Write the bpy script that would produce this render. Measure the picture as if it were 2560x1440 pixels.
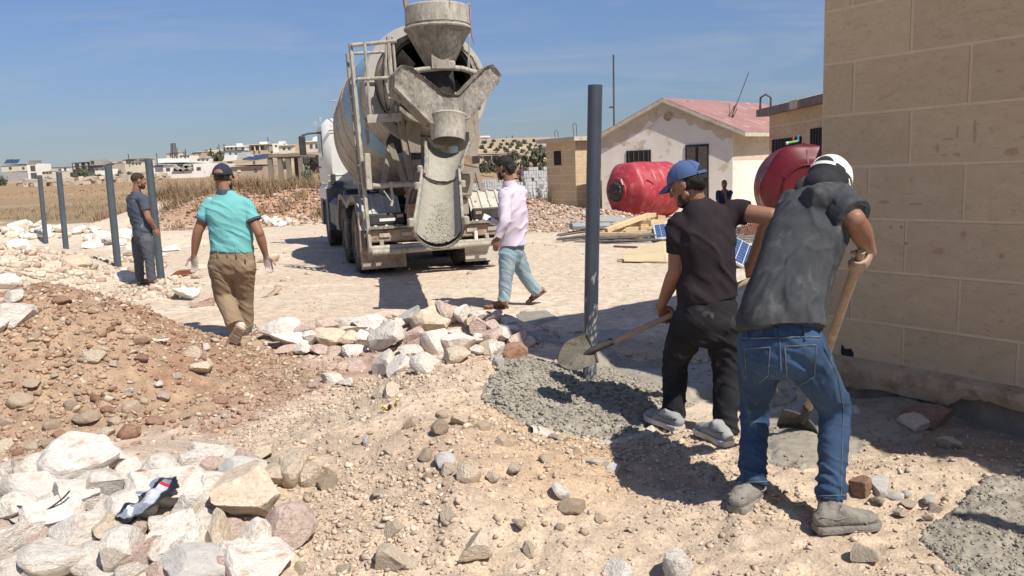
import bpy, bmesh, math, random
import numpy as np
from mathutils import Vector, Matrix

R = math.radians
for _o in list(bpy.data.objects):
    bpy.data.objects.remove(_o)
sc = bpy.context.scene
col = sc.collection
rng = np.random.default_rng(7)
random.seed(7)

# ------------------------------------------------------------------ camera
CAM_H, PITCH, ROLL, FPX = 1.53, R(8.53), R(2.3), 1934.0
cf = np.array([0, math.cos(PITCH), -math.sin(PITCH)])
_u0 = np.array([0, math.sin(PITCH), math.cos(PITCH)])
_r0 = np.array([1.0, 0, 0])
cu = _u0 * math.cos(ROLL) + _r0 * math.sin(ROLL)
cr = _r0 * math.cos(ROLL) - _u0 * math.sin(ROLL)
cam = bpy.data.cameras.new('camera')
cam_o = bpy.data.objects.new('camera', cam)
col.objects.link(cam_o)
cam.sensor_width = 36.0
cam.lens = 36.0 * FPX / 2560.0
cam.clip_start = 0.05
cam.clip_end = 6000
mw = Matrix.Identity(4)
for i in range(3):
    mw[i][0], mw[i][1], mw[i][2] = cr[i], cu[i], -cf[i]
mw[2][3] = CAM_H
cam_o.matrix_world = mw
sc.camera = cam_o
sc.render.resolution_x, sc.render.resolution_y = 1024, 576

# ------------------------------------------------------------------ sun, sky, exposure
SUN_EL = R(53.5)
SH = np.array([-0.70, 0.714])                       # direction the shadows fall
SUNV = np.array([-SH[0] * math.cos(SUN_EL), -SH[1] * math.cos(SUN_EL), math.sin(SUN_EL)])
sun = bpy.data.lights.new('sun', 'SUN')
sun.energy = 4.2
sun.angle = R(0.5)
sun.color = (1.0, 0.945, 0.86)
sun_o = bpy.data.objects.new('sun', sun)
col.objects.link(sun_o)
sun_o.rotation_euler = Vector(SUNV).to_track_quat('Z', 'Y').to_euler()

world = bpy.data.worlds.new('World')
sc.world = world
world.use_nodes = True
wn, wl = world.node_tree.nodes, world.node_tree.links
wn.clear()
w_out = wn.new('ShaderNodeOutputWorld')
w_bg = wn.new('ShaderNodeBackground')
w_sky = wn.new('ShaderNodeTexSky')
w_sky.sky_type = 'NISHITA'
w_sky.sun_disc = False
w_sky.sun_elevation = SUN_EL
w_sky.sun_rotation = math.atan2(SUNV[0], SUNV[1])
w_sky.altitude = 400
w_sky.air_density = 1.0
w_sky.dust_density = 0.6
w_sky.ozone_density = 1.0
w_bg.inputs['Strength'].default_value = 0.053
# thin high cirrus: streaks of noise over the sky direction
w_tc = wn.new('ShaderNodeTexCoord')
w_sep = wn.new('ShaderNodeSeparateXYZ')
wl.new(w_tc.outputs['Generated'], w_sep.inputs[0])
w_add = wn.new('ShaderNodeMath'); w_add.operation = 'ADD'; w_add.inputs[1].default_value = 0.12
wl.new(w_sep.outputs['Z'], w_add.inputs[0])
w_dx = wn.new('ShaderNodeMath'); w_dx.operation = 'DIVIDE'
w_dy = wn.new('ShaderNodeMath'); w_dy.operation = 'DIVIDE'
wl.new(w_sep.outputs['X'], w_dx.inputs[0]); wl.new(w_add.outputs[0], w_dx.inputs[1])
wl.new(w_sep.outputs['Y'], w_dy.inputs[0]); wl.new(w_add.outputs[0], w_dy.inputs[1])
w_cmb = wn.new('ShaderNodeCombineXYZ')
wl.new(w_dx.outputs[0], w_cmb.inputs[0]); wl.new(w_dy.outputs[0], w_cmb.inputs[1])
w_map = wn.new('ShaderNodeMapping')
w_map.inputs['Rotation'].default_value = (0, 0, R(24))
w_map.inputs['Scale'].default_value = (0.7, 1.5, 1)
wl.new(w_cmb.outputs[0], w_map.inputs[0])
w_no = wn.new('ShaderNodeTexNoise')
w_no.inputs['Scale'].default_value = 1.15
w_no.inputs['Detail'].default_value = 8
w_no.inputs['Roughness'].default_value = 0.55
w_no.inputs['Distortion'].default_value = 0.6
wl.new(w_map.outputs[0], w_no.inputs['Vector'])
w_mr = wn.new('ShaderNodeMapRange')
w_mr.inputs['From Min'].default_value = 0.46
w_mr.inputs['From Max'].default_value = 0.80
w_mr.inputs['To Max'].default_value = 0.62
wl.new(w_no.outputs['Fac'], w_mr.inputs['Value'])
w_mix = wn.new('ShaderNodeMixRGB')
w_mix.inputs[2].default_value = (5.6, 6.3, 7.6, 1)
wl.new(w_mr.outputs[0], w_mix.inputs[0])
w_tint = wn.new('ShaderNodeMixRGB'); w_tint.blend_type = 'MULTIPLY'
w_tint.inputs[0].default_value = 1.0
w_tint.inputs[2].default_value = (0.90, 0.985, 1.22, 1)
w_el = wn.new('ShaderNodeMapRange'); w_el.interpolation_type = 'SMOOTHSTEP'
w_el.inputs['From Min'].default_value = -0.02; w_el.inputs['From Max'].default_value = 0.26
w_el.inputs['To Min'].default_value = 0.76; w_el.inputs['To Max'].default_value = 1.20
wl.new(w_sep.outputs['Z'], w_el.inputs['Value'])
w_hz = wn.new('ShaderNodeMixRGB'); w_hz.blend_type = 'MULTIPLY'; w_hz.inputs[0].default_value = 1.0
wl.new(w_sky.outputs[0], w_hz.inputs[1]); wl.new(w_el.outputs[0], w_hz.inputs[2])
wl.new(w_hz.outputs[0], w_tint.inputs[1])
wl.new(w_tint.outputs[0], w_mix.inputs[1])
wl.new(w_mix.outputs[0], w_bg.inputs['Color'])
wl.new(w_bg.outputs[0], w_out.inputs[0])

sc.view_settings.view_transform = 'Standard'
sc.view_settings.look = 'None'
sc.view_settings.gamma = 1.0
sc.view_settings.use_curve_mapping = False
sc.view_settings.exposure = 0.5

# ------------------------------------------------------------------ maths helpers
def ray(px, py):
    return cf + cr * (px - 1280) / FPX + cu * (720 - py) / FPX
def PD(px, py, D):
    d = ray(px, py)
    return np.array([0, 0, CAM_H]) + d * (D / d[1])
def PZ(px, py, z=0.0):
    d = ray(px, py)
    return np.array([0, 0, CAM_H]) + d * ((z - CAM_H) / d[2])

def _hash(ix, iy, iz, seed):
    h = (ix.astype(np.int64) * 374761393 + iy.astype(np.int64) * 668265263 + iz.astype(np.int64) * 2147483647 + seed * 1274126177) & 0xFFFFFFFF
    h = ((h ^ (h >> 13)) * 1274126177) & 0xFFFFFFFF
    h = ((h ^ (h >> 16)) * 2246822519) & 0xFFFFFFFF
    return ((h ^ (h >> 15)) & 0xFFFFFF) / float(0xFFFFFF)
def vnoise(P, seed=0):
    P = np.asarray(P, float)
    if P.shape[-1] == 2:
        P = np.concatenate([P, np.zeros(P.shape[:-1] + (1,))], -1)
    I = np.floor(P).astype(np.int64)
    f = P - I
    f = f * f * f * (f * (f * 6 - 15) + 10)
    out = 0
    for dx in (0, 1):
        for dy in (0, 1):
            for dz in (0, 1):
                w = (f[..., 0] if dx else 1 - f[..., 0]) * (f[..., 1] if dy else 1 - f[..., 1]) * (f[..., 2] if dz else 1 - f[..., 2])
                out = out + w * _hash(I[..., 0] + dx, I[..., 1] + dy, I[..., 2] + dz, seed)
    return out * 2 - 1
def fbm(P, oct=4, seed=0, gain=0.5, lac=2.03):
    P = np.asarray(P, float)
    a, s, o = 1.0, 0, 0.0
    for k in range(oct):
        s = s + a * vnoise(P, seed + k * 17)
        o += a
        a *= gain
        P = P * lac + 13.7
    return s / o
def worley(P, seed=0):
    """distance to nearest of jittered cell points, 2-D"""
    P = np.asarray(P, float)
    I = np.floor(P).astype(np.int64)
    best = np.full(P.shape[:-1], 9.0)
    z = np.zeros_like(I[..., 0])
    for dx in (-1, 0, 1):
        for dy in (-1, 0, 1):
            cx, cy = I[..., 0] + dx, I[..., 1] + dy
            jx = _hash(cx, cy, z, seed); jy = _hash(cx, cy, z + 1, seed)
            d = np.hypot(cx + jx - P[..., 0], cy + jy - P[..., 1])
            best = np.minimum(best, d)
    return best
def sstep(a, b, x):
    t = np.clip((x - a) / (b - a), 0, 1)
    return t * t * (3 - 2 * t)
def nrm(v):
    v = np.asarray(v, float)
    return v / (np.linalg.norm(v) + 1e-12)

def catmull(P, n):
    P = [np.array(p, float) for p in P]
    Q = [2 * P[0] - P[1]] + P + [2 * P[-1] - P[-2]]
    out = []
    for i in range(1, len(Q) - 2):
        for k in range(n):
            t = k / n
            a, b, c, d = Q[i - 1], Q[i], Q[i + 1], Q[i + 2]
            out.append(.5 * (2 * b + (c - a) * t + (2 * a - 5 * b + 4 * c - d) * t * t + (3 * b - a - 3 * c + d) * t ** 3))
    out.append(P[-1])
    return out
# ------------------------------------------------------------------ object helpers
def tag(o, label=None, cat=None, group=None, kind=None):
    if label: o['label'] = label
    if cat: o['category'] = cat
    if group: o['group'] = group
    if kind: o['kind'] = kind
    return o
def link(o, parent=None):
    col.objects.link(o)
    if parent is not None:
        o.parent = parent
    return o
def empty(name, loc=(0, 0, 0), rz=0.0, label=None, cat=None, group=None):
    o = bpy.data.objects.new(name, None)
    o.empty_display_size = 0.1
    o.location = loc
    o.rotation_euler = (0, 0, rz)
    link(o)
    return tag(o, label, cat, group)
def copy_tree(o, parent=None):
    c = o.copy()
    col.objects.link(c)
    if parent is not None:
        c.parent = parent
    for ch in o.children:
        copy_tree(ch, c)
    return c
def mesh_from(name, V, F, mat=None, smooth=False, attrs=None):
    me = bpy.data.meshes.new(name)
    V = np.asarray(V, np.float32)
    if isinstance(F, np.ndarray):
        n = F.shape[1]
        me.vertices.add(len(V)); me.vertices.foreach_set('co', V.ravel())
        me.loops.add(F.size); me.loops.foreach_set('vertex_index', F.astype(np.int32).ravel())
        me.polygons.add(len(F)); me.polygons.foreach_set('loop_start', np.arange(0, F.size, n, dtype=np.int32))
        me.update(calc_edges=True)
    else:
        me.from_pydata([tuple(map(float, v)) for v in V], [], [list(map(int, f)) for f in F])
        me.update()
    if smooth:
        me.polygons.foreach_set('use_smooth', np.ones(len(me.polygons), bool))
    if mat is not None:
        me.materials.append(mat)
    if attrs:
        for k, v in attrs.items():
            v = np.asarray(v, np.float32)
            if v.ndim == 1:
                a = me.attributes.new(k, 'FLOAT', 'POINT'); a.data.foreach_set('value', v)
            else:
                a = me.attributes.new(k, 'FLOAT_COLOR', 'POINT')
                a.data.foreach_set('color', np.concatenate([v, np.ones((len(v), 1), np.float32)], 1).ravel())
    return me
def obj(name, me, parent=None, loc=None):
    o = bpy.data.objects.new(name, me)
    link(o, parent)
    if loc is not None:
        o.location = loc
    return o

class MB:
    """collects simple shapes and links them as one mesh object"""
    def __init__(s): s.V = []; s.F = []
    def add(s, V, F):
        b = len(s.V)
        s.V += [tuple(map(float, v)) for v in V]
        s.F += [[int(i) + b for i in f] for f in F]
        return s
    def box(s, c, d, M=None, bev=0.0):
        x, y, z = d[0] / 2, d[1] / 2, d[2] / 2
        if bev > 0:
            b = min(bev, x * .45, y * .45, z * .45)
            V, idx = [], {}
            F = []
            for sx in (-1, 1):
                for sy in (-1, 1):
                    for sz in (-1, 1):
                        idx[(sx, sy, sz)] = len(V)
                        V += [(sx * x, sy * (y - b), sz * (z - b)), (sx * (x - b), sy * y, sz * (z - b)), (sx * (x - b), sy * (y - b), sz * z)]
            for ax in range(3):
                for sg in (-1, 1):
                    o1, o2 = [a for a in range(3) if a != ax]
                    q = []
                    for p, t in ((-1, -1), (1, -1), (1, 1), (-1, 1)):
                        k = [0, 0, 0]; k[ax] = sg; k[o1] = p; k[o2] = t
                        q.append(idx[tuple(k)] + ax)
                    F.append(q)
            for ax in range(3):
                o1, o2 = [a for a in range(3) if a != ax]
                for p in (-1, 1):
                    for t in (-1, 1):
                        k1 = [0, 0, 0]; k1[ax] = -1; k1[o1] = p; k1[o2] = t
                        k2 = list(k1); k2[ax] = 1
                        F.append([idx[tuple(k1)] + o1, idx[tuple(k1)] + o2, idx[tuple(k2)] + o2, idx[tuple(k2)] + o1])
            for k, i in idx.items():
                F.append([i, i + 1, i + 2])
        else:
            V = [(-x, -y, -z), (x, -y, -z), (x, y, -z), (-x, y, -z), (-x, -y, z), (x, -y, z), (x, y, z), (-x, y, z)]
            F = [(3, 2, 1, 0), (4, 5, 6, 7), (0, 1, 5, 4), (1, 2, 6, 5), (2, 3, 7, 6), (3, 0, 4, 7)]
        if M is not None:
            V = [tuple(M @ Vector(v)) for v in V]
        V = [(v[0] + c[0], v[1] + c[1], v[2] + c[2]) for v in V]
        return s.add(V, F)
    def bar(s, a, b, w, h, up=(0, 0, 1), bev=0.0):
        """box from point a to point b, w wide, h tall along up"""
        a, b = np.array(a, float), np.array(b, float)
        y = nrm(b - a); x = np.cross(y, up)
        if np.linalg.norm(x) < 1e-6: x = np.cross(y, (1, 0, 0))
        x = nrm(x); z = np.cross(x, y)
        M = Matrix((x, y, z)).transposed()
        return s.box((a + b) / 2, (w, np.linalg.norm(b - a), h), M, bev)
    def tube(s, pts, r, n=8, cap=True):
        pts = [np.array(p, float) for p in pts]
        rs = r if isinstance(r, (list, tuple, np.ndarray)) else [r] * len(pts)
        V, F = [], []
        ref = None
        for i, p in enumerate(pts):
            t = nrm((pts[min(i + 1, len(pts) - 1)] - pts[max(i - 1, 0)]))
            if ref is None:
                ref = np.cross(t, (0, 0, 1) if abs(t[2]) < .9 else (1, 0, 0))
            ref = nrm(ref - t * (ref @ t)); b2 = np.cross(t, ref)
            for k in range(n):
                a = 2 * math.pi * k / n
                V.append(p + (ref * math.cos(a) + b2 * math.sin(a)) * rs[i])
        for i in range(len(pts) - 1):
            for k in range(n):
                F.append((i * n + k, i * n + (k + 1) % n, (i + 1) * n + (k + 1) % n, (i + 1) * n + k))
        if cap:
            F.append(list(range(n))[::-1]); F.append([(len(pts) - 1) * n + k for k in range(n)])
        return s.add(V, F)
    def lathe(s, prof, n=24, M=None, a0=0.0, a1=2 * math.pi):
        """prof: list of (r, z), spun round z"""
        full = abs(a1 - a0 - 2 * math.pi) < 1e-6
        m = n if full else n + 1
        V, F = [], []
        for r_, z_ in prof:
            for k in range(m):
                a = a0 + (a1 - a0) * k / n
                V.append((r_ * math.cos(a), r_ * math.sin(a), z_))
        for i in range(len(prof) - 1):
            for k in range(n):
                k2 = (k + 1) % m
                F.append((i * m + k, i * m + k2, (i + 1) * m + k2, (i + 1) * m + k))
        if M is not None:
            V = [tuple(M @ Vector(v)) for v in V]
        return s.add(V, F)
    def prism(s, poly, off, M=None):
        """polygon (list of 3-D points) pushed along vector off"""
        n = len(poly)
        V = [np.array(p, float) for p in poly] + [np.array(p, float) + np.array(off, float) for p in poly]
        F = [list(range(n))[::-1], [n + k for k in range(n)]] + [(k, (k + 1) % n, n + (k + 1) % n, n + k) for k in range(n)]
        if M is not None:
            V = [tuple(M @ Vector(v)) for v in V]
        return s.add(V, F)
    def build(s, name, mat, parent=None, smooth=False, loc=None, fix=True):
        me = mesh_from(name, s.V, s.F, mat)
        if fix:
            bm = bmesh.new(); bm.from_mesh(me)
            bmesh.ops.recalc_face_normals(bm, faces=bm.faces[:])
            bm.to_mesh(me); bm.free()
        if smooth:
            me.polygons.foreach_set('use_smooth', np.ones(len(me.polygons), bool))
            try:
                me.set_sharp_from_angle(angle=R(38))
            except Exception:
                pass
        return obj(name, me, parent, loc)

def frame(o, x, y, z=None):
    """4x4 from origin and two axes"""
    x = nrm(x); z_ = nrm(np.cross(x, y)) if z is None else nrm(z); y = np.cross(z_, x)
    m = Matrix.Identity(4)
    for i in range(3):
        m[i][0], m[i][1], m[i][2], m[i][3] = x[i], y[i], z_[i], o[i]
    return m

# ------------------------------------------------------------------ materials
MATS = {}
def M(name, c1, c2=None, c3=None, scale=4.0, rough=0.85, bump=0.0, bscale=30.0, metal=0.0, spec=0.5, lo=0.35, hi=0.65,
      detail=6, stretch=(1, 1, 1), rand=0.0, c3lo=0.55, c3hi=0.7, c3scale=None, attr=None, attr_col=None, vcol=None, coords='Object',
      dust=None, dust_amt=0.0, trans=0.0, bdist=0.02, fine=None):
    """procedural Principled material: c1/c2 blended by noise, c3 blotches, bump, optional random tint per object,
    optional point attribute mask towards attr_col, optional dust lying on upward faces"""
    if name in MATS: return MATS[name]
    m = bpy.data.materials.new(name); m.use_nodes = True
    N, L = m.node_tree.nodes, m.node_tree.links
    p = N['Principled BSDF']
    p.inputs['Roughness'].default_value = rough
    p.inputs['Metallic'].default_value = metal
    p.inputs['Specular IOR Level'].default_value = spec
    tc = N.new('ShaderNodeTexCoord'); mp = N.new('ShaderNodeMapping')
    mp.inputs['Scale'].default_value = stretch
    L.new(tc.outputs[coords], mp.inputs[0])
    vec = mp.outputs[0]
    if rand > 0:
        oi = N.new('ShaderNodeObjectInfo')
        vm = N.new('ShaderNodeVectorMath'); vm.operation = 'ADD'
        sc_ = N.new('ShaderNodeVectorMath'); sc_.operation = 'SCALE'; sc_.inputs['Scale'].default_value = 37.0
        cx = N.new('ShaderNodeCombineXYZ')
        for k in range(3): L.new(oi.outputs['Random'], cx.inputs[k])
        L.new(cx.outputs[0], sc_.inputs[0]); L.new(vec, vm.inputs[0]); L.new(sc_.outputs[0], vm.inputs[1])
        vec = vm.outputs[0]
    def noise(scale_, det=detail, rgh=0.6):
        n = N.new('ShaderNodeTexNoise')
        n.inputs['Scale'].default_value = scale_; n.inputs['Detail'].default_value = det; n.inputs['Roughness'].default_value = rgh
        L.new(vec, n.inputs['Vector']); return n.outputs['Fac']
    def mr(src, a, b, ta=0.0, tb=1.0):
        n = N.new('ShaderNodeMapRange'); n.inputs['From Min'].default_value = a; n.inputs['From Max'].default_value = b
        n.inputs['To Min'].default_value = ta; n.inputs['To Max'].default_value = tb
        L.new(src, n.inputs['Value']); return n.outputs[0]
    def mix(fac, a, b, typ='MIX'):
        n = N.new('ShaderNodeMixRGB'); n.blend_type = typ
        if isinstance(fac, float): n.inputs[0].default_value = fac
        else: L.new(fac, n.inputs[0])
        for i, s_ in ((1, a), (2, b)):
            if isinstance(s_, (tuple, list)): n.inputs[i].default_value = tuple(s_)[:3] + (1,)
            else: L.new(s_, n.inputs[i])
        return n.outputs[0]
    if vcol:
        at = N.new('ShaderNodeAttribute'); at.attribute_name = vcol
        c = at.outputs['Color']
        if c2 is not None:
            c = mix(mr(noise(scale), lo, hi), mix(1.0, c, c1, 'MULTIPLY'), mix(1.0, c, c2, 'MULTIPLY'))
    else:
        c = mix(mr(noise(scale), lo, hi), c1, c2) if c2 is not None else None
    if c3 is not None:
        c = mix(mr(noise(c3scale or scale * 2.3, 5), c3lo, c3hi), c if c is not None else c1, c3)
    if rand > 0:
        v = mr(oi.outputs['Random'], 0, 1, 1 - rand, 1 + rand)
        cc = N.new('ShaderNodeCombineXYZ')
        for k in range(3): L.new(v, cc.inputs[k])
        c = mix(1.0, c if c is not None else c1, cc.outputs[0], 'MULTIPLY')
    if fine is not None:
        v = mr(noise(fine[0], 4, .7), .34, .66, fine[1], fine[2])
        cc = N.new('ShaderNodeCombineXYZ')
        for k in range(3): L.new(v, cc.inputs[k])
        c = mix(1.0, c if c is not None else c1, cc.outputs[0], 'MULTIPLY')
    if attr:
        at2 = N.new('ShaderNodeAttribute'); at2.attribute_name = attr
        c = mix(at2.outputs['Fac'], c if c is not None else c1, attr_col)
    if dust is not None:
        ge = N.new('ShaderNodeNewGeometry'); sx = N.new('ShaderNodeSeparateXYZ'); L.new(ge.outputs['Normal'], sx.inputs[0])
        up = mr(sx.outputs['Z'], -0.2, 0.9, 0.25, 1.0)
        nn = mr(noise(9.0, 7, 0.7), 0.36, 0.66, 0, dust_amt)
        mu = N.new('ShaderNodeMath'); mu.operation = 'MULTIPLY'; L.new(up, mu.inputs[0]); L.new(nn, mu.inputs[1])
        c = mix(mu.outputs[0], c if c is not None else c1, dust)
    if c is None: p.inputs['Base Color'].default_value = tuple(c1) + (1,)
    else: L.new(c, p.inputs['Base Color'])
    if trans: p.inputs['Transmission Weight'].default_value = trans
    if bump > 0:
        b = N.new('ShaderNodeBump'); b.inputs['Strength'].default_value = bump; b.inputs['Distance'].default_value = bdist
        L.new(noise(bscale, 8, 0.65), b.inputs['Height']); L.new(b.outputs[0], p.inputs['Normal'])
    MATS[name] = m
    return m
# ================================================================== TERRAIN
BUMPS = [  # x, y, rx, ry, height, sharpness
    (-3.75, 6.15, 1.75, 1.75, 0.70, 1.0), (-3.05, 5.65, 1.1, 1.2, 0.22, 1.0), (-4.6, 5.3, 1.6, 1.3, 0.40, 1.0),
    (-0.40, 5.25, 0.9, 0.8, 0.26, 1.0), (-0.50, 4.35, 1.05, 0.95, 0.27, 1.0), (-0.15, 3.5, 1.0, 0.8, 0.18, 1.0), (0.95, 3.9, 0.8, 0.5, 0.05, 1.0),
    (-1.85, 3.75, 1.3, 0.85, 0.20, 1.0), (-1.6, 3.2, 1.2, 0.7, 0.12, 1.0), (-2.7, 3.6, 1.0, 0.8, 0.10, 1.0),
    (-1.8, 7.35, 1.0, 0.55, 0.17, 1.0), (-0.75, 7.2, 0.9, 0.6, 0.26, 1.0), (-0.05, 7.0, 0.6, 0.55, 0.20, 1.0), (-0.95, 6.45, 0.6, 0.4, 0.12, 1.0),
    (0.75, 5.75, 0.9, 0.25, 0.13, 1.0),
    (0.35, 5.05, 0.95, 0.65, 0.10, 1.0),
    (2.45, 4.55, 0.45, 0.35, 0.10, 1.0), (2.1, 3.55, 0.5, 0.35, 0.05, 1.0),
    (-9.0, 13.0, 3.0, 3.2, 0.62, 1.0), (-6.6, 9.6, 1.6, 1.6, 0.30, 1.0), (-12.5, 17.0, 3.6, 3.0, 0.55, 1.0), (-15.5, 24.0, 5, 2.2, 0.5, 1.0), (-9.5, 20.5, 2.2, 1.4, 0.3, 1.0),
    (-10.5, 29.5, 3.8, 2.6, 1.35, 1.0), (-6.7, 29.5, 3.4, 2.6, 1.15, 1.0), (-14.0, 32.0, 4, 2.6, 0.9, 1.0), (-3.5, 31.0, 3.5, 2.6, 0.8, 1.0), (-9.0, 33.5, 8.0, 3.0, 0.7, 1.0),
    (1.4, 22.6, 2.3, 2.4, 0.52, 1.0), (3.0, 21.4, 1.7, 1.4, 0.26, 1.0), (0.6, 26.5, 2.0, 2.5, 0.6, 1.0), (8.2, 20.5, 1.5, 1.0, 0.3, 1.0),
]
AZ_T = [-4, -0.62, -0.5, -0.42, -0.34, -0.22, 0.0, 0.12, 0.35, 4]
AZ_H = [2.0, 2.5, 3.8, 5.8, 10.0, 12.4, 12.4, 11.0, 9.0, 6.0]
def terr(x, y, fine=True):
    x = np.asarray(x, float); y = np.asarray(y, float)
    az = x / np.maximum(y, 1.0)
    s0 = 37 + 25 * sstep(-0.12, 0.02, az)
    sl = 0.031 + 0.013 * sstep(-.30, -.05, az)
    z = sl * np.clip(y - s0, 0, None)
    lim = sl * np.clip(112 - s0, 0, None)
    z = lim * (1 - np.exp(-z / np.maximum(lim, .1) * 1.25)) / (1 - math.exp(-1.25)) * (z < 1e9)
    z = np.minimum(z, lim)
    z = z + np.interp(az, AZ_T, AZ_H) * sstep(112, 330, y)
    P = np.stack([x, y], -1)
    z = z + sstep(60, 160, y) * fbm(P * 0.02, 3, 51) * 2.0
    for bx, by, rx, ry, h, s in BUMPS:
        m = (np.abs(x - bx) < rx * 1.3) & (np.abs(y - by) < ry * 1.3)
        if not np.any(m): continue
        d = np.hypot((x[m] - bx) / rx, (y[m] - by) / ry) if x.ndim else np.hypot((x - bx) / rx, (y - by) / ry)
        k = np.clip(1 - d, 0, 1)
        k = k * k * (3 - 2 * k) * 0.55 + k * 0.45
        if x.ndim: z[m] = z[m] + h * k
        else: z = z + h * k
    z = z + 0.022 * fbm(P * 0.55, 3, 3) * sstep(1.0, 3.0, y)
    if fine:
        z = z + 0.010 * fbm(P * 4.0, 3, 9)
    return z
_GD = np.exp(np.linspace(math.log(1.5), math.log(900), 420))
def G(px, py):
    """where the line of sight through a photo pixel meets the ground"""
    d = ray(px, py)
    o = np.array([0, 0, CAM_H])
    Ds = _GD
    for rep in range(3):
        P = o[None] + d[None] * (Ds / d[1])[:, None]
        hit = np.nonzero(P[:, 2] <= terr(P[:, 0], P[:, 1]))[0]
        if len(hit) == 0: return P[-1]
        k = hit[0]
        if k == 0: return P[0]
        Ds = np.linspace(Ds[k - 1], Ds[k], 14)
    return P[k]
def tz(x, y):
    return float(terr(np.array([x]), np.array([y]))[0])

def seg_dist(x, y, ax, ay, bx, by):
    dx, dy = bx - ax, by - ay
    t = np.clip(((x - ax) * dx + (y - ay) * dy) / (dx * dx + dy * dy), 0, 1)
    return np.hypot(x - ax - t * dx, y - ay - t * dy)
def soil_colour(x, y):
    """albedo of the ground by place: pale limestone dust, brown earth, ochre spoil, dry field"""
    P = np.stack([x, y], -1)
    n1 = fbm(P * 0.35, 4, 21); n2 = fbm(P * 1.6, 4, 22); n3 = fbm(P * 7.0, 3, 23)
    def c(r, g, b): return np.array([r, g, b])
    C = np.zeros(x.shape + (3,)) + c(.62, .53, .425)
    def put(mask, colr):
        nonlocal C
        mask = np.clip(mask, 0, 1)[..., None]
        C = C * (1 - mask) + np.asarray(colr) * mask
    put(sstep(-.1, .6, n1 + .4 * n2) * .6, c(.58, .46, .355))
    put(sstep(.1, .6, n2) * .5, c(.70, .625, .53))
    # pinkish trodden band between the brown mound and the spoil
    put(sstep(1.6, .6, seg_dist(x, y, -2.6, 3.9, -.9, 6.6) + .3 * n2) * .75, c(.56, .445, .375))
    put(sstep(.30, .05, seg_dist(x, y, -1.9, 4.75, -1.2, 6.0) + .25 * n2 + .1 * n3) * .6, c(.34, .18, .13))
    # brown earth mound
    e = np.minimum(np.hypot((x + 3.7) / 2.0, (y - 6.0) / 1.75), np.hypot((x + 2.75) / 1.35, (y - 5.9) / 1.3))
    put(sstep(1.05, .75, e + .22 * n2), c(.40, .285, .20))
    put(sstep(1.0, .6, e + .2 * n2) * sstep(.05, .5, n2 + .3 * n3) * .75, c(.30, .17, .115))
    # ochre spoil round the pole pit and bottom right
    e = np.minimum(np.hypot((x + .45) / 1.35, (y - 4.4) / 1.9), np.hypot((x - .9) / 1.9, (y - 3.2) / 1.1))
    put(sstep(1.1, .7, e + .2 * n2), c(.56, .455, .35))
    put(sstep(1.0, .2, np.hypot((x - .25) / .9, (y - 3.7) / .8) + .5 * n2) * .85, c(.53, .385, .255))
    put(sstep(1.0, .5, np.hypot((x + .6) / .8, (y - 3.5) / .7) + .4 * n2) * .6, c(.49, .385, .295))
    put(sstep(1.0, .4, np.hypot((x - 1.0) / 1.0, (y - 2.9) / .7) + .4 * n2) * .6, c(.52, .42, .325))
    # darker earth by the big wall and beyond the front post
    put(sstep(1.15, .6, np.hypot((x - 2.3) / .75, (y - 4.1) / .75) + .35 * n2) * .8, c(.30, .235, .17))
    put(sstep(1.1, .7, np.hypot((x - 1.3) / 1.0, (y - 5.9) / 1.0) + .3 * n2) * .6, c(.33, .28, .215))
    # brown litter behind the rubble row
    put(sstep(.32, .05, seg_dist(x, y, -2.5, 7.75, -.9, 7.75) + .15 * n2 + .1 * n3) * .8, c(.33, .22, .13))
    # reddish heaps behind the truck
    put(sstep(1.1, .7, np.minimum(np.hypot((x + 9.5) / 4.6, (y - 29.5) / 3.0), np.hypot((x + 5.5) / 4.5, (y - 30) / 3.0)) + .2 * n1), c(.46, .29, .19))
    put(sstep(1.1, .7, np.hypot((x - 1.6) / 3.2, (y - 22.5) / 3.4) + .2 * n2), c(.46, .36, .28))
    put(sstep(.9, .4, np.hypot((x - .9) / 2.0, (y - 26) / 2.0) + .3 * n2) * .8, c(.42, .24, .16))
    # dry field and hills
    edge = 36.5 + 5 * n1 + np.where(x > -2, 24, 0)
    f = sstep(-1.5, 1.5, y - edge)
    put(f, c(.275, .205, .125))
    put(f * sstep(-.1, .5, n1 * .8 + .5 * fbm(P * .12, 3, 31)) * .8, c(.235, .17, .095))
    put(f * sstep(48, 62, y + 8 * n1), c(.34, .235, .145))
    put(f * sstep(.2, .6, fbm(P * np.array([.03, .16]), 4, 33)) * .45, c(.42, .33, .235))
    g = sstep(100, 135, y + 10 * n1)
    put(g, c(.40, .31, .215))
    put(g * sstep(.0, .4, fbm(P * np.array([.02, .07]), 4, 37)) * .7, c(.50, .42, .32))
    put(g * sstep(.1, .5, fbm(P * .06, 4, 39)) * .45, c(.30, .25, .15))
    return np.clip(C * (1 + .10 * n3[..., None] + .06 * n2[..., None]), .02, .9)

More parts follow.
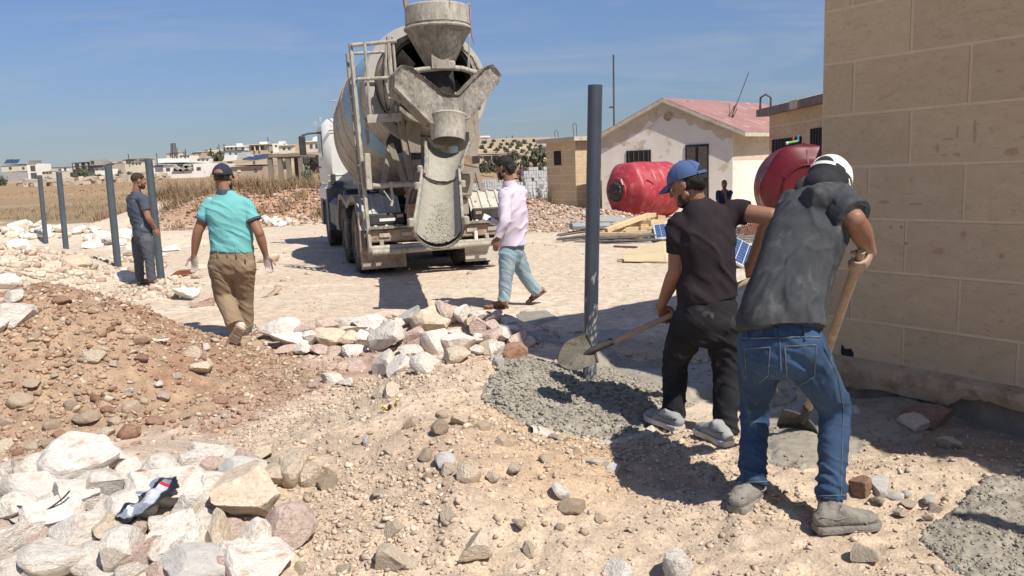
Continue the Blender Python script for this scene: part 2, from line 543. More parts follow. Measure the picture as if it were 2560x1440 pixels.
def axis(lo, hi, step, far_lo, far_hi, r_lo, r_hi):
    a = list(np.arange(lo, hi + 1e-6, step))
    s, v = step, a[-1]
    while v < far_hi:
        s *= r_hi; v += s; a.append(v)
    s, v, b = step, a[0], []
    while v > far_lo:
        s *= r_lo; v -= s; b.append(v)
    return np.array(b[::-1] + a)
gx = axis(-5.2, 3.6, 0.021, -800, 800, 1.05, 1.05)
gy = axis(2.3, 8.4, 0.019, -30, 1100, 1.18, 1.022)
XX, YY = np.meshgrid(gx, gy)
ZZ = terr(XX, YY)
PP = np.stack([XX, YY], -1)
def dug(x, y):
    """clods and hollows of the dug and dumped soil, shallow ruts elsewhere"""
    P = np.stack([x, y], -1)
    near = sstep(14, 8, y) * sstep(.5, 2, y)
    e_m = np.minimum(np.hypot((x + 3.7) / 2.0, (y - 6.0) / 1.75), np.hypot((x + 2.85) / 1.25, (y - 5.75) / 1.25))
    e_s = np.minimum(np.hypot((x + .45) / 1.35, (y - 4.4) / 1.9), np.hypot((x - .9) / 1.9, (y - 3.2) / 1.1))
    r = np.maximum(sstep(1.1, .8, e_m), sstep(1.15, .8, e_s)) * near
    z = r * (0.030 * fbm(P * 3.4, 4, 61) + 0.022 * (0.5 - worley(P * 9.0, 5)) + 0.014 * (0.5 - worley(P * 21.0, 6)) + 0.011 * (0.5 - worley(P * 38.0, 7)) + 0.012 * fbm(P * 13.0, 3, 67))
    z = z + near * (1 - r) * 0.007 * fbm(P * 9.0, 4, 63)
    # lorry ruts running back from the wheels
    for off in (-1.05, -.72, .55, .88):
        ox, oy = -1.075 + off * .951, 12.23 + off * .309
        u = (x - ox) * .951 + (y - oy) * .309; v = -(x - ox) * .309 + (y - oy) * .951
        w = np.exp(-((u + .05 * np.sin(v * 1.3)) / .13) ** 2) * sstep(-5.5, -3.0, v) * sstep(9.5, 7.5, v)
        z = z - w * (.016 + .008 * np.sin(v * 42 + np.abs(u) * 60) ** 2 * sstep(16, 9, y))
    return z
ZZ = ZZ + dug(XX, YY)
ny_, nx_ = XX.shape
ii = np.arange(ny_ * nx_).reshape(ny_, nx_)
Fq = np.stack([ii[:-1, :-1], ii[:-1, 1:], ii[1:, 1:], ii[1:, :-1]], -1).reshape(-1, 4)
m_ground = M('ground_soil', (1.18, 1.14, 1.08), (.78, .76, .74), scale=9.0, vcol='soil', rough=.95, spec=.15, bump=.55, bscale=38, lo=.34, hi=.66, detail=10, bdist=.03, fine=(85, .74, 1.16))
gme = mesh_from('ground', np.stack([XX, YY, ZZ], -1).reshape(-1, 3), Fq, m_ground, True, {'soil': soil_colour(XX, YY).reshape(-1, 3)})
tag(obj('ground', gme), kind='structure')

# ------------------------------------------------------------------ rocks
def ico(sub):
    bm = bmesh.new(); bmesh.ops.create_icosphere(bm, subdivisions=sub, radius=1.0)
    V = np.array([v.co[:] for v in bm.verts]); F = np.array([[v.index for v in f.verts] for f in bm.faces]); bm.free()
    return V, F
ICO = {k: ico(k) for k in (1, 2, 3, 4)}
def rock_verts(seed, sub=3, cuts=11, lo=.50, hi=.86, nz=.05):
    g = np.random.default_rng(seed)
    V = ICO[sub][0].copy()
    for _ in range(cuts):
        n = nrm(g.normal(size=3)); d = g.uniform(lo, hi)
        k = V @ n - d
        V = V - np.outer(np.clip(k, 0, None), n)
    V = V * (1 + nz * fbm(V * 2.2 + seed * 3.1, 3, seed)[:, None])
    if sub >= 3: V = V + ICO[sub][0] * (.020 * fbm(V * 7.0 + seed, 3, seed + 5))[:, None]
    lo_, hi_ = V.min(0), V.max(0)
    return (V - (lo_ + hi_) / 2) / ((hi_ - lo_) / 2)
lime = (.74, .665, .56)
m_rock = M('white_limestone', (.69, .625, .54), (.82, .76, .68), (.54, .41, .325), scale=3.2, rough=.92, spec=.2, bump=1.0, bscale=5, rand=.12, c3lo=.53, c3hi=.70, c3scale=2.2, fine=(14, .82, 1.1))
m_rock_t = M('tan_limestone', (.56, .45, .33), (.68, .58, .45), (.44, .32, .22), scale=3.0, rough=.92, spec=.2, bump=1.0, bscale=5, rand=.12)
m_rock_p = M('pink_limestone', (.50, .36, .29), (.68, .55, .47), (.36, .22, .17), scale=4.0, rough=.92, spec=.2, bump=1.0, bscale=6, rand=.12)
m_rock_r = M('red_brown_stone', (.30, .165, .11), (.42, .27, .20), (.55, .42, .33), scale=3.5, rough=.95, spec=.15, bump=.8, bscale=12, rand=.15, c3lo=.6, c3hi=.75)
m_rock_g = M('grey_stone', (.45, .425, .395), (.56, .53, .485), (.36, .335, .305), scale=3.0, rough=.9, spec=.2, bump=.6, bscale=12, rand=.12)
m_rock_b = M('brown_clod', (.48, .37, .265), (.57, .455, .34), (.38, .26, .18), scale=3.5, rough=.95, spec=.1, bump=.8, bscale=12, rand=.2)
RM = {'w': m_rock, 't': m_rock_t, 'p': m_rock_p, 'r': m_rock_r, 'g': m_rock_g, 'b': m_rock_b}
_rk = [0]
ROCK_PROTO = {}
def rock_mesh(kind, sub, i):
    key = (kind, sub, i)
    if key not in ROCK_PROTO:
        blocky = kind in 'wtpg'
        V = rock_verts(100 + i * 7 + ord(kind), sub, 8 if blocky else 12, .34 if blocky else .58, .72 if blocky else .88, .06 if blocky else .12)
        me = mesh_from('rock', V, ICO[sub][1], RM[kind], sub >= 4)
        try: me.set_sharp_from_angle(angle=R(16))
        except Exception: pass
        ROCK_PROTO[key] = me
    return ROCK_PROTO[key]
ROCKS = []
def rock(px, py, w, h, kind='w', label=None, group=None, cat='rock', sink=.22, sub=3, name='rock', depth=None, tilt=.28, variants=14, grow=1.0):
    """rock whose picture in the photo is about w x h pixels round (px, py), resting on the ground under it"""
    _rk[0] += 1
    g = np.random.default_rng(1000 + _rk[0])
    P = G(px, py + h * .30)
    s = P[1] / FPX
    W, Hh = w * s / 2, h * s / 2
    Dp = depth * s / 2 if depth else (W * .55 + Hh * .75) * g.uniform(.85, 1.1)
    W *= grow; Hh *= grow; Dp *= grow
    me = rock_mesh(kind, sub, int(g.integers(variants)))
    o = obj(name, me)
    hh = Hh * 1.02
    # put the rock at the depth where its centre shows at (px, py)
    base = PD(px, py, P[1] + Dp * .25)
    zt = tz(base[0], base[1]) + float(dug(np.array([base[0]]), np.array([base[1]]))[0])
    o.location = (base[0], base[1], max(base[2], zt + hh * (.95 - sink * 2)) if base[2] < zt + hh * 2.2 else base[2])
    o.scale = (W * 1.17, Dp * 1.1, hh * 1.14)
    o.rotation_euler = (g.uniform(-tilt, tilt), g.uniform(-tilt, tilt) * .8, g.uniform(-.35, .35) + (math.pi if g.random() < .5 else 0))
    if group in NAMED: ROCKS.append((o, px, py, w, h, kind, group))
    return tag(o, label or 'rock', cat, group)
NAMED = ('rocks heaped in the lower left corner', 'stones stacked in the rubble row', 'stones scattered on the spoil', 'stones by the right hand concrete', 'stones and clods of the brown mound', 'stones strewn over the yard', 'white rubble behind the far posts', 'white stones between the posts', 'small white heap by the truck')

def c1(cx, cy): return cx * .5137, 700 + cy * .5137
FG = 'rocks heaped in the lower left corner'
FGL = {'w': 'angular white limestone rock in the heap at the lower left', 't': 'tan angular rock among the white heap at the lower left',
       'p': 'pinkish stained rock in the white heap at the lower left', 'r': 'dark red-brown stone wedged between white rocks at the lower left',
       'g': 'grey rock in the white heap at the lower left'}
for cx, cy, w, h, k, lab in [
    (400, 895, 310, 175, 'w', 'biggest pale boulder at the back of the lower left rock heap'), (575, 880, 125, 90, 'w', None), (190, 905, 130, 95, 'w', 'spiky white rock on the upper left edge of the lower left heap'),
    (185, 1015, 285, 125, 'w', 'long flat white rock near the left end of the lower left heap'), (370, 1085, 200, 140, 'w', None), (400, 990, 150, 70, 'w', None), (555, 1010, 190, 150, 'w', None),
    (690, 985, 110, 90, 'r', None), (640, 920, 120, 80, 'w', None), (770, 930, 150, 115, 'w', None), (830, 1035, 350, 140, 'w', 'widest flat white rock just behind the foil packet'),
    (1010, 842, 150, 72, 'w', None), (962, 905, 135, 75, 'w', None), (1035, 918, 115, 65, 'p', None), (1125, 868, 100, 90, 'w', None), (1200, 890, 90, 85, 'p', None),
    (1040, 985, 135, 85, 'p', None), (1185, 965, 190, 110, 'g', 'grey flat rock behind the big tan block of the lower left heap'), (1090, 1055, 210, 135, 'w', None), (1230, 1095, 270, 225, 't', 'big tan block with a flat sloping top at the right of the lower left heap'),
    (1400, 1222, 225, 205, 'p', 'rounded pink speckled boulder at the right end of the lower left heap'), (1250, 1275, 135, 185, 'w', 'upright triangular white rock beside the pink speckled boulder'), (1130, 1240, 115, 105, 'p', None),
    (1050, 1270, 120, 170, 't', None), (890, 1262, 255, 175, 'w', 'large white rock directly right of the foil packet'), (925, 1130, 165, 130, 'w', None), (600, 1130, 160, 135, 'w', None), (515, 1135, 80, 75, 'w', None),
    (270, 1165, 235, 135, 'w', None), (75, 1140, 175, 145, 'w', None), (70, 1305, 210, 195, 'w', None), (205, 1285, 100, 115, 'p', None), (400, 1250, 255, 165, 'w', None), (540, 1245, 120, 125, 't', None),
    (300, 1375, 330, 160, 'w', None), (600, 1345, 160, 225, 'w', None), (705, 1350, 140, 150, 'p', None), (765, 1335, 120, 120, 'w', None), (975, 1400, 300, 125, 'g', 'long blue-grey rock on the lower edge of the lower left heap'),
    (1260, 1395, 285, 125, 'w', None), (60, 1435, 190, 90, 'w', None), (445, 1375, 190, 115, 'w', None), (790, 1430, 130, 80, 'p', None), (150, 1090, 120, 60, 'r', None), (670, 1230, 90, 80, 't', None), (470, 1090, 90, 70, 'w', None),
    (1350, 990, 125, 100, 't', None), (1425, 965, 110, 160, 't', 'tilted tan slab leaning on the spoil beside the lower left heap'), (1375, 915, 120, 90, 't', None), (1505, 960, 95, 130, 't', None), (1275, 862, 85, 65, 't', None),
    (20, 1020, 90, 150, 'w', None), (680, 1120, 80, 70, 'w', None), (980, 1150, 100, 80, 't', None), (1330, 1330, 110, 70, 'p', None),
    (120, 950, 100, 70, 'w', None), (30, 940, 90, 70, 'w', None), (250, 1090, 110, 80, 'w', None), (480, 1180, 110, 90, 'w', None), (720, 1130, 90, 80, 'w', None), (790, 1200, 110, 80, 'w', None), (160, 1240, 120, 80, 'w', None), (330, 1210, 100, 80, 'p', None),
    (880, 1170, 100, 70, 'w', None), (1000, 1180, 110, 90, 'w', None), (1140, 1340, 130, 110, 'w', None), (860, 1350, 150, 110, 'w', None), (500, 1420, 140, 90, 'w', None), (210, 1430, 150, 80, 'w', None), (640, 1430, 120, 80, 'w', None), (1110, 1410, 120, 80, 'p', None),
    (450, 1310, 110, 80, 'w', None), (120, 1190, 110, 70, 'w', None), (30, 1210, 90, 70, 'p', None), (860, 940, 90, 70, 'w', None), (480, 940, 90, 60, 'w', None), (900, 890, 80, 60, 'w', None), (700, 1060, 90, 60, 'w', None)]:
    x, y = c1(cx, cy)
    rock(x, y, w * .5137, h * .5137, k, lab or FGL[k], None if lab else FG, sub=4 if w > 140 else 3, sink=.15, grow=1.13)

def c2(cx, cy): return 600 + cx * .5, 720 + cy * .5
RW = 'stones stacked in the rubble row'
RWL = {'w': 'white rough stone in the rubble row beyond the spoil', 't': 'tan stone in the rubble row beyond the spoil', 'p': 'pinkish stone in the rubble row beyond the spoil',
       'r': 'dark red stone in the rubble row beyond the spoil', 'g': 'dark grey stone in the rubble row beyond the spoil'}
for cx, cy, w, h, k, lab in [
    (205, 215, 185, 78, 'w', 'long flat white stone at the left end of the rubble row, top course'), (330, 225, 90, 58, 'p', None), (245, 275, 150, 68, 'w', None), (355, 262, 85, 62, 'w', None), (440, 205, 95, 65, 'p', None), (455, 262, 135, 78, 't', None),
    (530, 185, 115, 42, 'w', None), (650, 182, 145, 46, 'w', None), (560, 218, 145, 38, 'w', None), (545, 265, 95, 65, 't', None), (620, 275, 75, 85, 'w', None), (395, 315, 105, 48, 'p', None), (310, 315, 75, 58, 'w', None),
    (465, 320, 75, 42, 'p', None), (570, 320, 110, 46, 'w', None), (230, 312, 90, 34, 'p', None), (690, 240, 75, 60, 'w', None), (730, 272, 155, 115, 'w', 'bulky white stone in the middle of the rubble row'), (840, 165, 115, 75, 'g', None), (790, 215, 60, 85, 'w', None),
    (870, 252, 95, 72, 'p', None), (885, 285, 65, 48, 'p', None), (955, 188, 165, 108, 't', 'large rounded tan boulder on top of the rubble row'), (1035, 148, 105, 105, 'p', None), (975, 282, 120, 112, 'w', None), (1085, 302, 170, 100, 'w', 'wide white stone at the front of the rubble row'),
    (1065, 242, 65, 45, 'w', None), (1115, 152, 70, 85, 'w', None), (1160, 182, 65, 55, 't', None), (1195, 148, 85, 45, 'w', None), (1200, 215, 75, 82, 'p', None), (1270, 158, 75, 52, 'p', None), (1340, 182, 85, 42, 'w', None), (1255, 215, 75, 62, 'p', None),
    (1335, 218, 95, 52, 'w', None), (1240, 265, 105, 82, 'p', None), (1310, 252, 85, 72, 'w', None), (1190, 275, 85, 62, 'w', None), (1250, 312, 95, 62, 't', None), (1285, 338, 85, 102, 'w', None), (1385, 275, 95, 72, 'p', None),
    (1380, 335, 115, 82, 'r', 'dark red rough stone at the right end of the rubble row'), (1290, 392, 55, 46, 'g', 'small dark grey stone on the rim of the wet concrete'), (1175, 322, 75, 42, 'w', None), (1435, 280, 70, 42, 'w', None),
    (860, 342, 130, 66, 'w', None), (845, 378, 66, 62, 't', None), (720, 402, 105, 132, 'w', 'upright white stone in front of the rubble row'), (800, 412, 115, 74, 'w', None), (930, 382, 135, 84, 'w', None), (1080, 352, 115, 62, 't', None)]:
    x, y = c2(cx, cy)
    rock(x, y, w * .52, h * .52, k, lab or RWL[k], None if lab else RW, sink=.08, grow=1.05, cat='stone', name='stone')
for cx, cy, w, h, k, lab in [
    (590, 390, 92, 60, 'p', 'pinkish stone lying alone in front of the rubble row'), (465, 452, 112, 62, 'w', 'white rounded rock on the trodden earth before the rubble row'), (530, 476, 104, 46, 'w', 'flat white rock touching the rounded one before the rubble row'),
    (760, 520, 92, 82, 't', 'pale tan rock on the spoil just behind the yellow wrapper'), (700, 542, 62, 52, 't', None), (625, 578, 72, 52, 't', None), (370, 487, 62, 40, 'p', None),
    (1145, 940, 118, 112, 't', 'largest tan rock in the middle of the spoil'), (1025, 866, 105, 84, 'g', 'greyish rock behind the largest tan rock of the spoil'), (1040, 922, 68, 62, 't', None), (1265, 942, 62, 50, 't', None),
    (1605, 1017, 88, 82, 'w', 'pale single stone on the ochre soil below the wet concrete'), (1660, 1092, 135, 74, 'b', 'orange-brown clod on the ochre soil'), (1045, 1142, 84, 72, 't', None), (765, 1212, 84, 76, 't', None),
    (1170, 1290, 175, 165, 't', 'broad half-buried pale rock at the bottom of the spoil'), (1450, 1312, 64, 72, 't', None), (755, 1352, 165, 140, 't', 'half-buried flat rock next to the broad pale one in the spoil'), (1100, 677, 84, 62, 't', None), (1000, 722, 84, 72, 'b', None), (860, 692, 74, 62, 'b', None),
    (1600, 767, 84, 62, 't', 'round stone on the white rim of the wet concrete'), (1530, 862, 74, 62, 'b', None), (1210, 702, 84, 62, 'b', None), (635, 777, 42, 60, 'w', None), (740, 837, 64, 36, 't', None), (1310, 772, 62, 70, 'b', None), (850, 1382, 92, 60, 't', None),
    (520, 1402, 74, 42, 't', None), (300, 1402, 62, 52, 't', None), (1010, 640, 60, 40, 'b', None), (930, 840, 70, 60, 'b', None), (480, 660, 60, 40, 't', None), (440, 970, 90, 130, 'b', None), (700, 1040, 70, 50, 't', None), (1370, 900, 60, 45, 't', None), (1400, 1180, 60, 50, 't', None), (940, 950, 50, 40, 'b', None),
    (1680, 838, 50, 40, 'b', None), (2090, 780, 60, 40, 't', None), (1850, 900, 90, 60, 'g', 'pale half-buried rock in the shade by the shoveller'), (1760, 880, 70, 50, 'w', None), (1800, 1150, 60, 40, 'b', None), (1600, 1200, 50, 36, 't', None)]:
    x, y = c2(cx, cy)
    rock(x, y, w * .5, h * .5, k, lab or {'t': 'small tan stone lying on the ochre spoil', 'b': 'brown clod lying on the ochre spoil', 'p': 'small pinkish stone on the trodden earth', 'w': 'small white stone on the ochre spoil', 'g': 'small grey stone on the spoil'}[k],
         None if lab else 'stones scattered on the spoil', sink=.30, cat='stone', name='stone')
def c6(cx, cy): return 2050 + cx * .4304, 820 + cy * .4304
for cx, cy, w, h, k, lab in [
    (240, 925, 115, 110, 'r', 'dark reddish stone beside the grey one right of the front boot'), (360, 930, 122, 92, 'g', 'round grey stone right of the front boot'), (435, 972, 92, 44, 'g', None), (500, 966, 52, 42, 'g', None), (635, 996, 72, 46, 'g', None),
    (670, 1046, 84, 62, 'p', None), (520, 1016, 84, 42, 't', None), (350, 1006, 54, 52, 't', None), (260, 1330, 155, 104, 't', 'round pale stone in front of the front boot'), (545, 572, 145, 115, 't', 'big tan stone at the foot of the block wall'),
    (620, 530, 240, 110, 'r', 'dark dusty slab of stone behind the tan one at the wall foot'), (755, 676, 112, 78, 't', 'small pale stone out from the wall foot'), (190, 502, 52, 92, 'g', None), (470, 1072, 70, 40, 't', None), (620, 1120, 60, 40, 't', None)]:
    x, y = c6(cx, cy)
    rock(x, y, w * .43, h * .43, k, lab or 'small stone on the rim of the wet concrete at the right', None if lab else 'stones by the right hand concrete', sink=.18, cat='stone', name='stone')
rock(1545, 1432, 66, 44, 'w', 'white rock at the bottom edge, left one of two', sink=.2)
rock(1697, 1418, 84, 74, 'w', 'white rock at the bottom edge, right one of two', sink=.2)
# stones on and beside the brown mound
for cx, cy, w, h, k, lab in [
    (465, 385, 98, 58, 't', 'pale stone high on the front of the brown mound'), (990, 440, 104, 72, 't', 'pale slab lying on the right flank of the brown mound'), (940, 352, 84, 62, 't', None), (1002, 326, 38, 36, 'w', None), (630, 546, 38, 26, 'w', None), (762, 516, 52, 32, 'w', None),
    (860, 470, 48, 30, 't', None), (265, 470, 36, 26, 't', None), (620, 742, 115, 72, 'r', 'rusty red clod at the foot of the brown mound'), (1075, 590, 74, 48, 'r', 'red clod at the right toe of the brown mound'), (300, 106, 84, 44, 'r', 'red clod crowning the top of the brown mound'), (100, 590, 112, 60, 'b', None),
    (240, 796, 74, 52, 'b', None), (330, 782, 54, 50, 't', None), (155, 806, 62, 46, 't', None), (450, 776, 62, 46, 't', None), (400, 800, 62, 50, 'b', None), (520, 746, 72, 46, 't', None), (290, 756, 54, 42, 'r', None), (155, 506, 84, 38, 'b', None), (690, 388, 62, 40, 'r', None), (690, 300, 70, 30, 'r', None),
    (340, 610, 60, 42, 'b', None), (640, 630, 80, 62, 'b', None), (800, 570, 70, 46, 'p', None), (560, 700, 60, 44, 'b', None), (760, 690, 80, 44, 'r', None), (420, 690, 110, 60, 'b', None), (250, 720, 70, 46, 'b', None), (40, 690, 60, 42, 'b', None), (20, 810, 50, 60, 't', None), (180, 860, 60, 46, 'b', None),
    (1050, 300, 40, 40, 't', 'round ochre stone by the heel of the walking man'), (1020, 270, 36, 24, 'r', None), (560, 420, 36, 30, 't', None), (900, 660, 50, 32, 'b', None), (330, 855, 60, 40, 'b', None), (90, 840, 50, 40, 'r', None), (520, 640, 56, 40, 'r', None), (700, 590, 50, 36, 'b', None)]:
    x, y = c1(cx, cy)
    rock(x, y, w * .5137, h * .5137, k, lab or {'t': 'pale stone in the brown earth mound', 'r': 'red-brown clod in the brown earth mound', 'b': 'brown clod in the brown earth mound', 'w': 'small white stone in the brown earth mound', 'p': 'pinkish clod in the brown earth mound'}[k],
         None if lab else 'stones and clods of the brown mound', sink=.25, cat='stone', name='stone')
for px, py, w, h, k, lab in [
    (45, 790, 66, 56, 'w', 'white boulder behind the top left of the brown mound'), (6, 825, 26, 40, 'w', None), (318, 692, 62, 28, 'w', 'white slab by the feet of the man in grey'), (468, 738, 78, 34, 'w', 'white rock in the track left of the walking man, back one'), (506, 757, 56, 30, 'p', 'pinkish rock in the track left of the walking man, front one'),
    (668, 733, 66, 24, 't', 'whitish slab right of the walking man'), (672, 648, 50, 22, 't', None), (500, 668, 36, 16, 't', None), (20, 705, 60, 40, 'w', None), (36, 750, 46, 30, 'w', None), (190, 655, 74, 24, 'b', None), (55, 612, 60, 28, 'w', None), (430, 622, 40, 18, 'w', None), (330, 632, 70, 24, 'w', None),
    (300, 600, 60, 22, 'w', None), (255, 588, 54, 20, 'w', None), (240, 610, 60, 20, 'w', None), (410, 640, 40, 16, 'w', None)]:
    rock(px, py, w, h, k, lab or 'pale stone on the dusty yard at the left', None if lab else 'stones strewn over the yard', sink=.25)
def heap(cx, cy, w, h, n, s0, s1, kinds, label, group, seed):
    g = np.random.default_rng(seed)
    for i in range(n):
        u = g.normal(0, .32); v = g.uniform(-.5, .5)
        s = g.uniform(s0, s1)
        k = kinds[int(g.integers(len(kinds)))]
        rock(cx + u * w, cy + v * h * (1 - min(1, abs(u) * 1.1)) + .1 * h, s * g.uniform(1, 1.7), s * g.uniform(.6, 1), k, label, group, sub=2, sink=.1, name='stone', cat='stone', tilt=.5, variants=8)
heap(105, 575, 190, 46, 34, 12, 26, 'wwwt', 'white stone of the rubble behind the two far left posts', 'white rubble behind the far posts', 5)
heap(290, 595, 150, 30, 16, 12, 24, 'ww', 'white stone strewn between the second and third posts', 'white stones between the posts', 6)
heap(688, 553, 76, 20, 22, 8, 16, 'w', 'white stone of the small heap left of the truck', 'small white heap by the truck', 7)
heap(465, 690, 60, 14, 5, 12, 22, 'wt', 'pale stone at the foot of the fourth post', 'stones at the fourth post', 8)
heap(1390, 480, 60, 20, 10, 7, 13, 'wt', 'pale stone on the rubble before the block stack', 'stones before the block stack', 9)

# ------------------------------------------------------------------ loose pebbles and crumbs, nobody could count them
def scatter(name, label, areas, seed, sub=1):
    g = np.random.default_rng(seed)
    protos = [rock_verts(900 + i, sub, 6, .34, .72, .16) for i in range(12)]
    protos = [v * (1 + g.uniform(-.22, .22, (len(v), 1))) for v in protos]
    F0 = ICO[sub][1]
    VV, FF, CC, b = [], [], [], 0
    for n, sampler, s_lo, s_hi, pw, cols in areas:
        xy = sampler(g, n)
        if s_hi < .05:      # crumbs lie in drifts with barer trodden soil between
            xy = xy[g.random(n) < .22 + .78 * sstep(-.28, .30, fbm(xy * 1.25, 3, 83))]
        n = len(xy)
        z = terr(xy[:, 0], xy[:, 1]) + dug(xy[:, 0], xy[:, 1])
        s = s_lo + (s_hi - s_lo) * g.random(n) ** pw
        ang = g.random(n) * 6.283
        asp = g.uniform(.5, 1.4, (n, 3)); asp[:, 2] *= .72
        ci = g.integers(len(cols), size=n)
        cl = np.asarray(cols)[ci] * g.uniform(.68, 1.08, (n, 1))
        pid = g.integers(12, size=n)
        tl = g.uniform(-.6, .6, n)
        for i in range(n):
            v = protos[pid[i]] * asp[i] * s[i]
            ct, st = math.cos(tl[i]), math.sin(tl[i])
            v = np.stack([v[:, 0], v[:, 1] * ct - v[:, 2] * st, v[:, 1] * st + v[:, 2] * ct], 1)
            ca, sa = math.cos(ang[i]), math.sin(ang[i])
            v = np.stack([v[:, 0] * ca - v[:, 1] * sa + xy[i, 0], v[:, 0] * sa + v[:, 1] * ca + xy[i, 1], v[:, 2] + z[i] + s[i] * .25], 1)
            VV.append(v); FF.append(F0 + b); b += len(v)
            CC.append(np.repeat(cl[i][None], len(v), 0))
    me = mesh_from(name, np.concatenate(VV), np.concatenate(FF), M('pebbles', (1.1, 1.08, 1.05), (.85, .83, .8), scale=60, vcol='tone', rough=.95, spec=.15), False, {'tone': np.concatenate(CC)})
    return tag(obj(name, me), label, kind='stuff')
def ell(cx, cy, rx, ry, p=.5):
    def f(g, n):
        a = g.random(n) * 6.283; r = g.random(n) ** p
        return np.stack([cx + rx * r * np.cos(a), cy + ry * r * np.sin(a)], 1)
    return f
def rect(x0, x1, y0, y1):
    return lambda g, n: np.stack([g.uniform(x0, x1, n), g.uniform(y0, y1, n)], 1)
brown = [(.42, .30, .21), (.50, .385, .285), (.35, .22, .155), (.58, .49, .38), (.30, .17, .115), (.47, .37, .27), (.40, .29, .21)]
ochre = [(.56, .45, .345), (.60, .495, .385), (.52, .41, .305), (.64, .55, .445), (.55, .44, .335)]
pale = [(.62, .53, .42), (.68, .60, .50), (.55, .44, .34), (.50, .38, .29)]
redd = [(.42, .29, .22), (.36, .23, .165), (.48, .36, .28), (.54, .44, .36), (.40, .27, .20)]
rosy = [(.50, .38, .30), (.60, .50, .42), (.42, .28, .21), (.64, .57, .48)]
scatter('gravel', 'loose pebbles and crumbs over mound, spoil and yard', [
    (9000, ell(-3.6, 5.9, 1.95, 1.65), .004, .026, 3.6, brown), (1300, ell(-3.4, 4.9, 1.7, .8), .007, .032, 2.4, brown), (7000, ell(-3.4, 5.6, 1.9, 1.5), .0025, .010, 2.0, brown), (3000, ell(-2.7, 6.0, 1.35, 1.2), .004, .024, 3.0, brown),
    (16000, ell(-.4, 4.3, 1.4, 1.8), .003, .017, 3.4, ochre), (9000, ell(.7, 3.2, 1.9, .9), .0025, .014, 3.6, ochre), (1300, ell(-.5, 3.6, .9, .8), .005, .022, 2.6, ochre), (3000, ell(1.9, 3.5, .9, .9), .0035, .016, 3.2, ochre),
    (9000, rect(-.6, 2.6, 2.6, 4.6), .0018, .0065, 1.6, ochre + brown[:3]), (5000, ell(-1.6, 5.0, 1.2, 1.6), .002, .007, 1.6, ochre + brown[:3]), (4000, rect(-1.2, .8, 2.6, 4.2), .002, .008, 1.6, ochre),
    (900, ell(.75, 5.75, .95, .28), .008, .030, 2.0, ochre), (1100, ell(-.9, 7.1, 1.6, .75), .008, .035, 2.0, rosy),
    (3000, rect(-5, 4, 4.5, 12), .004, .018, 3.0, pale), (900, ell(-1.8, 4.7, .9, 1.4), .004, .016, 3.0, rosy + brown[:2]), (700, ell(-1.8, 7.8, 1.2, .35), .006, .025, 2.4, brown),
    (1500, ell(-7.2, 10.5, 2.6, 2.8), .012, .07, 2.4, pale), (1300, ell(-10, 14, 3.5, 3.5), .015, .09, 2.2, pale), (1200, rect(-14, 0, 11, 24), .010, .045, 2.6, pale),
    (2400, ell(-9.5, 29, 4.6, 2.8), .02, .10, 2.6, redd), (2000, ell(-5.2, 29.3, 3.6, 2.4), .02, .09, 2.6, redd), (3600, ell(1.5, 22.0, 2.6, 2.6), .012, .062, 2.2, rosy + redd[:2]), (700, rect(0, 9, 13, 22), .008, .03, 2.6, pale),
    (500, ell(.9, 26, 2, 2), .03, .11, 2, rosy + brown), (500, rect(5.5, 10, 18.5, 21.5), .02, .09, 2, pale),
], 77)

# ------------------------------------------------------------------ wet concrete
m_wet = M('wet_concrete', (.265, .235, .185), (.33, .295, .24), (.205, .182, .142), scale=5, rough=.5, spec=.5, bump=.35, bscale=55, bdist=.012)
def poly_sd(x, y, poly):
    n = len(poly); d = np.full(x.shape, 1e9); ins = np.zeros(x.shape, bool)
    for i in range(n):
        ax, ay = poly[i]; bx, by = poly[(i + 1) % n]
        d = np.minimum(d, seg_dist(x, y, ax, ay, bx, by))
        c = ((ay > y) != (by > y)) & (x < (bx - ax) * (y - ay) / (by - ay + 1e-12) + ax)
        ins ^= c
    return np.where(ins, d, -d)
def concrete(name, label, pix, height, lump, step, edge=.10, lump_scale=24, seed=1, smooth_from=None):
    poly = [G(*p)[:2] for p in pix]
    a = np.array(poly); lo, hi = a.min(0) - .1, a.max(0) + .1
    X, Y = np.meshgrid(np.arange(lo[0], hi[0], step), np.arange(lo[1], hi[1], step))
    Pn = np.stack([X, Y], -1)
    sd = poly_sd(X, Y, poly) + .035 * fbm(Pn * 6, 3, seed) + .012 * fbm(Pn * 30, 2, seed + 3)
    k = sstep(0, edge, sd)
    lm = lump * (0.55 - worley(Pn * lump_scale + .3 * fbm(Pn * 9, 2, 5)[..., None], seed)) * 1.6 + lump * .8 * (0.5 - worley(Pn * lump_scale * .45, seed + 9))
    if smooth_from is not None:
        lm = lm * (0.25 + .75 * sstep(smooth_from[1], smooth_from[0], smooth_from[2](X, Y) + .25 * fbm(Pn * 2, 2, 8)))
    Z = terr(X, Y, False) - .03 + (height + .03) * k + lm * k + .02 * fbm(Pn * 2.5, 3, seed) * k
    Z = np.where(sd > .03, np.maximum(Z, terr(X, Y) + dug(X, Y) + .012 + lm * .6), Z)
    keep = sd > -.01
    idx = -np.ones(X.shape, int); idx[keep] = np.arange(keep.sum())
    q = keep[:-1, :-1] & keep[:-1, 1:] & keep[1:, 1:] & keep[1:, :-1]
    Fc = np.stack([idx[:-1, :-1][q], idx[:-1, 1:][q], idx[1:, 1:][q], idx[1:, :-1][q]], 1)
    me = mesh_from(name, np.stack([X[keep], Y[keep], Z[keep]], 1), Fc, m_wet, True)
    CON.append((np.stack([X[keep], Y[keep], Z[keep]], 1), sd[keep]))
    return tag(obj(name, me), label, kind='stuff')
CON = []
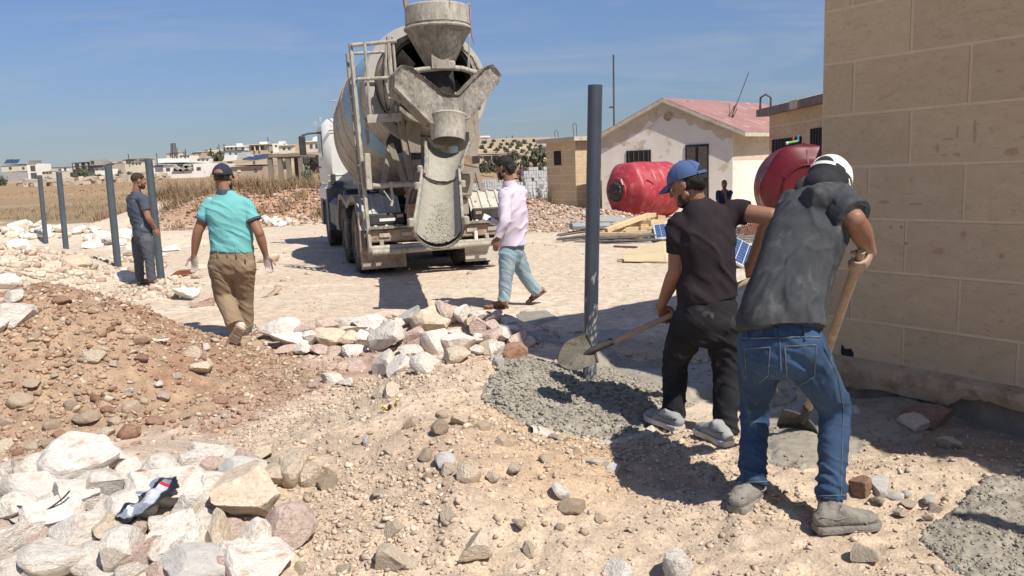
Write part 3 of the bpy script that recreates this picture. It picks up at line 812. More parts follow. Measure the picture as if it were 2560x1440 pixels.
concrete('wet_concrete', 'lumpy wet grey concrete poured round the foot of the front post',
         [(1185, 985), (1235, 930), (1300, 912), (1390, 912), (1440, 896), (1560, 900), (1660, 905), (1760, 905), (1900, 925), (2010, 960), (1990, 1015), (1880, 1030), (1780, 1010), (1700, 1030), (1635, 1050), (1590, 1092), (1520, 1106), (1430, 1100), (1330, 1068), (1275, 1045), (1215, 1018)],
         .060, .016, .0085, .16, 30, 11, smooth_from=(.55, 1.05, lambda X, Y: X * .7 + (Y - 4.8) * .6))
concrete('wet_concrete', 'smooth wet concrete puddle at the second shovel by the block wall',
         [(1890, 1150), (1905, 1060), (1960, 1010), (2080, 985), (2180, 1015), (2260, 1050), (2345, 1080), (2300, 1115), (2200, 1110), (2130, 1160), (2010, 1195)], .030, .006, .011, .12, 18, 12)
concrete('wet_concrete', 'pitted wet concrete patch in the bottom right corner',
         [(2285, 1345), (2330, 1290), (2400, 1240), (2450, 1195), (2600, 1185), (2760, 1250), (2760, 1480), (2480, 1480), (2360, 1420)], .018, .006, .009, .16, 28, 13)
concrete('wet_concrete', 'thin cement splash beside the sandals of the man in the lilac shirt', [(1250, 795), (1290, 778), (1370, 778), (1405, 795), (1360, 812), (1270, 812)], .012, .002, .02, .1, 10, 14)
concrete('wet_concrete', 'thin cement splash just behind the front post', [(1300, 838), (1360, 826), (1460, 824), (1600, 828), (1570, 856), (1400, 862), (1320, 856)], .012, .002, .02, .1, 10, 15)
# coated aggregate standing out of the two stony pours
def lumps(name, label, jobs, seed):
    g = np.random.default_rng(seed)
    pr = [rock_verts(700 + i, 1, 5, .45, .8, .1) for i in range(8)]
    pr = [v * (1 + g.uniform(-.2, .2, (len(v), 1))) for v in pr]
    VV, FF, b = [], [], 0
    for ci, n, s0, s1, keepf in jobs:
        Pv, sd = CON[ci]
        k = g.integers(len(Pv), size=n * 3)
        k = k[(sd[k] > .02) & (g.random(len(k)) < keepf(Pv[k]))][:n]
        for i in k:
            s = s0 + (s1 - s0) * g.random() ** 2
            v = pr[int(g.integers(8))] * s * g.uniform(.7, 1.3, 3)
            a = g.random() * 6.28; ca, sa = math.cos(a), math.sin(a)
            v = np.stack([v[:, 0] * ca - v[:, 1] * sa, v[:, 0] * sa + v[:, 1] * ca, v[:, 2] * .75], 1)
            VV.append(v + Pv[i] + [g.uniform(-.005, .005), g.uniform(-.005, .005), s * .12]); FF.append(ICO[1][1] + b); b += len(v)
    return tag(obj(name, mesh_from(name, np.concatenate(VV), np.concatenate(FF), m_wet, True)), label, kind='stuff')
lumps('aggregate', 'cement coated stones standing out of the fresh concrete', [
    (0, 5200, .004, .016, lambda P: .02 + .98 * sstep(.95, .45, P[:, 0] * .7 + (P[:, 1] - 4.8) * .6 + .2 * fbm(P[:, :2] * 2, 2, 8))),
    (2, 1500, .003, .009, lambda P: .3 + .7 * sstep(-.2, .4, fbm(P[:, :2] * 4, 2, 3))), (1, 150, .004, .010, lambda P: .4 * np.ones(len(P)))], 55)
# pale dried cement crusted along the near rim of the pit
m_dry = M('dried_cement', (.48, .43, .365), (.56, .50, .43), scale=20, rough=.95, bump=.4, bscale=40)
V = []; F = []
rim = catmull([G(*p) for p in ((1330, 1072), (1390, 1092), (1440, 1108), (1500, 1116), (1560, 1108), (1600, 1094), (1640, 1070), (1680, 1052))], 10)
g = np.random.default_rng(8)
for p in rim:
    for k, (o_, h_) in enumerate(((.06, .01), (.02, .028), (-.04, .016), (-.11, -.02))):
        j = g.normal(0, .006, 3)
        V.append((p[0] + j[0], p[1] + o_ + j[1], tz(p[0], p[1] + o_) + h_ * (0.6 + .4 * g.random()) + j[2] * .4))
for i in range(len(rim) - 1):
    for k in range(3): F.append((i * 4 + k, i * 4 + k + 1, (i + 1) * 4 + k + 1, (i + 1) * 4 + k))
tag(MB().add(V, F).build('dried_cement', m_dry, None, True), 'pale crust of dried cement along the near rim of the wet concrete', kind='stuff')

MARKS = {
 'white rubble behind the far posts': [(107, 575, 'the farthest left post'), (157, 590, 'the second post'), (30, 575, 'the left end of the rubble')],
 'white stones between the posts': [(160, 600, 'the second post'), (285, 600, 'the third post'), (385, 600, 'the fourth post')],
 'small white heap by the truck': [(688, 553, 'the middle of the small white heap'), (650, 555, 'the left end of the small heap'), (725, 550, 'the truck side end of the heap')],
 'rocks heaped in the lower left corner': [(372, 1300, 'the foil packet'), (205, 1158, 'the biggest pale boulder'), (632, 1262, 'the big tan block'), (719, 1327, 'the pink speckled boulder'), (500, 1418, 'the long grey front rock'), (95, 1221, 'the long flat white rock'), (609, 1195, 'the grey flat rock')],
 'stones stacked in the rubble row': [(702, 827, 'the long flat end stone'), (965, 856, 'the bulky white middle stone'), (1077, 814, 'the large tan boulder'), (1142, 871, 'the wide white front stone'), (960, 921, 'the upright white stone'), (1290, 887, 'the dark red end stone')],
 'stones scattered on the spoil': [(975, 1025, 'the yellow wrapper'), (1172, 1190, 'the largest tan spoil rock'), (1400, 1228, 'the pale stone on ochre soil'), (1185, 1365, 'the broad half-buried rock'), (1475, 980, 'the front post'), (1820, 1090, 'the black trainers'), (700, 1330, 'the pink speckled boulder')],
 'stones by the right hand concrete': [(2153, 1218, 'the dark reddish stone'), (2162, 1392, 'the round pale stone'), (2115, 1300, 'the front boot'), (2285, 1065, 'the big tan stone at the wall')],
 'stones and clods of the brown mound': [(154, 754, 'the crowning red clod'), (239, 898, 'the high pale stone'), (508, 926, 'the right flank slab'), (318, 1081, 'the rusty red clod'), (405, 859, 'the paper scrap'), (552, 1003, 'the red clod at the toe')],
 'stones strewn over the yard': [(115, 608, 'the farthest left post'), (165, 622, 'the second post'), (295, 668, 'the third post'), (403, 697, 'the fourth post'), (585, 840, 'the walking man'), (45, 790, 'the white boulder')],
}
WHERE = {'white rubble behind the far posts': 'rubble stone', 'white stones between the posts': 'scattered stone', 'small white heap by the truck': 'heap stone', 'rocks heaped in the lower left corner': 'rock', 'stones stacked in the rubble row': 'rubble row stone', 'stones scattered on the spoil': 'stone on the spoil', 'stones by the right hand concrete': 'stone', 'stones and clods of the brown mound': 'mound stone', 'stones strewn over the yard': 'yard stone'}
HUE = {'w': 'white', 't': 'tan', 'p': 'pinkish', 'r': 'dark red', 'g': 'grey', 'b': 'brown'}
_lab = {}
for o, px, py, w, h, k, grp in ROCKS:
    mx, my, mk = min(MARKS[grp], key=lambda m: math.hypot(m[0] - px, (m[1] - py) * 1.6))
    dx, dy = px - mx, (py - my) * 1.6
    side_ = ('left of' if dx < 0 else 'right of') if abs(dx) > abs(dy) * 1.8 else (('behind' if dy < 0 else 'in front of') if abs(dy) > abs(dx) * 1.8 else (('behind and left of' if dx < 0 else 'behind and right of') if dy < 0 else ('in front and left of' if dx < 0 else 'in front and right of')))
    shp = 'flat' if w > 1.8 * h else ('upright' if h > 1.12 * w else 'chunky')
    base_ = (HUE[k], shp, WHERE[grp], side_, mk)
    _lab.setdefault(base_, []).append((math.hypot(dx, dy), w * h, o))
for (hue, shp, what, side_, mk), lst in _lab.items():
    lst.sort(key=lambda t: t[0])
    order = ('nearest', 'second', 'third', 'fourth', 'fifth', 'sixth', 'seventh')
    for i, (_, ar, o) in enumerate(lst):
        pre = '' if len(lst) == 1 else order[min(i, 6)] + ' '
        lb = pre + hue + ' ' + shp + ' ' + what + ' ' + side_ + ' ' + mk
        o['label'] = lb if len(lb.split()) <= 16 else pre + hue + ' ' + what + ' ' + side_ + ' ' + mk
# ================================================================== CONCRETE MIXER TRUCK
m_crust = M('cement_crust', (.225, .20, .165), (.36, .325, .275), (.165, .145, .115), scale=9, rough=.95, spec=.15, bump=.9, bscale=28, lo=.38, hi=.62, bdist=.03, stretch=(1, 1, .45), fine=(26, .80, 1.12))
m_crust_lt = M('pale_cement_crust', (.36, .33, .275), (.47, .43, .365), (.25, .22, .175), scale=7, rough=.95, spec=.15, bump=.6, bscale=30, stretch=(1, 1, .4), fine=(22, .78, 1.1))
m_dustmetal = M('dusty_metal', (.26, .225, .185), (.34, .30, .25), (.20, .145, .105), scale=5, rough=.8, spec=.3, bump=.35, bscale=30, c3lo=.54, c3hi=.70, stretch=(1, 1, .35))
m_rust = M('rusty_beam', (.26, .165, .11), (.38, .31, .245), (.17, .10, .07), scale=5, rough=.9, spec=.2, bump=.4, bscale=30)
m_drum = M('dusty_cream_paint', (.35, .30, .24), (.43, .38, .31), (.25, .20, .15), scale=1.8, rough=.68, spec=.35, bump=.15, bscale=25, c3lo=.50, c3hi=.72, stretch=(1, .6, 1.4), fine=(7, .82, 1.08))
m_drumblue = M('faded_blue_paint', (.15, .29, .43), (.22, .37, .49), (.40, .37, .31), scale=2.5, rough=.55, spec=.4, c3lo=.58, c3hi=.75, bump=.1)
m_drumgrey = M('grey_drum_ring', (.30, .285, .255), (.37, .35, .31), scale=4, rough=.7, bump=.2)
m_dark = M('dark_interior', (.035, .032, .03), (.06, .055, .05), scale=6, rough=.9, spec=.2)
m_black = M('black_plastic', (.03, .03, .033), (.055, .053, .05), scale=8, rough=.55, spec=.4)
m_tyre = M('dusty_tyre', (.055, .052, .05), (.19, .165, .135), scale=5, rough=.95, spec=.15, bump=.3, bscale=30, lo=.42, hi=.70)
m_rim = M('dusty_wheel_rim', (.22, .185, .155), (.32, .28, .235), scale=6, rough=.8, spec=.3, bump=.2)
m_cab = M('white_cab_paint', (.68, .67, .63), (.60, .575, .52), scale=3, rough=.35, spec=.5, lo=.45, hi=.8)
m_navy = M('dark_blue_grey_plastic', (.060, .072, .095), (.15, .14, .13), scale=5, rough=.6, lo=.42, hi=.75)
m_galv = M('dusty_grey_steel', (.33, .345, .34), (.43, .43, .40), (.50, .46, .38), scale=4, rough=.55, spec=.4, bump=.1, c3lo=.55, c3hi=.75)
m_galv_d = M('pale_dusty_steel', (.44, .41, .35), (.53, .49, .42), (.36, .30, .235), scale=4, rough=.75, bump=.25)
m_glass_d = M('dark_glass', (.02, .025, .03), rough=.08, spec=.6)
m_flap = M('dusty_rubber_flap', (.30, .25, .205), (.40, .345, .29), (.21, .16, .12), scale=4, rough=.95, spec=.1, bump=.3, stretch=(1, 1, .5))
m_flow = M('fresh_concrete', (.31, .285, .225), (.37, .34, .275), (.26, .238, .185), scale=9, rough=.6, spec=.4, bump=.4, bscale=45, bdist=.012)
m_cord = M('red_cord', (.35, .06, .05), rough=.8)
m_lamp = M('dusty_tail_lamp', (.35, .12, .08), (.42, .33, .25), scale=8, rough=.5)
m_plate = M('white_marking', (.72, .70, .65), rough=.6)

TO = np.array([-1.075, 12.23, 0]); TTH = R(18)
truck = empty('mixer_truck', (TO[0], TO[1], 0.0), TTH, 'cement-crusted concrete mixer truck seen from behind with its chute swung out', 'truck')
TU = np.array([math.cos(TTH), math.sin(TTH), 0]); TVv = np.array([-math.sin(TTH), math.cos(TTH), 0])
def tp(name, mb, mat, parent=None, smooth=False):
    return mb.build(name, mat, parent or truck, smooth)
ROTX90 = Matrix.Rotation(R(-90), 4, 'X')     # lathe axis z -> y
def ylathe(prof, u, v, z, n=40, tilt=0.0, a0=0, a1=2 * math.pi):
    """profile (r, along) spun about an axis pointing forward (v), front end lowered by tilt"""
    Mx = Matrix.Translation((u, v, z)) @ Matrix.Rotation(-tilt, 4, 'X') @ ROTX90
    return MB().lathe(prof, n, Mx, a0, a1)

# chassis
b = MB()
for s in (-.42, .42):
    b.box((s, 4.0, .92), (.09, 7.6, .26))
for v in (.4, 1.7, 3.3, 4.8, 6.2):
    b.box((0, v, .90), (.76, .12, .18))
for v in (.95, 2.5, 6.7):
    b.tube([(-.95, v, .52), (.95, v, .52)], .09, 10)
b.box((0, 1.7, .70), (.7, 1.9, .25))
b.box((0, 5.9, .85), (.75, 1.6, .7))
tp('chassis', b, m_dark)
# wheels
def wheel(u, v, r=.52, w=.30, side=-1, name='wheel'):
    root = None
    prof = [(r * .56, -w / 2 * .86), (r * .62, -w / 2), (r * .90, -w / 2), (r * .985, -w / 2 * .80), (r, -w * .25), (r, w * .25), (r * .985, w / 2 * .80), (r * .90, w / 2), (r * .62, w / 2), (r * .56, w / 2 * .86), (r * .56, -w / 2 * .86)]
    Mx = Matrix.Translation((u, v, r)) @ Matrix.Rotation(R(90), 4, 'Y')
    b = MB().lathe(prof, 40, Mx)
    for k in range(44):
        a = 2 * math.pi * k / 44
        for sx in (-1, 1):
            aa = a + (.07 if sx > 0 else 0)
            c = (u + sx * w * .30, v + math.cos(aa) * r * 1.0, r + math.sin(aa) * r * 1.0)
            b.box(c, (w * .30, .040, .036), Matrix.Rotation(aa - math.pi / 2, 3, 'X'))
    t = tp('wheel', b, m_tyre, None, True)
    q = side
    rb = MB().lathe([(.0, q * w * .10), (r * .20, q * w * .12), (r * .22, q * w * .30), (r * .30, q * w * .30), (r * .32, q * w * .02), (r * .46, -q * w * .02), (r * .50, q * w * .36), (r * .57, q * w * .43)], 32, Mx)
    for k in range(10):
        a = 2 * math.pi * k / 10
        rb.box((u + q * w * .05, v + math.cos(a) * r * .39, r + math.sin(a) * r * .39), (.05, .03, .03))
    rb.build('rim', m_rim, t, True)
    return t
for v in (.95, 2.5):
    for s in (-1, 1):
        wheel(s * 1.09 if s < 0 else .86, v, side=s)
        wheel(s * .76 if s < 0 else .54, v, side=s, w=.27)
for s in (-1, 1):
    wheel(s * 1.03 if s < 0 else .90, 6.75, side=s)
# fenders over the tandem
for s, mm in ((-1, m_galv), (1, m_galv_d)):
    prof = [(.16, .74), (.28, .98), (.50, 1.22), (1.0, 1.235), (1.72, 1.10), (2.45, 1.235), (2.95, 1.22), (3.22, .95), (3.30, .62)]
    u0, u1 = (-1.26, -.58) if s < 0 else (.56, 1.14)
    b = MB()
    for (va, za), (vb, zb) in zip(prof[:-1], prof[1:]):
        b.add([(u0, va, za), (u1, va, za), (u1, vb, zb), (u0, vb, zb), (u0, va, za - .018), (u1, va, za - .018), (u1, vb, zb - .018), (u0, vb, zb - .018)],
              [(0, 1, 2, 3), (7, 6, 5, 4), (0, 4, 5, 1), (2, 6, 7, 3), (1, 5, 6, 2), (3, 7, 4, 0)])
    f = tp('fender', b, mm)
    r_ = MB()
    for k in range(4):
        uu = u0 + (u1 - u0) * (.12 + .25 * k)
        for (va, za), (vb, zb) in zip(prof[:4], prof[1:4]):
            r_.bar((uu, va, za + .012), (uu, vb, zb + .012), .05, .03, bev=.008)
    for k in range(5):
        r_.lathe([(.022, 0), (.018, .012), (0, .014)], 8, Matrix.Translation((u0 + .12 + .11 * k, .36 + .06 * (k % 2), 1.08 + .05 * (k % 2))) @ Matrix.Rotation(R(40), 4, 'X'))
    r_.build('rib', mm, f)
    e = MB()
    us = -1.262 if s < 0 else 1.142
    for (va, za), (vb, zb) in zip(prof[:-1], prof[1:]):
        e.bar((us, va, za - .03), (us, vb, zb - .03), .012, .10)
    e.bar((us + .0, .16, .74), (us, .16, .44), .012, .12, up=(0, 1, 0))
    e.build('edge_strip', m_rust if s < 0 else m_dustmetal, f)
# side plate hanging behind the left tandem tyre
tp('side_plate', MB().box((-1.215, .22, .70), (.10, .05, .62)), m_crust)
# mud flaps
for u0, u1 in ((-1.25, -.54), (.44, 1.01)):
    b = MB().box(((u0 + u1) / 2, .30, .27), (u1 - u0, .025, .34))
    fl = tp('mud_flap', b, m_flap if u0 < 0 else m_galv_d)
    MB().box(((u0 + u1) / 2, .282, .165), (u1 - u0 + .005, .012, .13)).build('lower_strip', m_flap if u0 < 0 else m_galv_d, fl)
# rear beam, bumper and lamps
tp('rear_beam', MB().box((-.10, .10, .63), (2.06, .12, .20), bev=.02), m_rust)
sh = tp('rear_shelf', MB().box((-.10, .07, .755), (2.06, .20, .03)), m_crust)
for u in (-.9, -.55, .5, .85):
    MB().box((u, .03, .64), (.17, .03, .07), bev=.01).build('plate', m_crust_lt, sh)
bp = tp('bumper', MB().box((-.12, 0.0, .43), (2.08, .13, .115), bev=.03), m_crust_lt)
for u in (-.95, .75):
    MB().bar((u, .02, .47), (u, .08, .58), .06, .06).build('bracket', m_dustmetal, bp)
tp('bumper_bar', MB().tube([(-1.12, -.085, .385), (-.2, -.09, .40), (.92, -.085, .415)], .045, 10), m_crust_lt, None, True)
tb = tp('tail_lamp_box', MB().box((-.83, .20, .88), (.56, .10, .18), bev=.02), m_black)
MB().box((-.82, .143, .87), (.25, .012, .045)).build('marking', m_plate, tb)
MB().box((-.62, .143, .92), (.10, .012, .05)).build('lamp', m_lamp, tb)
tb = tp('tail_lamp_box', MB().box((.82, .20, .88), (.50, .10, .18), bev=.02), m_black)
MB().box((.66, .143, .90), (.10, .012, .05)).build('lamp', m_lamp, tb)
MB().box((.55, -.02, .55), (.05, .06, .14)).build('reflector', m_plate, tb)
# cab
b = MB().box((0, 6.85, 2.10), (2.42, 1.75, 1.58), bev=.16)
cab = tp('cab', b, m_cab, None, True)
lower = MB().box((0, 6.85, 1.22), (2.46, 1.70, .36), bev=.06)
lower.build('lower_panel', m_cab, cab)
for z in (2.62, 2.56, 1.62, 1.50): MB().box((-.88, 5.966, z), (.56, .014, .018)).build('panel_rib', m_cab, cab)
MB().box((-.70, 5.965, 2.25), (.26, .018, .52), bev=.05).build('rear_window', m_glass_d, cab)
MB().box((-1.05, 5.955, 1.52), (.11, .05, .24), bev=.02).build('vent', m_black, cab)
MB().box((-1.216, 6.75, 2.33), (.016, .9, .58), bev=.05).build('side_window', m_glass_d, cab)
MB().box((-1.0, 5.96, 1.36), (.32, .03, .22), bev=.02).build('step_panel', m_navy, cab)
gr = MB()
for v in (6.05, 7.5): gr.box((-1.23, v, 2.86), (.05, .05, .10))
gr.tube([(-.80, 5.9, 2.5), (-.80, 5.9, 3.25), (-.72, 5.9, 3.33)], .03, 8)
gr.tube([(-.92, 5.95, 2.85), (-.95, 5.9, 3.30)], .012, 6); gr.tube([(-.98, 5.9, 3.24), (-.80, 5.9, 3.24)], .012, 6)
gr.build('roof_fitting', m_galv, cab)
MB().box((0, 7.74, 2.3), (2.1, .03, .75), bev=.05).build('windscreen', m_glass_d, cab)
mi = MB().box((-1.60, 6.95, 2.33), (.15, .10, .44), bev=.035)
mio = mi.build('mirror', m_black, cab, True)
MB().tube([(-1.20, 7.0, 2.62), (-1.45, 6.98, 2.60), (-1.60, 6.96, 2.56)], .022, 8).build('mirror_arm', m_black, mio)
MB().box((-1.52, 6.97, 1.98), (.20, .10, .18), bev=.04).build('wide_mirror', m_black, mio)
MB().tube([(-1.52, 6.98, 2.1), (-1.3, 7.0, 1.85), (-1.2, 7.0, 1.80)], .015, 6).build('mirror_stay', m_black, mio)
b = MB()
b.prism([(-1.22, 5.85, 1.32), (-1.22, 7.75, 1.32), (-1.22, 7.75, .45), (-1.22, 7.30, .45), (-1.22, 7.22, .95), (-1.22, 6.9, 1.14), (-1.22, 6.6, 1.14), (-1.22, 6.25, .95), (-1.22, 6.1, .40), (-1.22, 5.85, .40)], (.42, 0, 0))
b.prism([(1.22, 5.85, 1.32), (1.22, 7.75, 1.32), (1.22, 7.75, .45), (1.22, 7.30, .45), (1.22, 7.22, .95), (1.22, 6.9, 1.14), (1.22, 6.6, 1.14), (1.22, 6.25, .95), (1.22, 6.1, .40), (1.22, 5.85, .40)], (-.42, 0, 0))
tp('front_fender', b, m_navy)
b = MB().box((-1.0, 4.35, .82), (.48, 1.9, .62), bev=.12)
tp('fuel_tank', b, m_navy, None, True)
tp('air_tank', MB().box((-.85, 3.55, 1.15), (.5, .25, .35), bev=.05), m_black)
tp('fuel_tank', MB().box((1.0, 4.35, .82), (.48, 1.9, .62), bev=.12), m_navy, None, True)
tp('side_guard', MB().box((-1.24, 3.50, .75), (.06, .30, .42), bev=.02), m_flap)
tp('water_tank', MB().box((.1, 5.45, 1.75), (1.5, .45, .9), bev=.15), m_galv, None, True)
# drum
TILT = math.atan(.19)
def cz(v): return 3.02 - .19 * (v - .5)
DPROF = [(.66, .42), (.72, .46), (.74, .55), (.80, .70), (.92, .95), (1.04, 1.30), (1.15, 1.70), (1.225, 2.15), (1.262, 2.6), (1.27, 3.1), (1.262, 3.6), (1.20, 4.1), (1.06, 4.6), (.86, 5.0), (.60, 5.28), (.0, 5.34)]
def dsc(v):  # radius by station
    rr = [p[0] for p in DPROF][::1]; vv = [p[1] for p in DPROF]
    return float(np.interp(v, vv, rr))
def station(v, r, n=56, wob=None):
    """ring of points round the tilted drum axis"""
    out = []
    ct, st = math.cos(TILT), math.sin(TILT)
    for k in range(n):
        a = 2 * math.pi * k / n
        vv = v + (wob(a) if wob else 0)
        rr = r(vv) if callable(r) else r
        x, zz = rr * math.cos(a), rr * math.sin(a)
        out.append((.06 + x, vv + zz * st, cz(vv) + zz * ct))
    return out
def rings(stations):
    V, F, n = [], [], len(stations[0])
    for s in stations: V += s
    for i in range(len(stations) - 1):
        for k in range(n):
            F.append((i * n + k, i * n + (k + 1) % n, (i + 1) * n + (k + 1) % n, (i + 1) * n + k))
    return MB().add(V, F)
dr = rings([station(v, r) for r, v in DPROF])
drum = tp('drum', dr, m_drum, None, True)
rings([station(v, r) for r, v in [(.66, .42), (.64, .5), (.66, .75), (.78, 1.1), (.95, 1.7), (1.0, 2.6), (.0, 2.7)]]).build('drum_mouth', m_dark, drum, True)
wv = lambda ph, amp: (lambda a: amp * math.sin(a * 2 + ph) + .5 * amp * math.sin(a * 3 + ph * 2))
lo_, hi_ = wv(.6, .10), wv(2.0, .16)
ss = []
for t in np.linspace(0, 1, 9):
    ss.append(station(1.25 + .55 * t, lambda v: dsc(v) + .006, 56, (lambda t_: (lambda a: lo_(a) * (1 - t_) + hi_(a) * t_))(t)))
rings(ss).build('blue_band', m_drumblue, drum, True)
ss = [station(.98 + .16 * t, lambda v: dsc(v) + .007, 56, None) for t in np.linspace(0, 1, 4)]
rings(ss).build('pale_band', m_crust_lt, drum, True)
for v in (2.45, 3.05, 3.62, 4.15):
    rings([station(v + d, (lambda e: (lambda vv: dsc(vv) + e))(e), 56, lambda a: .16 * math.cos(a)) for d, e in ((-.03, -.01), (-.012, .014), (.012, .014), (.03, -.01))]).build('weld_seam', m_drum, drum, True)
# roller ring at the back of the drum
rings([station(v, r) for r, v in [(.86, .72), (1.00, .72), (1.02, .74), (1.02, .86), (1.00, .88), (.86, .88)]]).build('roller_ring', m_drumgrey, drum, True)
rings([station(v, r) for r, v in [(.70, .36), (.76, .36), (.78, .40), (.76, .48), (.70, .48)]]).build('mouth_rim', m_crust, drum, True)
for a0, mm in ((-.6, m_crust_lt), (2.3, m_crust)):
    bl = MB(); V = []; F = []
    for i in range(9):
        a = a0 + i * .12; v = .48 + i * .085
        for rr in (.64, .34):
            x, zz = rr * math.cos(a), rr * math.sin(a)
            V.append((.06 + x, v, cz(v) + zz))
    for i in range(8): F.append((2 * i, 2 * i + 1, 2 * i + 3, 2 * i + 2))
    bl.add(V, F); V2 = [(x, v + .02, z) for x, v, z in V]; bl.add(V2, [f[::-1] for f in F])
    bl.build('mixing_blade', mm, drum, fix=False)
# drum pedestals and rollers
b = MB()
b.prism([(-.40, .42, 2.30), (-.28, .42, 2.62), (-.15, .42, 2.52), (-.19, .42, 1.62), (-.30, .42, 1.60)], (0, .16, 0))
b.bar((-.47, .50, 2.50), (-.28, .50, 1.00), .10, .10)
b.bar((-.62, .62, 2.05), (-.30, .55, 1.0), .07, .10)
b.bar((-.22, .50, 1.7), (-.30, .50, .95), .16, .12)
b.prism([(.44, .42, 1.20), (.60, .42, 2.75), (.80, .42, 2.80), (.82, .42, 2.10), (.62, .42, 1.10)], (0, .16, 0))
b.bar((.40, .50, .95), (.52, .50, 1.5), .20, .14)
b.box((.10, .55, 1.55), (.80, .10, .14)); b.box((.08, .48, 1.05), (1.0, .14, .22))
b.bar((-.86, .7, 1.0), (-.62, .7, 2.0), .07, .08); b.bar((.95, .7, 1.0), (.72, .7, 2.0), .07, .08)
ped = tp('pedestal', b, m_dustmetal)
for u in (-.52, .66):
    rb = ylathe([(.0, -.06), (.15, -.06), (.17, -.04), (.17, .04), (.15, .06), (0, .06)], u, .66, 2.06, 20)
    ro = rb.build('roller', m_black, ped, True)
    ylathe([(.165, -.065), (.195, -.065), (.195, -.02), (.165, -.02)], u, .66, 2.06, 20).build('roller_rim', m_crust_lt, ro, True)
MB().box((-.26, .405, 1.84), (.15, .03, .11)).build('bracket', m_dark, ped)
# hopper
HU, HV = .135, .12
hm = Matrix.Translation((HU, HV, 0)) @ Matrix.Rotation(R(0), 4, 'X')
hp = MB().lathe([(.20, 3.16), (.485, 3.70), (.510, 3.735), (.505, 3.755), (.488, 3.77), (.478, 4.06), (.462, 4.06), (.468, 3.76), (.19, 3.20)], 40, hm)
hop = tp('hopper', hp, m_crust, None, True)
MB().lathe([(.513, 3.725), (.522, 3.745), (.513, 3.765), (.495, 3.765)], 40, hm).build('hopper_lip', m_crust_lt, hop, True)
MB().lathe([(.495, 3.80), (.492, 4.055), (.470, 4.075), (.462, 4.05)], 40, hm, ).build('hopper_collar', m_crust_lt, hop, True)
MB().box((-.335, .10, 4.03), (.05, .12, .30), Matrix.Rotation(R(-8), 3, 'Y')).build('hook_plate', m_dustmetal, hop)
MB().box((.57, .05, 4.09), (.15, .10, .04), Matrix.Rotation(R(-22), 3, 'Y')).build('hook_plate', m_dustmetal, hop)
MB().lathe([(.24, 3.22), (.26, 2.95), (.25, 2.72), (.20, 2.72)], 24, Matrix.Translation((.14, .30, 0))).build('throat', m_dark, hop, True)
MB().box((.09, -.12, 3.25), (.27, .02, .25), bev=.006).build('cover_plate', m_dustmetal, hop)
cb = MB().tube([(-.46, .0, 3.05), (-.30, 0, 3.11), (-.05, -.06, 3.13), (.18, -.08, 3.15), (.45, -.03, 3.14), (.75, 0, 3.06)], .042, 10)
cb.box((.25, -.07, 3.18), (.16, .10, .14), bev=.03)
cb.build('crossbar', m_crust_lt, hop, True)
for du, dv in ((0, 0), (.03, .02)):
    MB().tube([(.63 + du, .08, 4.05), (.62 + du * .5, .05 + dv, 3.75), (.585 - du, .02, 3.12)], .007, 5).build('wire', m_galv, hop)
MB().tube([(.635, .06, 4.06), (.64, .05, 3.8), (.655, .05, 3.62), (.69, .05, 3.52)], .007, 5).build('cord', m_cord, hop)
MB().tube([(.95, .55, 2.75), (.86, .30, 3.05), (.70, .20, 3.35), (.45, .35, 3.62)], .028, 8).build('support_arm', m_crust_lt, hop, True)
# Y-shaped funnel above the chute
yp = [(-.60, 3.10), (-.48, 3.09), (.02, 2.69), (.22, 2.68), (.66, 3.09), (.76, 3.12), (.88, 2.97), (.85, 2.87), (.36, 2.34), (.05, 2.27), (-.24, 2.27), (-.73, 2.80), (-.71, 2.98)]
V, F = [], []
cxy = (.08, 2.6)
layers = [(-.62, .93), (-.66, 1.0), (-.60, 1.015), (-.20, 1.015), (-.14, .97)]
for v, s in layers:
    for (u, z) in yp:
        V.append((cxy[0] + (u - cxy[0]) * s, v + (.10 if z < 2.5 else 0) * -1 * (1 if v < -.4 else 0), cxy[1] + (z - cxy[1]) * s))
n = len(yp)
for i in range(len(layers) - 1):
    for k in range(n): F.append((i * n + k, i * n + (k + 1) % n, (i + 1) * n + (k + 1) % n, (i + 1) * n + k))
F.append([k for k in range(n)][::-1]); F.append([(len(layers) - 1) * n + k for k in range(n)])
yb = MB().add(V, F)
bm = bmesh.new(); me_ = mesh_from('fork_chute', yb.V, yb.F, m_crust); bm.from_mesh(me_)
bmesh.ops.recalc_face_normals(bm, faces=bm.faces[:])
bmesh.ops.triangulate(bm, faces=bm.faces[:])
for _ in range(4):
    long = [e for e in bm.edges if e.calc_length() > .045]
    if long: bmesh.ops.subdivide_edges(bm, edges=long, cuts=1); bmesh.ops.triangulate(bm, faces=[f for f in bm.faces if len(f.verts) > 3])
co = np.array([v.co[:] for v in bm.verts]); nn_ = np.array([v.normal[:] for v in bm.verts])
dd = .012 * fbm(co * 14, 3, 4) + .008 * fbm(co * 40, 2, 6)
for v, c_, n_, d_ in zip(bm.verts, co, nn_, dd): v.co = c_ + n_ * d_
bm.to_mesh(me_); bm.free(); me_.polygons.foreach_set('use_smooth', np.ones(len(me_.polygons), bool))
try: me_.set_sharp_from_angle(angle=R(45))
except Exception: pass
fork = obj('fork_chute', me_, truck)
cm = Matrix.Translation((.05, -.60, 2.36)) @ Matrix.Rotation(R(-14), 4, 'X') @ Matrix.Rotation(R(6), 4, 'Y')
MB().lathe([(.275, .03), (.285, .0), (.27, -.02), (.255, -.30), (.245, -.36), (.225, -.36), (.24, .0), (.25, .03)], 32, cm).build('collar', m_crust_lt, fork, True)
MB().prism([(-.80, -.45, 2.70), (-.62, -.45, 2.60), (-.70, -.45, 2.86)], (0, .04, 0)).build('gusset', m_crust_lt, fork)
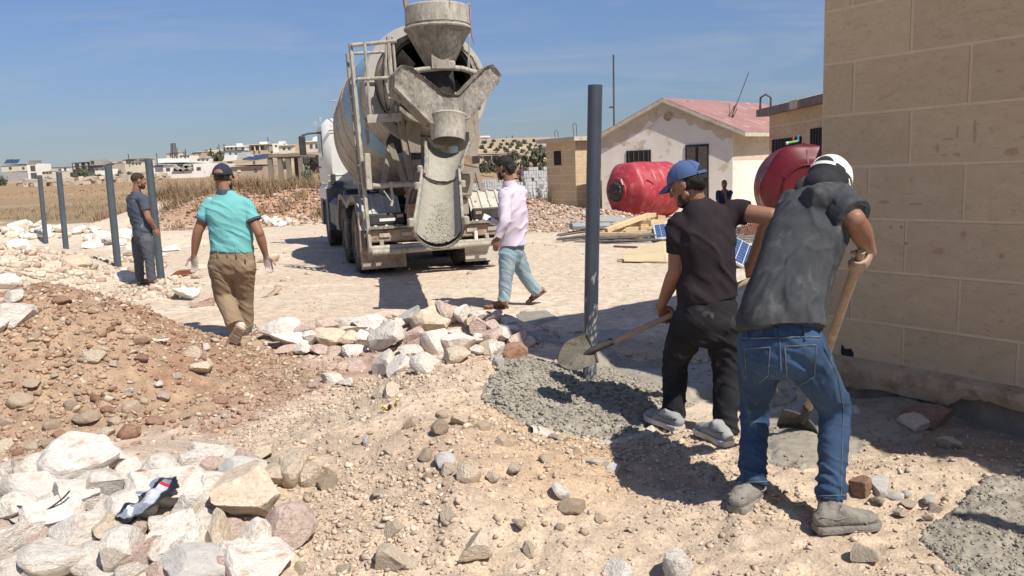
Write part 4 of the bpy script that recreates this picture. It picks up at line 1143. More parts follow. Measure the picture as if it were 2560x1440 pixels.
# chute: flared upper trough, then the long lower trough
def trough(pts, rad, depth, n=14, th=.015, a_max=1.75):
    """half pipe along pts; rad per point"""
    V, F = [], []
    m = n + 1
    pts = [np.array(p, float) for p in pts]
    for i, p in enumerate(pts):
        t = nrm(pts[min(i + 1, len(pts) - 1)] - pts[max(i - 1, 0)])
        x = nrm(np.cross(t, (0, 0, 1))); z = np.cross(x, t)
        for rr in (rad[i], rad[i] + th):
            for k in range(m):
                a = -a_max + 2 * a_max * k / n
                V.append(p + x * math.sin(a) * rr + z * (-math.cos(a) * rr))
    for i in range(len(pts) - 1):
        o0, o1 = i * 2 * m, (i + 1) * 2 * m
        for k in range(n):
            F.append((o0 + k, o0 + k + 1, o1 + k + 1, o1 + k)); F.append((o0 + m + k + 1, o0 + m + k, o1 + m + k, o1 + m + k + 1))
        for k in (0, n):
            F.append((o0 + k, o0 + m + k, o1 + m + k, o1 + k))
    for o0 in (0, (len(pts) - 1) * 2 * m):
        for k in range(n): F.append((o0 + k, o0 + m + k, o0 + m + k + 1, o0 + k + 1))
    return MB().add(V, F)
def edge_pts(pts, rad, a):
    out = []
    pts = [np.array(p, float) for p in pts]
    for i, p in enumerate(pts):
        t = nrm(pts[min(i + 1, len(pts) - 1)] - pts[max(i - 1, 0)])
        x = nrm(np.cross(t, (0, 0, 1))); z = np.cross(x, t)
        out.append(p + x * math.sin(a) * rad[i] - z * math.cos(a) * rad[i])
    return out
def w2l(P): 
    d = np.array(P) - TO
    return np.array([d @ TU, d @ TVv, d[2]])
end = w2l(PD(1096, 560, 8.45)) ; mid = w2l(PD(1106, 418, 10.95))
top = np.array([.05, -.62, 2.16])
up_p = [top * (1 - t) + mid * t + np.array([0, 0, .05 * math.sin(math.pi * t)]) for t in np.linspace(0, 1.06, 6)]
lo_p = [mid + np.array([0, .12, -.035]) + (end - mid - np.array([0, .12, -.035])) * t - np.array([0, 0, .03 * math.sin(math.pi * t)]) for t in np.linspace(0, 1, 10)]
up_r = [.36, .345, .32, .295, .27, .265]
lo_r = [.262 + .006 * i / 9 for i in range(10)]
chute = tp('chute', trough(lo_p, lo_r, .2, a_max=1.62), m_crust_lt, None, True)
trough(up_p, up_r, .2, a_max=1.35).build('upper_trough', m_crust_lt, chute, True)
for a in (-1.62, 1.62):
    MB().tube(edge_pts(lo_p, lo_r, a), .018, 8).build('rim_bead', m_crust_lt, chute, True)
for a in (-1.35, 1.35):
    MB().tube(edge_pts(up_p, up_r, a), .022, 8).build('rim_bead', m_crust, chute, True)
tr_ = trough([lo_p[-1] + (lo_p[-2] - lo_p[-1]) * .05, lo_p[-1]], [.272, .274], .2, th=.022, a_max=1.66); tr_.build('end_band', m_crust, chute, True)
tr_ = trough([lo_p[0], lo_p[0] + (lo_p[1] - lo_p[0]) * .16], [.268, .268], .2, th=.03, a_max=1.66); tr_.build('joint_band', m_crust, chute, True)
for i in (0, 3, 9):
    for a in (-1.66, 1.66):
        e_ = edge_pts(lo_p, [r + .03 for r in lo_r], a)[i]
        MB().box(e_, (.07, .10, .10), bev=.02).build('clamp', m_crust_lt, chute)
# concrete sliding down the trough
def flow(pts, rad, a_max, seed, lump):
    n = 22
    P, F = [], []
    dense = []
    for i in range(len(pts) - 1):
        for t in np.linspace(0, 1, 9)[:-1]: dense.append((pts[i] * (1 - t) + pts[i + 1] * t, rad[i] * (1 - t) + rad[i + 1] * t))
    dense.append((pts[-1], rad[-1]))
    for i, (p, rr) in enumerate(dense):
        q = dense[min(i + 1, len(dense) - 1)][0] - dense[max(i - 1, 0)][0]
        t = nrm(q); x = nrm(np.cross(t, (0, 0, 1))); z = np.cross(x, t)
        for k in range(n + 1):
            a = -a_max + 2 * a_max * k / n
            d = .010 + .035 * (1 - (a / a_max) ** 2)
            P.append(p + (x * math.sin(a) - z * math.cos(a)) * (rr - d))
    P = np.array(P); s = np.repeat(np.linspace(0, 1, len(dense)), n + 1)
    ac = np.tile(np.abs(np.linspace(-1, 1, n + 1)), len(dense))
    P[:, 2] += (lump * (.3 + .7 * sstep(.45, .9, s)) * (1 - ac ** 2) * (0.5 - worley(P[:, :2] * 26, seed)) + .006 * fbm(P * 20, 2, seed))
    m = n + 1
    for i in range(len(dense) - 1):
        for k in range(n): F.append((i * m + k, i * m + k + 1, (i + 1) * m + k + 1, (i + 1) * m + k))
    return mesh_from('flowing_concrete', P, F, m_flow, True)
obj('flowing_concrete', flow(lo_p, lo_r, 1.25, 3, .030), chute)
obj('flowing_concrete', flow([np.array(p) for p in up_p[1:]], up_r[1:], 1.1, 4, .012), chute)
g = np.random.default_rng(19)
VV, FF, b_ = [], [], 0
pr = [rock_verts(720 + i, 1, 5, .5, .85, .1) for i in range(6)]
for i in range(560):
    t = .30 + .70 * g.random() ** .6; a = g.normal(.12, .34) * (.35 + .65 * t)
    if t < .62 and g.random() < .6: a *= .35
    k = min(int(t * 9), 8); u = t * 9 - k
    p = lo_p[k] * (1 - u) + lo_p[k + 1] * u; tt = nrm(lo_p[k + 1] - lo_p[k]); xx = nrm(np.cross(tt, (0, 0, 1))); zz = np.cross(xx, tt)
    rr = .262 - (.010 + .035 * (1 - (a / 1.25) ** 2)) - .002
    v = pr[int(g.integers(6))] * g.uniform(.004, .013) * g.uniform(.7, 1.3, 3) + p + (xx * math.sin(a) - zz * math.cos(a)) * rr
    VV.append(v); FF.append(ICO[1][1] + b_); b_ += len(v)
ag = obj('aggregate', mesh_from('aggregate', np.concatenate(VV), np.concatenate(FF), m_flow, True), chute); ag['kind'] = 'stuff'
# chute support
b = MB()
b.bar((.06, .25, .95), (.06, -.30, 1.30), .14, .12); b.tube([(.06, -.30, 1.1), (.06, -.32, 1.95)], .06, 10)
b.bar((.06, -.34, 1.35), (mid[0] + .02, mid[1] + .25, mid[2] - .40), .08, .08)
b.bar((-.30, .2, 1.15), (.4, .2, 1.15), .10, .10)
tp('chute_support', b, m_rust)
b = MB().box((.40, -.45, 1.72), (.26, .16, .17), Matrix.Rotation(R(14), 3, 'Y'), bev=.015)
bx_ = tp('control_box', b, m_rust)
MB().box((.47, -.535, 1.74), (.11, .012, .10)).build('box_cover', m_dark, bx_)
b = MB()
b.box((.40, -.1, 2.02), (.16, .12, .3)); b.box((.36, -.2, 1.36), (.16, .14, .34), bev=.02); b.box((.33, -.1, 1.02), (.18, .14, .26), bev=.02); b.bar((.40, -.1, 2.2), (.36, -.1, .95), .07, .06)
tp('right_post', b, m_dustmetal)
b = MB().box((-.30, .12, 1.02), (.40, .10, .16), bev=.01); b.bar((-.50, .15, .95), (-.38, .2, 1.45), .10, .06); b.bar((-.14, .15, .95), (-.30, .2, 1.5), .06, .06)
b.box((-.45, .1, .94), (.14, .08, .2))
tp('hinge_frame', b, m_rust)
tp('hose', MB().tube([(-.48, .05, 1.12), (-.44, .0, 1.28), (-.34, .02, 1.40), (-.24, .08, 1.48)], .018, 8), m_black, None, True)
tp('hose', MB().tube([(-.05, .1, 1.1), (-.02, .0, 1.3), (-.10, .05, 1.6), (-.05, .2, 1.8)], .02, 8), m_black, None, True)
wb = MB(); 
for z in (1.45, 1.78): wb.tube([(-.16, .1, z), (.02, .1, z)], .012, 6)
for u in (-.16, .02): wb.tube([(u, .1, 1.45), (u, .1, 1.78)], .012, 6)
tp('wire_guard', wb, m_galv)
vp = tp('water_pipe', MB().tube([(-1.02, .12, 1.40), (-.72, .12, 1.405), (-.36, .14, 1.41)], .045, 12), m_crust_lt, None, True)
MB().lathe([(.03, 0), (.055, .01), (.055, .09), (.03, .10)], 12, Matrix.Translation((-.72, .12, 1.36))).build('valve_cap', m_crust_lt, vp, True)
MB().tube([(-.74, .10, 1.36), (-.72, .08, 1.20), (-.76, .07, 1.08)], .022, 8).build('spout', m_crust_lt, vp, True)
MB().tube([(-.86, .08, 1.32), (-.76, .06, 1.16)], .010, 6).build('lever', m_galv, vp, True)
tp('battery_box', MB().box((-.70, .75, .80), (.40, .30, .36)), m_dark)
# ladder and platform
lad = tp('ladder', MB().bar((-1.135, .02, .36), (-1.20, .20, 3.52), .05, .045), m_crust_lt)
MB().bar((-1.165, .40, .50), (-1.215, .58, 3.44), .035, .045).build('rail', m_dustmetal, lad)
for k in range(10):
    t = .07 + k * .088
    a = np.array([-1.135, .02, .36]) * (1 - t) + np.array([-1.20, .20, 3.52]) * t
    c = np.array([-1.165, .40, .50]) * (1 - t) + np.array([-1.215, .58, 3.44]) * t
    MB().tube([a, c], .018, 6).build('rung', m_dustmetal, lad)
MB().box((-1.09, -.01, 1.62), (.09, .05, .55), bev=.01).build('grab_plate', m_crust_lt, lad)
pl = tp('platform', MB().box((-.80, .18, 2.42), (.52, .46, .055), bev=.01), m_crust)
MB().bar((-1.06, -.06, 2.40), (-.54, -.06, 2.42), .03, .12).build('kickboard', m_crust_lt, pl)
MB().bar((-1.06, .05, 2.38), (-1.02, .3, 2.05), .05, .05).build('bracket', m_crust, pl)
g = MB()
g.tube([(-1.19, .16, 3.50), (-.52, .10, 3.56)], .030, 8); g.tube([(-1.19, .45, 3.42), (-.62, .42, 3.45)], .024, 8)
g.tube([(-1.14, .12, 3.00), (-.66, .10, 3.02)], .026, 8); g.tube([(-1.16, .40, 2.98), (-1.14, .12, 3.0)], .02, 8)
for u, r_ in ((-.98, .022), (-.62, .034), (-.55, .022)):
    g.tube([(u, .12, 2.44), (u - .02, .12, 3.54 if u < -.9 else 3.62)], r_, 8)
g.tube([(-.64, .12, 2.44), (-.72, .14, 3.02), (-.67, .12, 3.55)], .02, 8)
g.tube([(-.60, .1, 2.36), (-.60, .0, 2.60)], .025, 8)
g.build('guard_rail', m_crust_lt, pl, True)
lp = MB(); lp.tube([(-.70 + .05 * math.cos(a), .15, 2.95 + .42 * math.sin(a)) for a in np.linspace(0, 2 * math.pi, 17)], .012, 6, cap=False)
lp.build('cable_loop', m_black, pl)
for o_ in [truck]:
    pass
# ================================================================== BUILDINGS
m_block = M('sandy_block', (.60, .455, .30), (.67, .53, .36), (.53, .395, .25), scale=5, rough=.95, spec=.12, bump=.7, bscale=130, bdist=.010, lo=.3, hi=.7, rand=.07, fine=(170, .82, 1.1))
m_joint = M('pale_mortar', (.66, .53, .385), (.71, .58, .43), scale=9, rough=.95, spec=.1, bump=.3, bscale=60)
m_plinth = M('stained_concrete', (.44, .315, .20), (.53, .395, .265), (.31, .215, .14), scale=4, rough=.95, spec=.12, bump=.7, bscale=40, c3lo=.5, c3hi=.7)
m_found = M('dark_rubble_footing', (.24, .185, .135), (.33, .26, .19), scale=9, rough=.95, bump=.9, bscale=25)
m_yblock = M('yellow_block', (.52, .385, .235), (.60, .46, .30), scale=4, rough=.95, spec=.12, bump=.4, bscale=60, rand=.06)
m_yjoint = M('cream_mortar', (.66, .55, .40), rough=.95)
m_white = M('flaking_white_paint', (.74, .70, .63), (.68, .62, .54), (.55, .46, .36), scale=1.3, rough=.9, spec=.15, bump=.2, bscale=20, c3lo=.58, c3hi=.62, c3scale=.9, coords='Object')
m_plaster_shade = M('tan_plaster_and_shade', (.50, .41, .315), (.58, .49, .39), (.40, .31, .23), scale=2, rough=.95, bump=.3, bscale=25)
m_slab = M('weathered_slab', (.55, .49, .41), (.44, .38, .31), (.30, .26, .21), scale=4, rough=.95, bump=.4, bscale=25)
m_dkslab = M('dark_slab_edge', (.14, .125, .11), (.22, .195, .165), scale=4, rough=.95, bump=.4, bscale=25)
m_roof = M('faded_red_roof', (.27, .135, .12), (.33, .18, .16), (.52, .42, .38), scale=1.4, rough=.85, bump=.2, bscale=20, c3lo=.60, c3hi=.70, stretch=(.5, 1.5, 1))
m_hole = M('dark_opening', (.018, .016, .015), rough=.9)
m_grille = M('dark_iron', (.05, .042, .038), (.09, .07, .06), scale=8, rough=.7)
m_stain = M('rusty_stain', (.27, .12, .07), rough=.95)

def wall_blocks(parent, o, dx, L, z0, courses, ch, bl, mat, n_out, proud=.006, gap=.014, offs=(.0, .5), holes=(), first=None, name='block'):
    """courses of separate blocks on a wall face; blocks share one mesh and are scaled"""
    key = 'blk_' + mat.name
    if key not in MESHES:
        mb = MB().box((0, 0, 0), (1, 1, 1))
        MESHES[key] = mesh_from('block', mb.V, mb.F, mat)
    ang = math.atan2(dx[1], dx[0])
    for r in range(courses):
        js = first[r % len(first)] if first else None
        x = 0.0
        edges = [0.0]
        e = bl * (offs[r % 2] or 1.0)
        if js is not None:
            edges += [j for j in js if 0 < j < L]
        else:
            while e < L - .02: edges.append(e); e += bl
        edges.append(L)
        for a, b in zip(edges[:-1], edges[1:]):
            c = (a + b) / 2
            zc = z0 + (r + .5) * ch
            if any(h0 < c < h1 and hz0 < zc < hz1 for h0, h1, hz0, hz1 in holes): continue
            ob = bpy.data.objects.new(name, MESHES[key])
            link(ob, parent)
            p = np.array(o[:2]) + np.array(dx) * c + np.array(n_out) * (proud / 2 - .02)
            ob.location = (p[0], p[1], zc)
            ob.rotation_euler = (0, 0, ang)
            ob.scale = (b - a - gap, .04 + proud, ch - gap)
MESHES = {}

# ---- the big block wall at the right
WC = np.array([2.03, 5.05]); WD = nrm([.58, -.815]); WN = np.array([WD[1], -WD[0]])
def wall_tz(px, py):
    d = ray(px, py); c = np.array([0, 0, CAM_H])
    t = ((WC - c[:2]) @ WN) / (d[:2] @ WN)
    P = c + d * t
    return float((P[:2] - WC) @ WD), float(P[2])
bw = empty('block_building', (0, 0, 0), 0, 'tall building of sandy textured blocks with pale joints at the right edge', 'building')
LW, HW = 5.0, 4.02
zr = [wall_tz(2070, y)[1] for y in (158, 288, 411, 545, 664, 786)]
ch = (zr[0] - zr[5]) / 5
zb = zr[5] - ch * 1.03
def quadbox(o, dx, L, nin, depth, z0, z1):
    a = np.array(o); b = a + np.array(dx) * L; c = b + np.array(nin) * depth; d = a + np.array(nin) * depth
    mb = MB().prism([(p[0], p[1], z0) for p in (a, b, c, d)], (0, 0, z1 - z0)); return mb
quadbox(WC - WN * .001, WD, LW, -WN, 4.5, -.1, HW).build('wall', m_joint, bw)
quadbox(WC + WN * .30 - WD * .30, WD, LW + .3, -WN, 5.1, HW, HW + .16).build('roof', m_slab, bw)
jt = [[wall_tz(x, y)[0] for x in xs] for y, xs in ((850, (2258, 2548)), (725, (2130, 2400)), (605, (2265,)), (480, (2172, 2412)), (350, (2277, )), (225, (2135, 2425)), (90, (2280,)), (20, (2130, 2420)))]
bl = (jt[5][1] - jt[5][0])
first = []
for row in jt:
    r_ = list(row)
    while r_[0] - bl > .03: r_.insert(0, r_[0] - bl)
    while r_[-1] + bl < LW: r_.append(r_[-1] + bl)
    first.append(r_)
nc = int((HW - zb) / ch)
wall_blocks(bw, WC, WD, LW, zb, nc, ch, bl, m_block, WN, first=first, gap=.019)
ZP = .27
# plinth with a broken lower edge
V, F = [], []
N = 110
for i in range(N + 1):
    t = -.04 + (LW + .04) * i / N
    p = WC + WD * t + WN * .07
    q = WC + WD * t + WN * .0
    tt = np.array([[t * 2.2, 0.0]])
    low = .07 + .06 * float(fbm(tt, 4, 71)[0]) + (.10 if .85 < t < 1.35 else 0) * float(sstep(.85, 1.0, t))
    gz = tz(p[0], p[1])
    j = .006 * float(vnoise(tt * 9, 3)[0])
    V += [(q[0], q[1], ZP), (p[0] + WN[0] * j, p[1] + WN[1] * j, ZP - .022), (p[0] + WN[0] * (j * 2 + .012), p[1] + WN[1] * (j * 2 + .012), (ZP + low) / 2), (p[0], p[1], max(low, gz - .02)), (q[0], q[1], max(low, gz - .02) + .01)]
for i in range(N):
    for k in range(4): F.append((i * 5 + k, (i + 1) * 5 + k, (i + 1) * 5 + k + 1, i * 5 + k + 1))
    F.append((i * 5 + 4, (i + 1) * 5 + 4, (i + 1) * 5, i * 5))
F.append((0, 1, 2, 3, 4))
MB().add(V, F).build('plinth', m_plinth, bw)
V, F = [], []
for i in range(N + 1):
    t = -.02 + LW * i / N
    for k, (zz, o) in enumerate(((.20, .0), (.08, .02), (-.12, .05))):
        j = .03 * float(fbm(np.array([[t * 6, k * 1.7]]), 3, 12)[0])
        p = WC + WD * t + WN * (o + j); V.append((p[0], p[1], zz))
for i in range(N):
    for k in range(2): F.append((i * 3 + k, (i + 1) * 3 + k, (i + 1) * 3 + k + 1, i * 3 + k + 1))
MB().add(V, F).build('footing', m_found, bw)
# small spalled hole low by the corner and rusty handprints smeared on the blocks
t_, z_ = wall_tz(2118, 880)
p = WC + WD * t_ + WN * .004
MB().add([(p[0] + WD[0] * a + WN[0] * .004, p[1] + WD[1] * a + WN[1] * .004, z_ + b) for a, b in ((-.03, -.05), (.045, -.045), (.05, .0), (.03, .03), (-.01, .02), (-.035, .05), (-.04, .0))], [tuple(range(7))]).build('spalled_hole', m_hole, bw)
g = np.random.default_rng(4)
for x, y, w, h in ((2370, 348, 26, 5), (2345, 372, 6, 22), (2362, 388, 16, 5), (2394, 386, 18, 9), (2438, 330, 6, 60), (2530, 380, 34, 18), (2395, 330, 5, 34), (2290, 510, 30, 8), (2228, 568, 8, 8), (2255, 568, 9, 9), (2268, 608, 9, 8), (2350, 628, 24, 18), (2505, 640, 14, 10), (2410, 585, 16, 14), (2210, 505, 30, 8)):
    t_, z_ = wall_tz(x, y); s = 4.9 / FPX
    n = 14; pts = []
    for k in range(n):
        a = 2 * math.pi * k / n; r = g.uniform(.65, 1.1)
        q = WC + WD * (t_ + math.cos(a) * w * s * .5 * r) + WN * .0075
        pts.append((q[0], q[1], z_ + math.sin(a) * h * s * .5 * r))
    MB().add(pts, [tuple(range(n))]).build('smear', M('faint_rust_smear', (.40, .255, .17), (.46, .315, .21), scale=30, rough=.95), bw, fix=False)

# ---- pale block booth
def booth():
    c = PZ(1442, 522, .0); c[2] = 0
    dl = nrm([-.60, .80]); dr_ = nrm([.80, .60])
    b = empty('block_booth', (0, 0, 0), 0, 'small flat roofed booth of tan blocks beside the grey block stack', 'booth')
    z0, z1 = -.1, 2.62
    Ll, Lr = 1.75, 2.3
    o = c[:2]
    MB().prism([(*(p), z0) for p in (o, o + dr_ * Lr, o + dr_ * Lr + dl * Ll, o + dl * Ll)], (0, 0, z1 - z0)).build('wall', m_yjoint, b)
    wall_blocks(b, o + dl * Ll, -dl, Ll, .02, 8, .325, .62, m_yblock, -dr_, offs=(.35, .75), gap=.03)
    wall_blocks(b, o, dr_, Lr, .02, 8, .325, .62, m_yblock, -dl, offs=(.75, .4), gap=.03, holes=((1.32, 2.0, .2, 2.0),))
    q = o - dr_ * .28 - dl * .28
    MB().prism([(*(p), z1) for p in (q, q + dr_ * (Lr + .56), q + dr_ * (Lr + .56) + dl * (Ll + .56), q + dl * (Ll + .56))], (0, 0, .15)).build('roof', m_slab, b)
    p = o + dl * 1.05 - dr_ * .012
    MB().bar((*(p + dl * .21), 2.0), (*(p - dl * .21), 2.0), .03, .56).build('window', m_hole, b)
    p = o + dr_ * 1.66 - dl * .012
    MB().bar((*(p - dr_ * .30), 1.05), (*(p + dr_ * .30), 1.05), .03, 1.95).build('door', m_grille, b)
    MB().bar((*(p - dr_ * .36 - dl * .15), .05), (*(p + dr_ * .5 - dl * .15), .05), .4, .3).build('step', m_yblock, b)
    for k, (s, h) in enumerate(((.2, .42), (1.3, .62))):
        u = o + dl * (1.35 - s)
        MB().tube([(*u, z1 + .1), (u[0] - .03, u[1], z1 + h), (u[0] + .03, u[1], z1 + h + .06), (u[0] + .10, u[1], z1 + h), (u[0] + .12, u[1], z1 + .1)], .013, 6).build('rebar_loop', m_grille, b)
    return b
booth()

# ---- white gabled house with red roof
def gable_house():
    h = empty('gabled_house', (0, 0, 0), 0, 'flaking white house with a faded red gable roof behind the red tank', 'house')
    Rc = np.array([7.78, 27.0]); fd = nrm([.90, -.43]); sd = nrm([.75, .66])
    W, L, ze, za = 4.75, 6.4, 2.60, 3.72
    Lc = Rc - fd * W
    ap = (Rc + Lc) / 2
    fn = np.array([fd[1], -fd[0]]) * 1.0
    if fn[1] > 0: fn = -fn
    mb = MB().prism([(*Rc, -.2), (*Rc, ze), (*ap, za), (*Lc, ze), (*Lc, -.2)], (sd[0] * L, sd[1] * L, 0))
    mb.build('wall', m_white, h)
    # tan plaster showing along the rake; eave shade painted on the right return
    def fz(s, z, o=.006): 
        p = Lc + fd * s + fn * o; return (p[0], p[1], z)
    g = np.random.default_rng(3)
    prof = [(0, ze - .05)]
    up = [fz(0, ze - .02), fz(W / 2, za - .02), fz(W, ze - .02)]
    lowpts = []
    for i in range(26, -1, -1):
        s = W * i / 26
        zt = ze + (za - ze) * (1 - abs(s - W / 2) / (W / 2))
        lowpts.append(fz(s, zt - .22 - .28 * g.random() - .25 * math.exp(-((s - 1.0) / .5) ** 2)))
    V = []; F = []
    for i in range(27):
        s = W * i / 26; zt = ze + (za - ze) * (1 - abs(s - W / 2) / (W / 2))
        V += [fz(s, zt - .03), lowpts[26 - i]]
    for i in range(26): F.append((2 * i, 2 * i + 1, 2 * i + 3, 2 * i + 2))
    MB().add(V, F).build('plaster_and_shade', m_plaster_shade, h, fix=False)
    sn = np.array([sd[1], -sd[0]])
    def sz(s, z, o=.006): p = Rc + sd * s + sn * o; return (p[0], p[1], z)
    MB().add([sz(.05, 1.62), sz(L, 1.58), sz(L, 2.6), sz(.05, 2.6)], [(0, 1, 2, 3)]).build('plaster_and_shade', m_plaster_shade, h, fix=False)  # tan sheet paints the shadow under the eave on the side wall
    # roof slopes with overhang
    ov, oe, th = .22, .45, .13
    f0 = -fn * 0
    k = (za - ze) / (W / 2)
    for sgn, nm in ((1, 'roof'), (-1, 'roof')):
        e = ap + fd * sgn * (W / 2 + oe); ez = za - k * (W / 2 + oe)
        a0 = ap + fn * ov; e0 = e + fn * ov
        a1 = ap + sd * (L + ov); e1 = e + sd * (L + ov)
        poly = [(*a0, za + .02), (*e0, ez + .02), (*e1, ez + .02), (*a1, za + .02)]
        sl = MB().prism(poly, (0, 0, th)).build('roof', m_slab, h)
        up = MB().prism([(p[0], p[1], p[2] + th + .003) for p in poly], (0, 0, .02)).build('red_coat', m_roof, sl)
    # vent, window, door
    cxy = Lc + fd * (W * .53) + fn * .0
    M4 = frame((*(cxy + fn * .03), 3.24), (fd[0], fd[1], 0), (0, 0, 1))
    MB().lathe([(.0, -.02), (.15, -.02), (.15, .03), (.11, .03), (.10, .0), (0, .0)], 16, M4).build('vent', m_plinth, h)
    def panel(s0, s1, z0, z1, name, mat, o=.02, th=.03):
        a = Lc + fd * s0 + fn * o; b_ = Lc + fd * s1 + fn * o
        return MB().bar((*a, (z0 + z1) / 2), (*b_, (z0 + z1) / 2), th, z1 - z0).build(name, mat, h)
    def sx(px): # distance along front for a photo column
        d = ray(px, 420); c = np.array([0, 0]); t = ((Lc - c) @ fn) / (d[:2] @ fn); return float((d[:2] * t - Lc) @ fd)
    w = panel(sx(1567), sx(1628), 1.62, 2.12, 'window', m_hole)
    for i in range(5):
        s = sx(1567) + (sx(1628) - sx(1567)) * (i + .5) / 5
        a = Lc + fd * s + fn * .045; MB().bar((*a, 1.62), (*a, 2.12), .03, .03, up=(fn[0], fn[1], 0)).build('bar', m_grille, w)
    d = panel(sx(1714), sx(1772), .0, 2.22, 'door', m_hole)
    for i in range(2):
        s = sx(1714) + (sx(1772) - sx(1714)) * (i + .5) / 2
        a = Lc + fd * s + fn * .05; MB().bar((*a, .05), (*a, 2.15), .30, .02, up=(fn[0], fn[1], 0)).build('leaf', m_grille, d)
    # wall base and roof clutter
    for px, py, dz in ((1745, 268, .0), (1786, 285, 0), (1857, 305, .0)):
        s = ap + sd * (px - 1700) / 60 + fd * (py - 250) / 60
        zz = za - k * abs(float((s - ap) @ fd)) + .16
        MB().tube([(*s, zz), (s[0] + .02, s[1], zz + .16), (s[0] + .1, s[1], zz + .2), (s[0] + .14, s[1], zz + .05)], .012, 6).build('rebar_hook', m_grille, h)
    return h, ap, fd, sd, fn, za, k
gh = gable_house()
_, ap, fd, sd, fn, za, kk = gh
def roofpt(px, py, lo=26, hi=36):
    """point on the right red slope seen at a photo pixel"""
    d = ray(px, py); best = None
    for D in np.linspace(lo, hi, 400):
        P = np.array([0, 0, CAM_H]) + d * (D / d[1])
        A = np.array([[fd[0], sd[0]], [fd[1], sd[1]]]); ab = np.linalg.solve(A, P[:2] - ap)
        if ab[0] < 0: continue
        e = abs(P[2] - (za - kk * ab[0] + .17))
        if best is None or e < best[0]: best = (e, P)
    return best[1]
P = roofpt(1828, 296)
ant = empty('roof_antenna', tuple(P), 0, 'thin tilted antenna rod with a tangle of rods on the red roof', 'antenna')
e = PD(1872, 181, P[1]) - P
MB().tube([(0, 0, 0), tuple(e)], .014, 6).build('rod', m_grille, ant)
g = np.random.default_rng(9)
for k in range(7):
    MB().tube([(g.uniform(-.25, .1), g.uniform(-.1, .1), 0), (g.uniform(-.05, .2), g.uniform(-.1, .1), g.uniform(.15, .55))], .012, 5).build('scrap_rod', m_grille, ant)
P0, P1 = PD(1533, 330, 31.5), PD(1533.5, 137, 31.5)
mb = MB().bar(P0 - np.array([0, 0, 2.6]), P1, .06, .06, up=(0, 1, 0))
mast = mb.build('mast', m_grille, None); tag(mast, 'tall thin dark mast rising behind the eave of the white house', 'mast')
MB().box(tuple(PD(1529, 268, 31.4)), (.18, .1, .06)).build('clamp', m_grille, mast)
for d_ in (.30, .1, .2): MB().box(tuple(PD(1535, 290 + d_ * 100, 31.4)), (.06, .06, .12)).build('clamp', m_grille, mast)

# ---- yellow block building behind the upright tank
def yellow():
    y = empty('yellow_block_building', (0, 0, 0), 0, 'yellow block building with a thick dark roof edge next to the big wall', 'building')
    x0, ya, yb, zt = 7.5, 13.0, 22.4, 2.82
    MB().prism([(x0, ya, -.1), (x0 + 5, ya, -.1), (x0 + 5, yb, -.1), (x0, yb, -.1)], (0, 0, zt + .1)).build('wall', m_yjoint, y)
    wall_blocks(y, (x0, yb), (0, -1), yb - ya, zt - .33 * 8, 8, .33, .95, m_yblock, (-1, 0), offs=(.9, .45), gap=.025, holes=((.3, 2.5, 1.5, 2.15), (3.1, 4.6, 1.5, 2.3)))
    # the two windows
    for a, b, zt_ in ((.32, 2.48, 2.13), (3.1, 4.6, 2.28)):
        w = MB().bar((x0 - .015, yb - a, 1.80), (x0 - .015, yb - b, 1.80), .05, (zt_ - 1.80) * 2).build('window', m_hole, y)
        n = 9
        for i in range(n):
            yy = yb - a - (b - a) * (i + .5) / n
            MB().box((x0 - .05, yy, 1.80), (.02, .03, (zt_ - 1.80) * 2)).build('bar', m_grille, w)
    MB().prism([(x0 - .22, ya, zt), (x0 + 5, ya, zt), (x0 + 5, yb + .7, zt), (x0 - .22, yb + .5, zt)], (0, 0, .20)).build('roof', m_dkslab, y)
    MB().prism([(x0 - .18, ya, zt + .2), (x0 + 5, ya, zt + .2), (x0 + 5, yb + .6, zt + .2), (x0 - .18, yb + .6, zt + .2)], (.8, 0, .18)).build('roof_screed', m_slab, y)
    MB().box((x0 - .23, 19.9, zt + .1), (.02, .55, .22)).build('roof_patch', m_slab, y)
    MB().tube([(x0 - .2, yb + .2, zt + .2), (x0 - .2, yb + .18, zt + .52), (x0 - .08, yb + .1, zt + .60), (x0 + .05, yb + .05, zt + .5), (x0 + .05, yb + .05, zt + .2)], .03, 6).build('rebar_loop', m_grille, y)
yellow()

# ---- red water tanks
m_red = M('red_plastic', (.38, .035, .050), (.43, .055, .07), (.46, .17, .16), scale=2.5, rough=.5, spec=.4, c3lo=.52, c3hi=.8, bump=.1, bscale=12, fine=(18, .85, 1.08))
m_shade_red = M('shade_darkened_red', (.125, .008, .014), (.15, .013, .021), scale=2, rough=.35, spec=.5)  # red darkened in the colour to stand for shade on this tank
def tank_body(Rr, L, seed=0):
    """lathe along +Y with ribs, soft lobes near the ends"""
    ys = np.linspace(0, 1, 64); n = 72
    V = []
    for t in ys:
        e = min(t, 1 - t)
        r = Rr * (0.60 + 0.40 * float(sstep(0, .17, e)) ** .8)
        if t < .02: r = Rr * .50
        rib = 0.0
        for c in (.36, .50, .64, .78):
            rib -= .030 * math.exp(-((t - c) / .012) ** 2)
        for k in range(n):
            a = 2 * math.pi * k / n
            lob = .035 * math.cos(a * 6) * float(sstep(.0, .12, e) * sstep(.34, .2, t))
            rr = r + rib * Rr + lob * Rr + .012 * Rr * math.sin(3 * a + t * 9)
            V.append((rr * math.cos(a), t * L, rr * math.sin(a)))
    F = []
    for i in range(len(ys) - 1):
        for k in range(n): F.append((i * n + k, i * n + (k + 1) % n, (i + 1) * n + (k + 1) % n, (i + 1) * n + k))
    F.append(list(range(n))[::-1]); F.append([(len(ys) - 1) * n + k for k in range(n)])
    return V, F
tc_ = PD(1540, 474, 22.6)
tax = nrm([.86, .51])
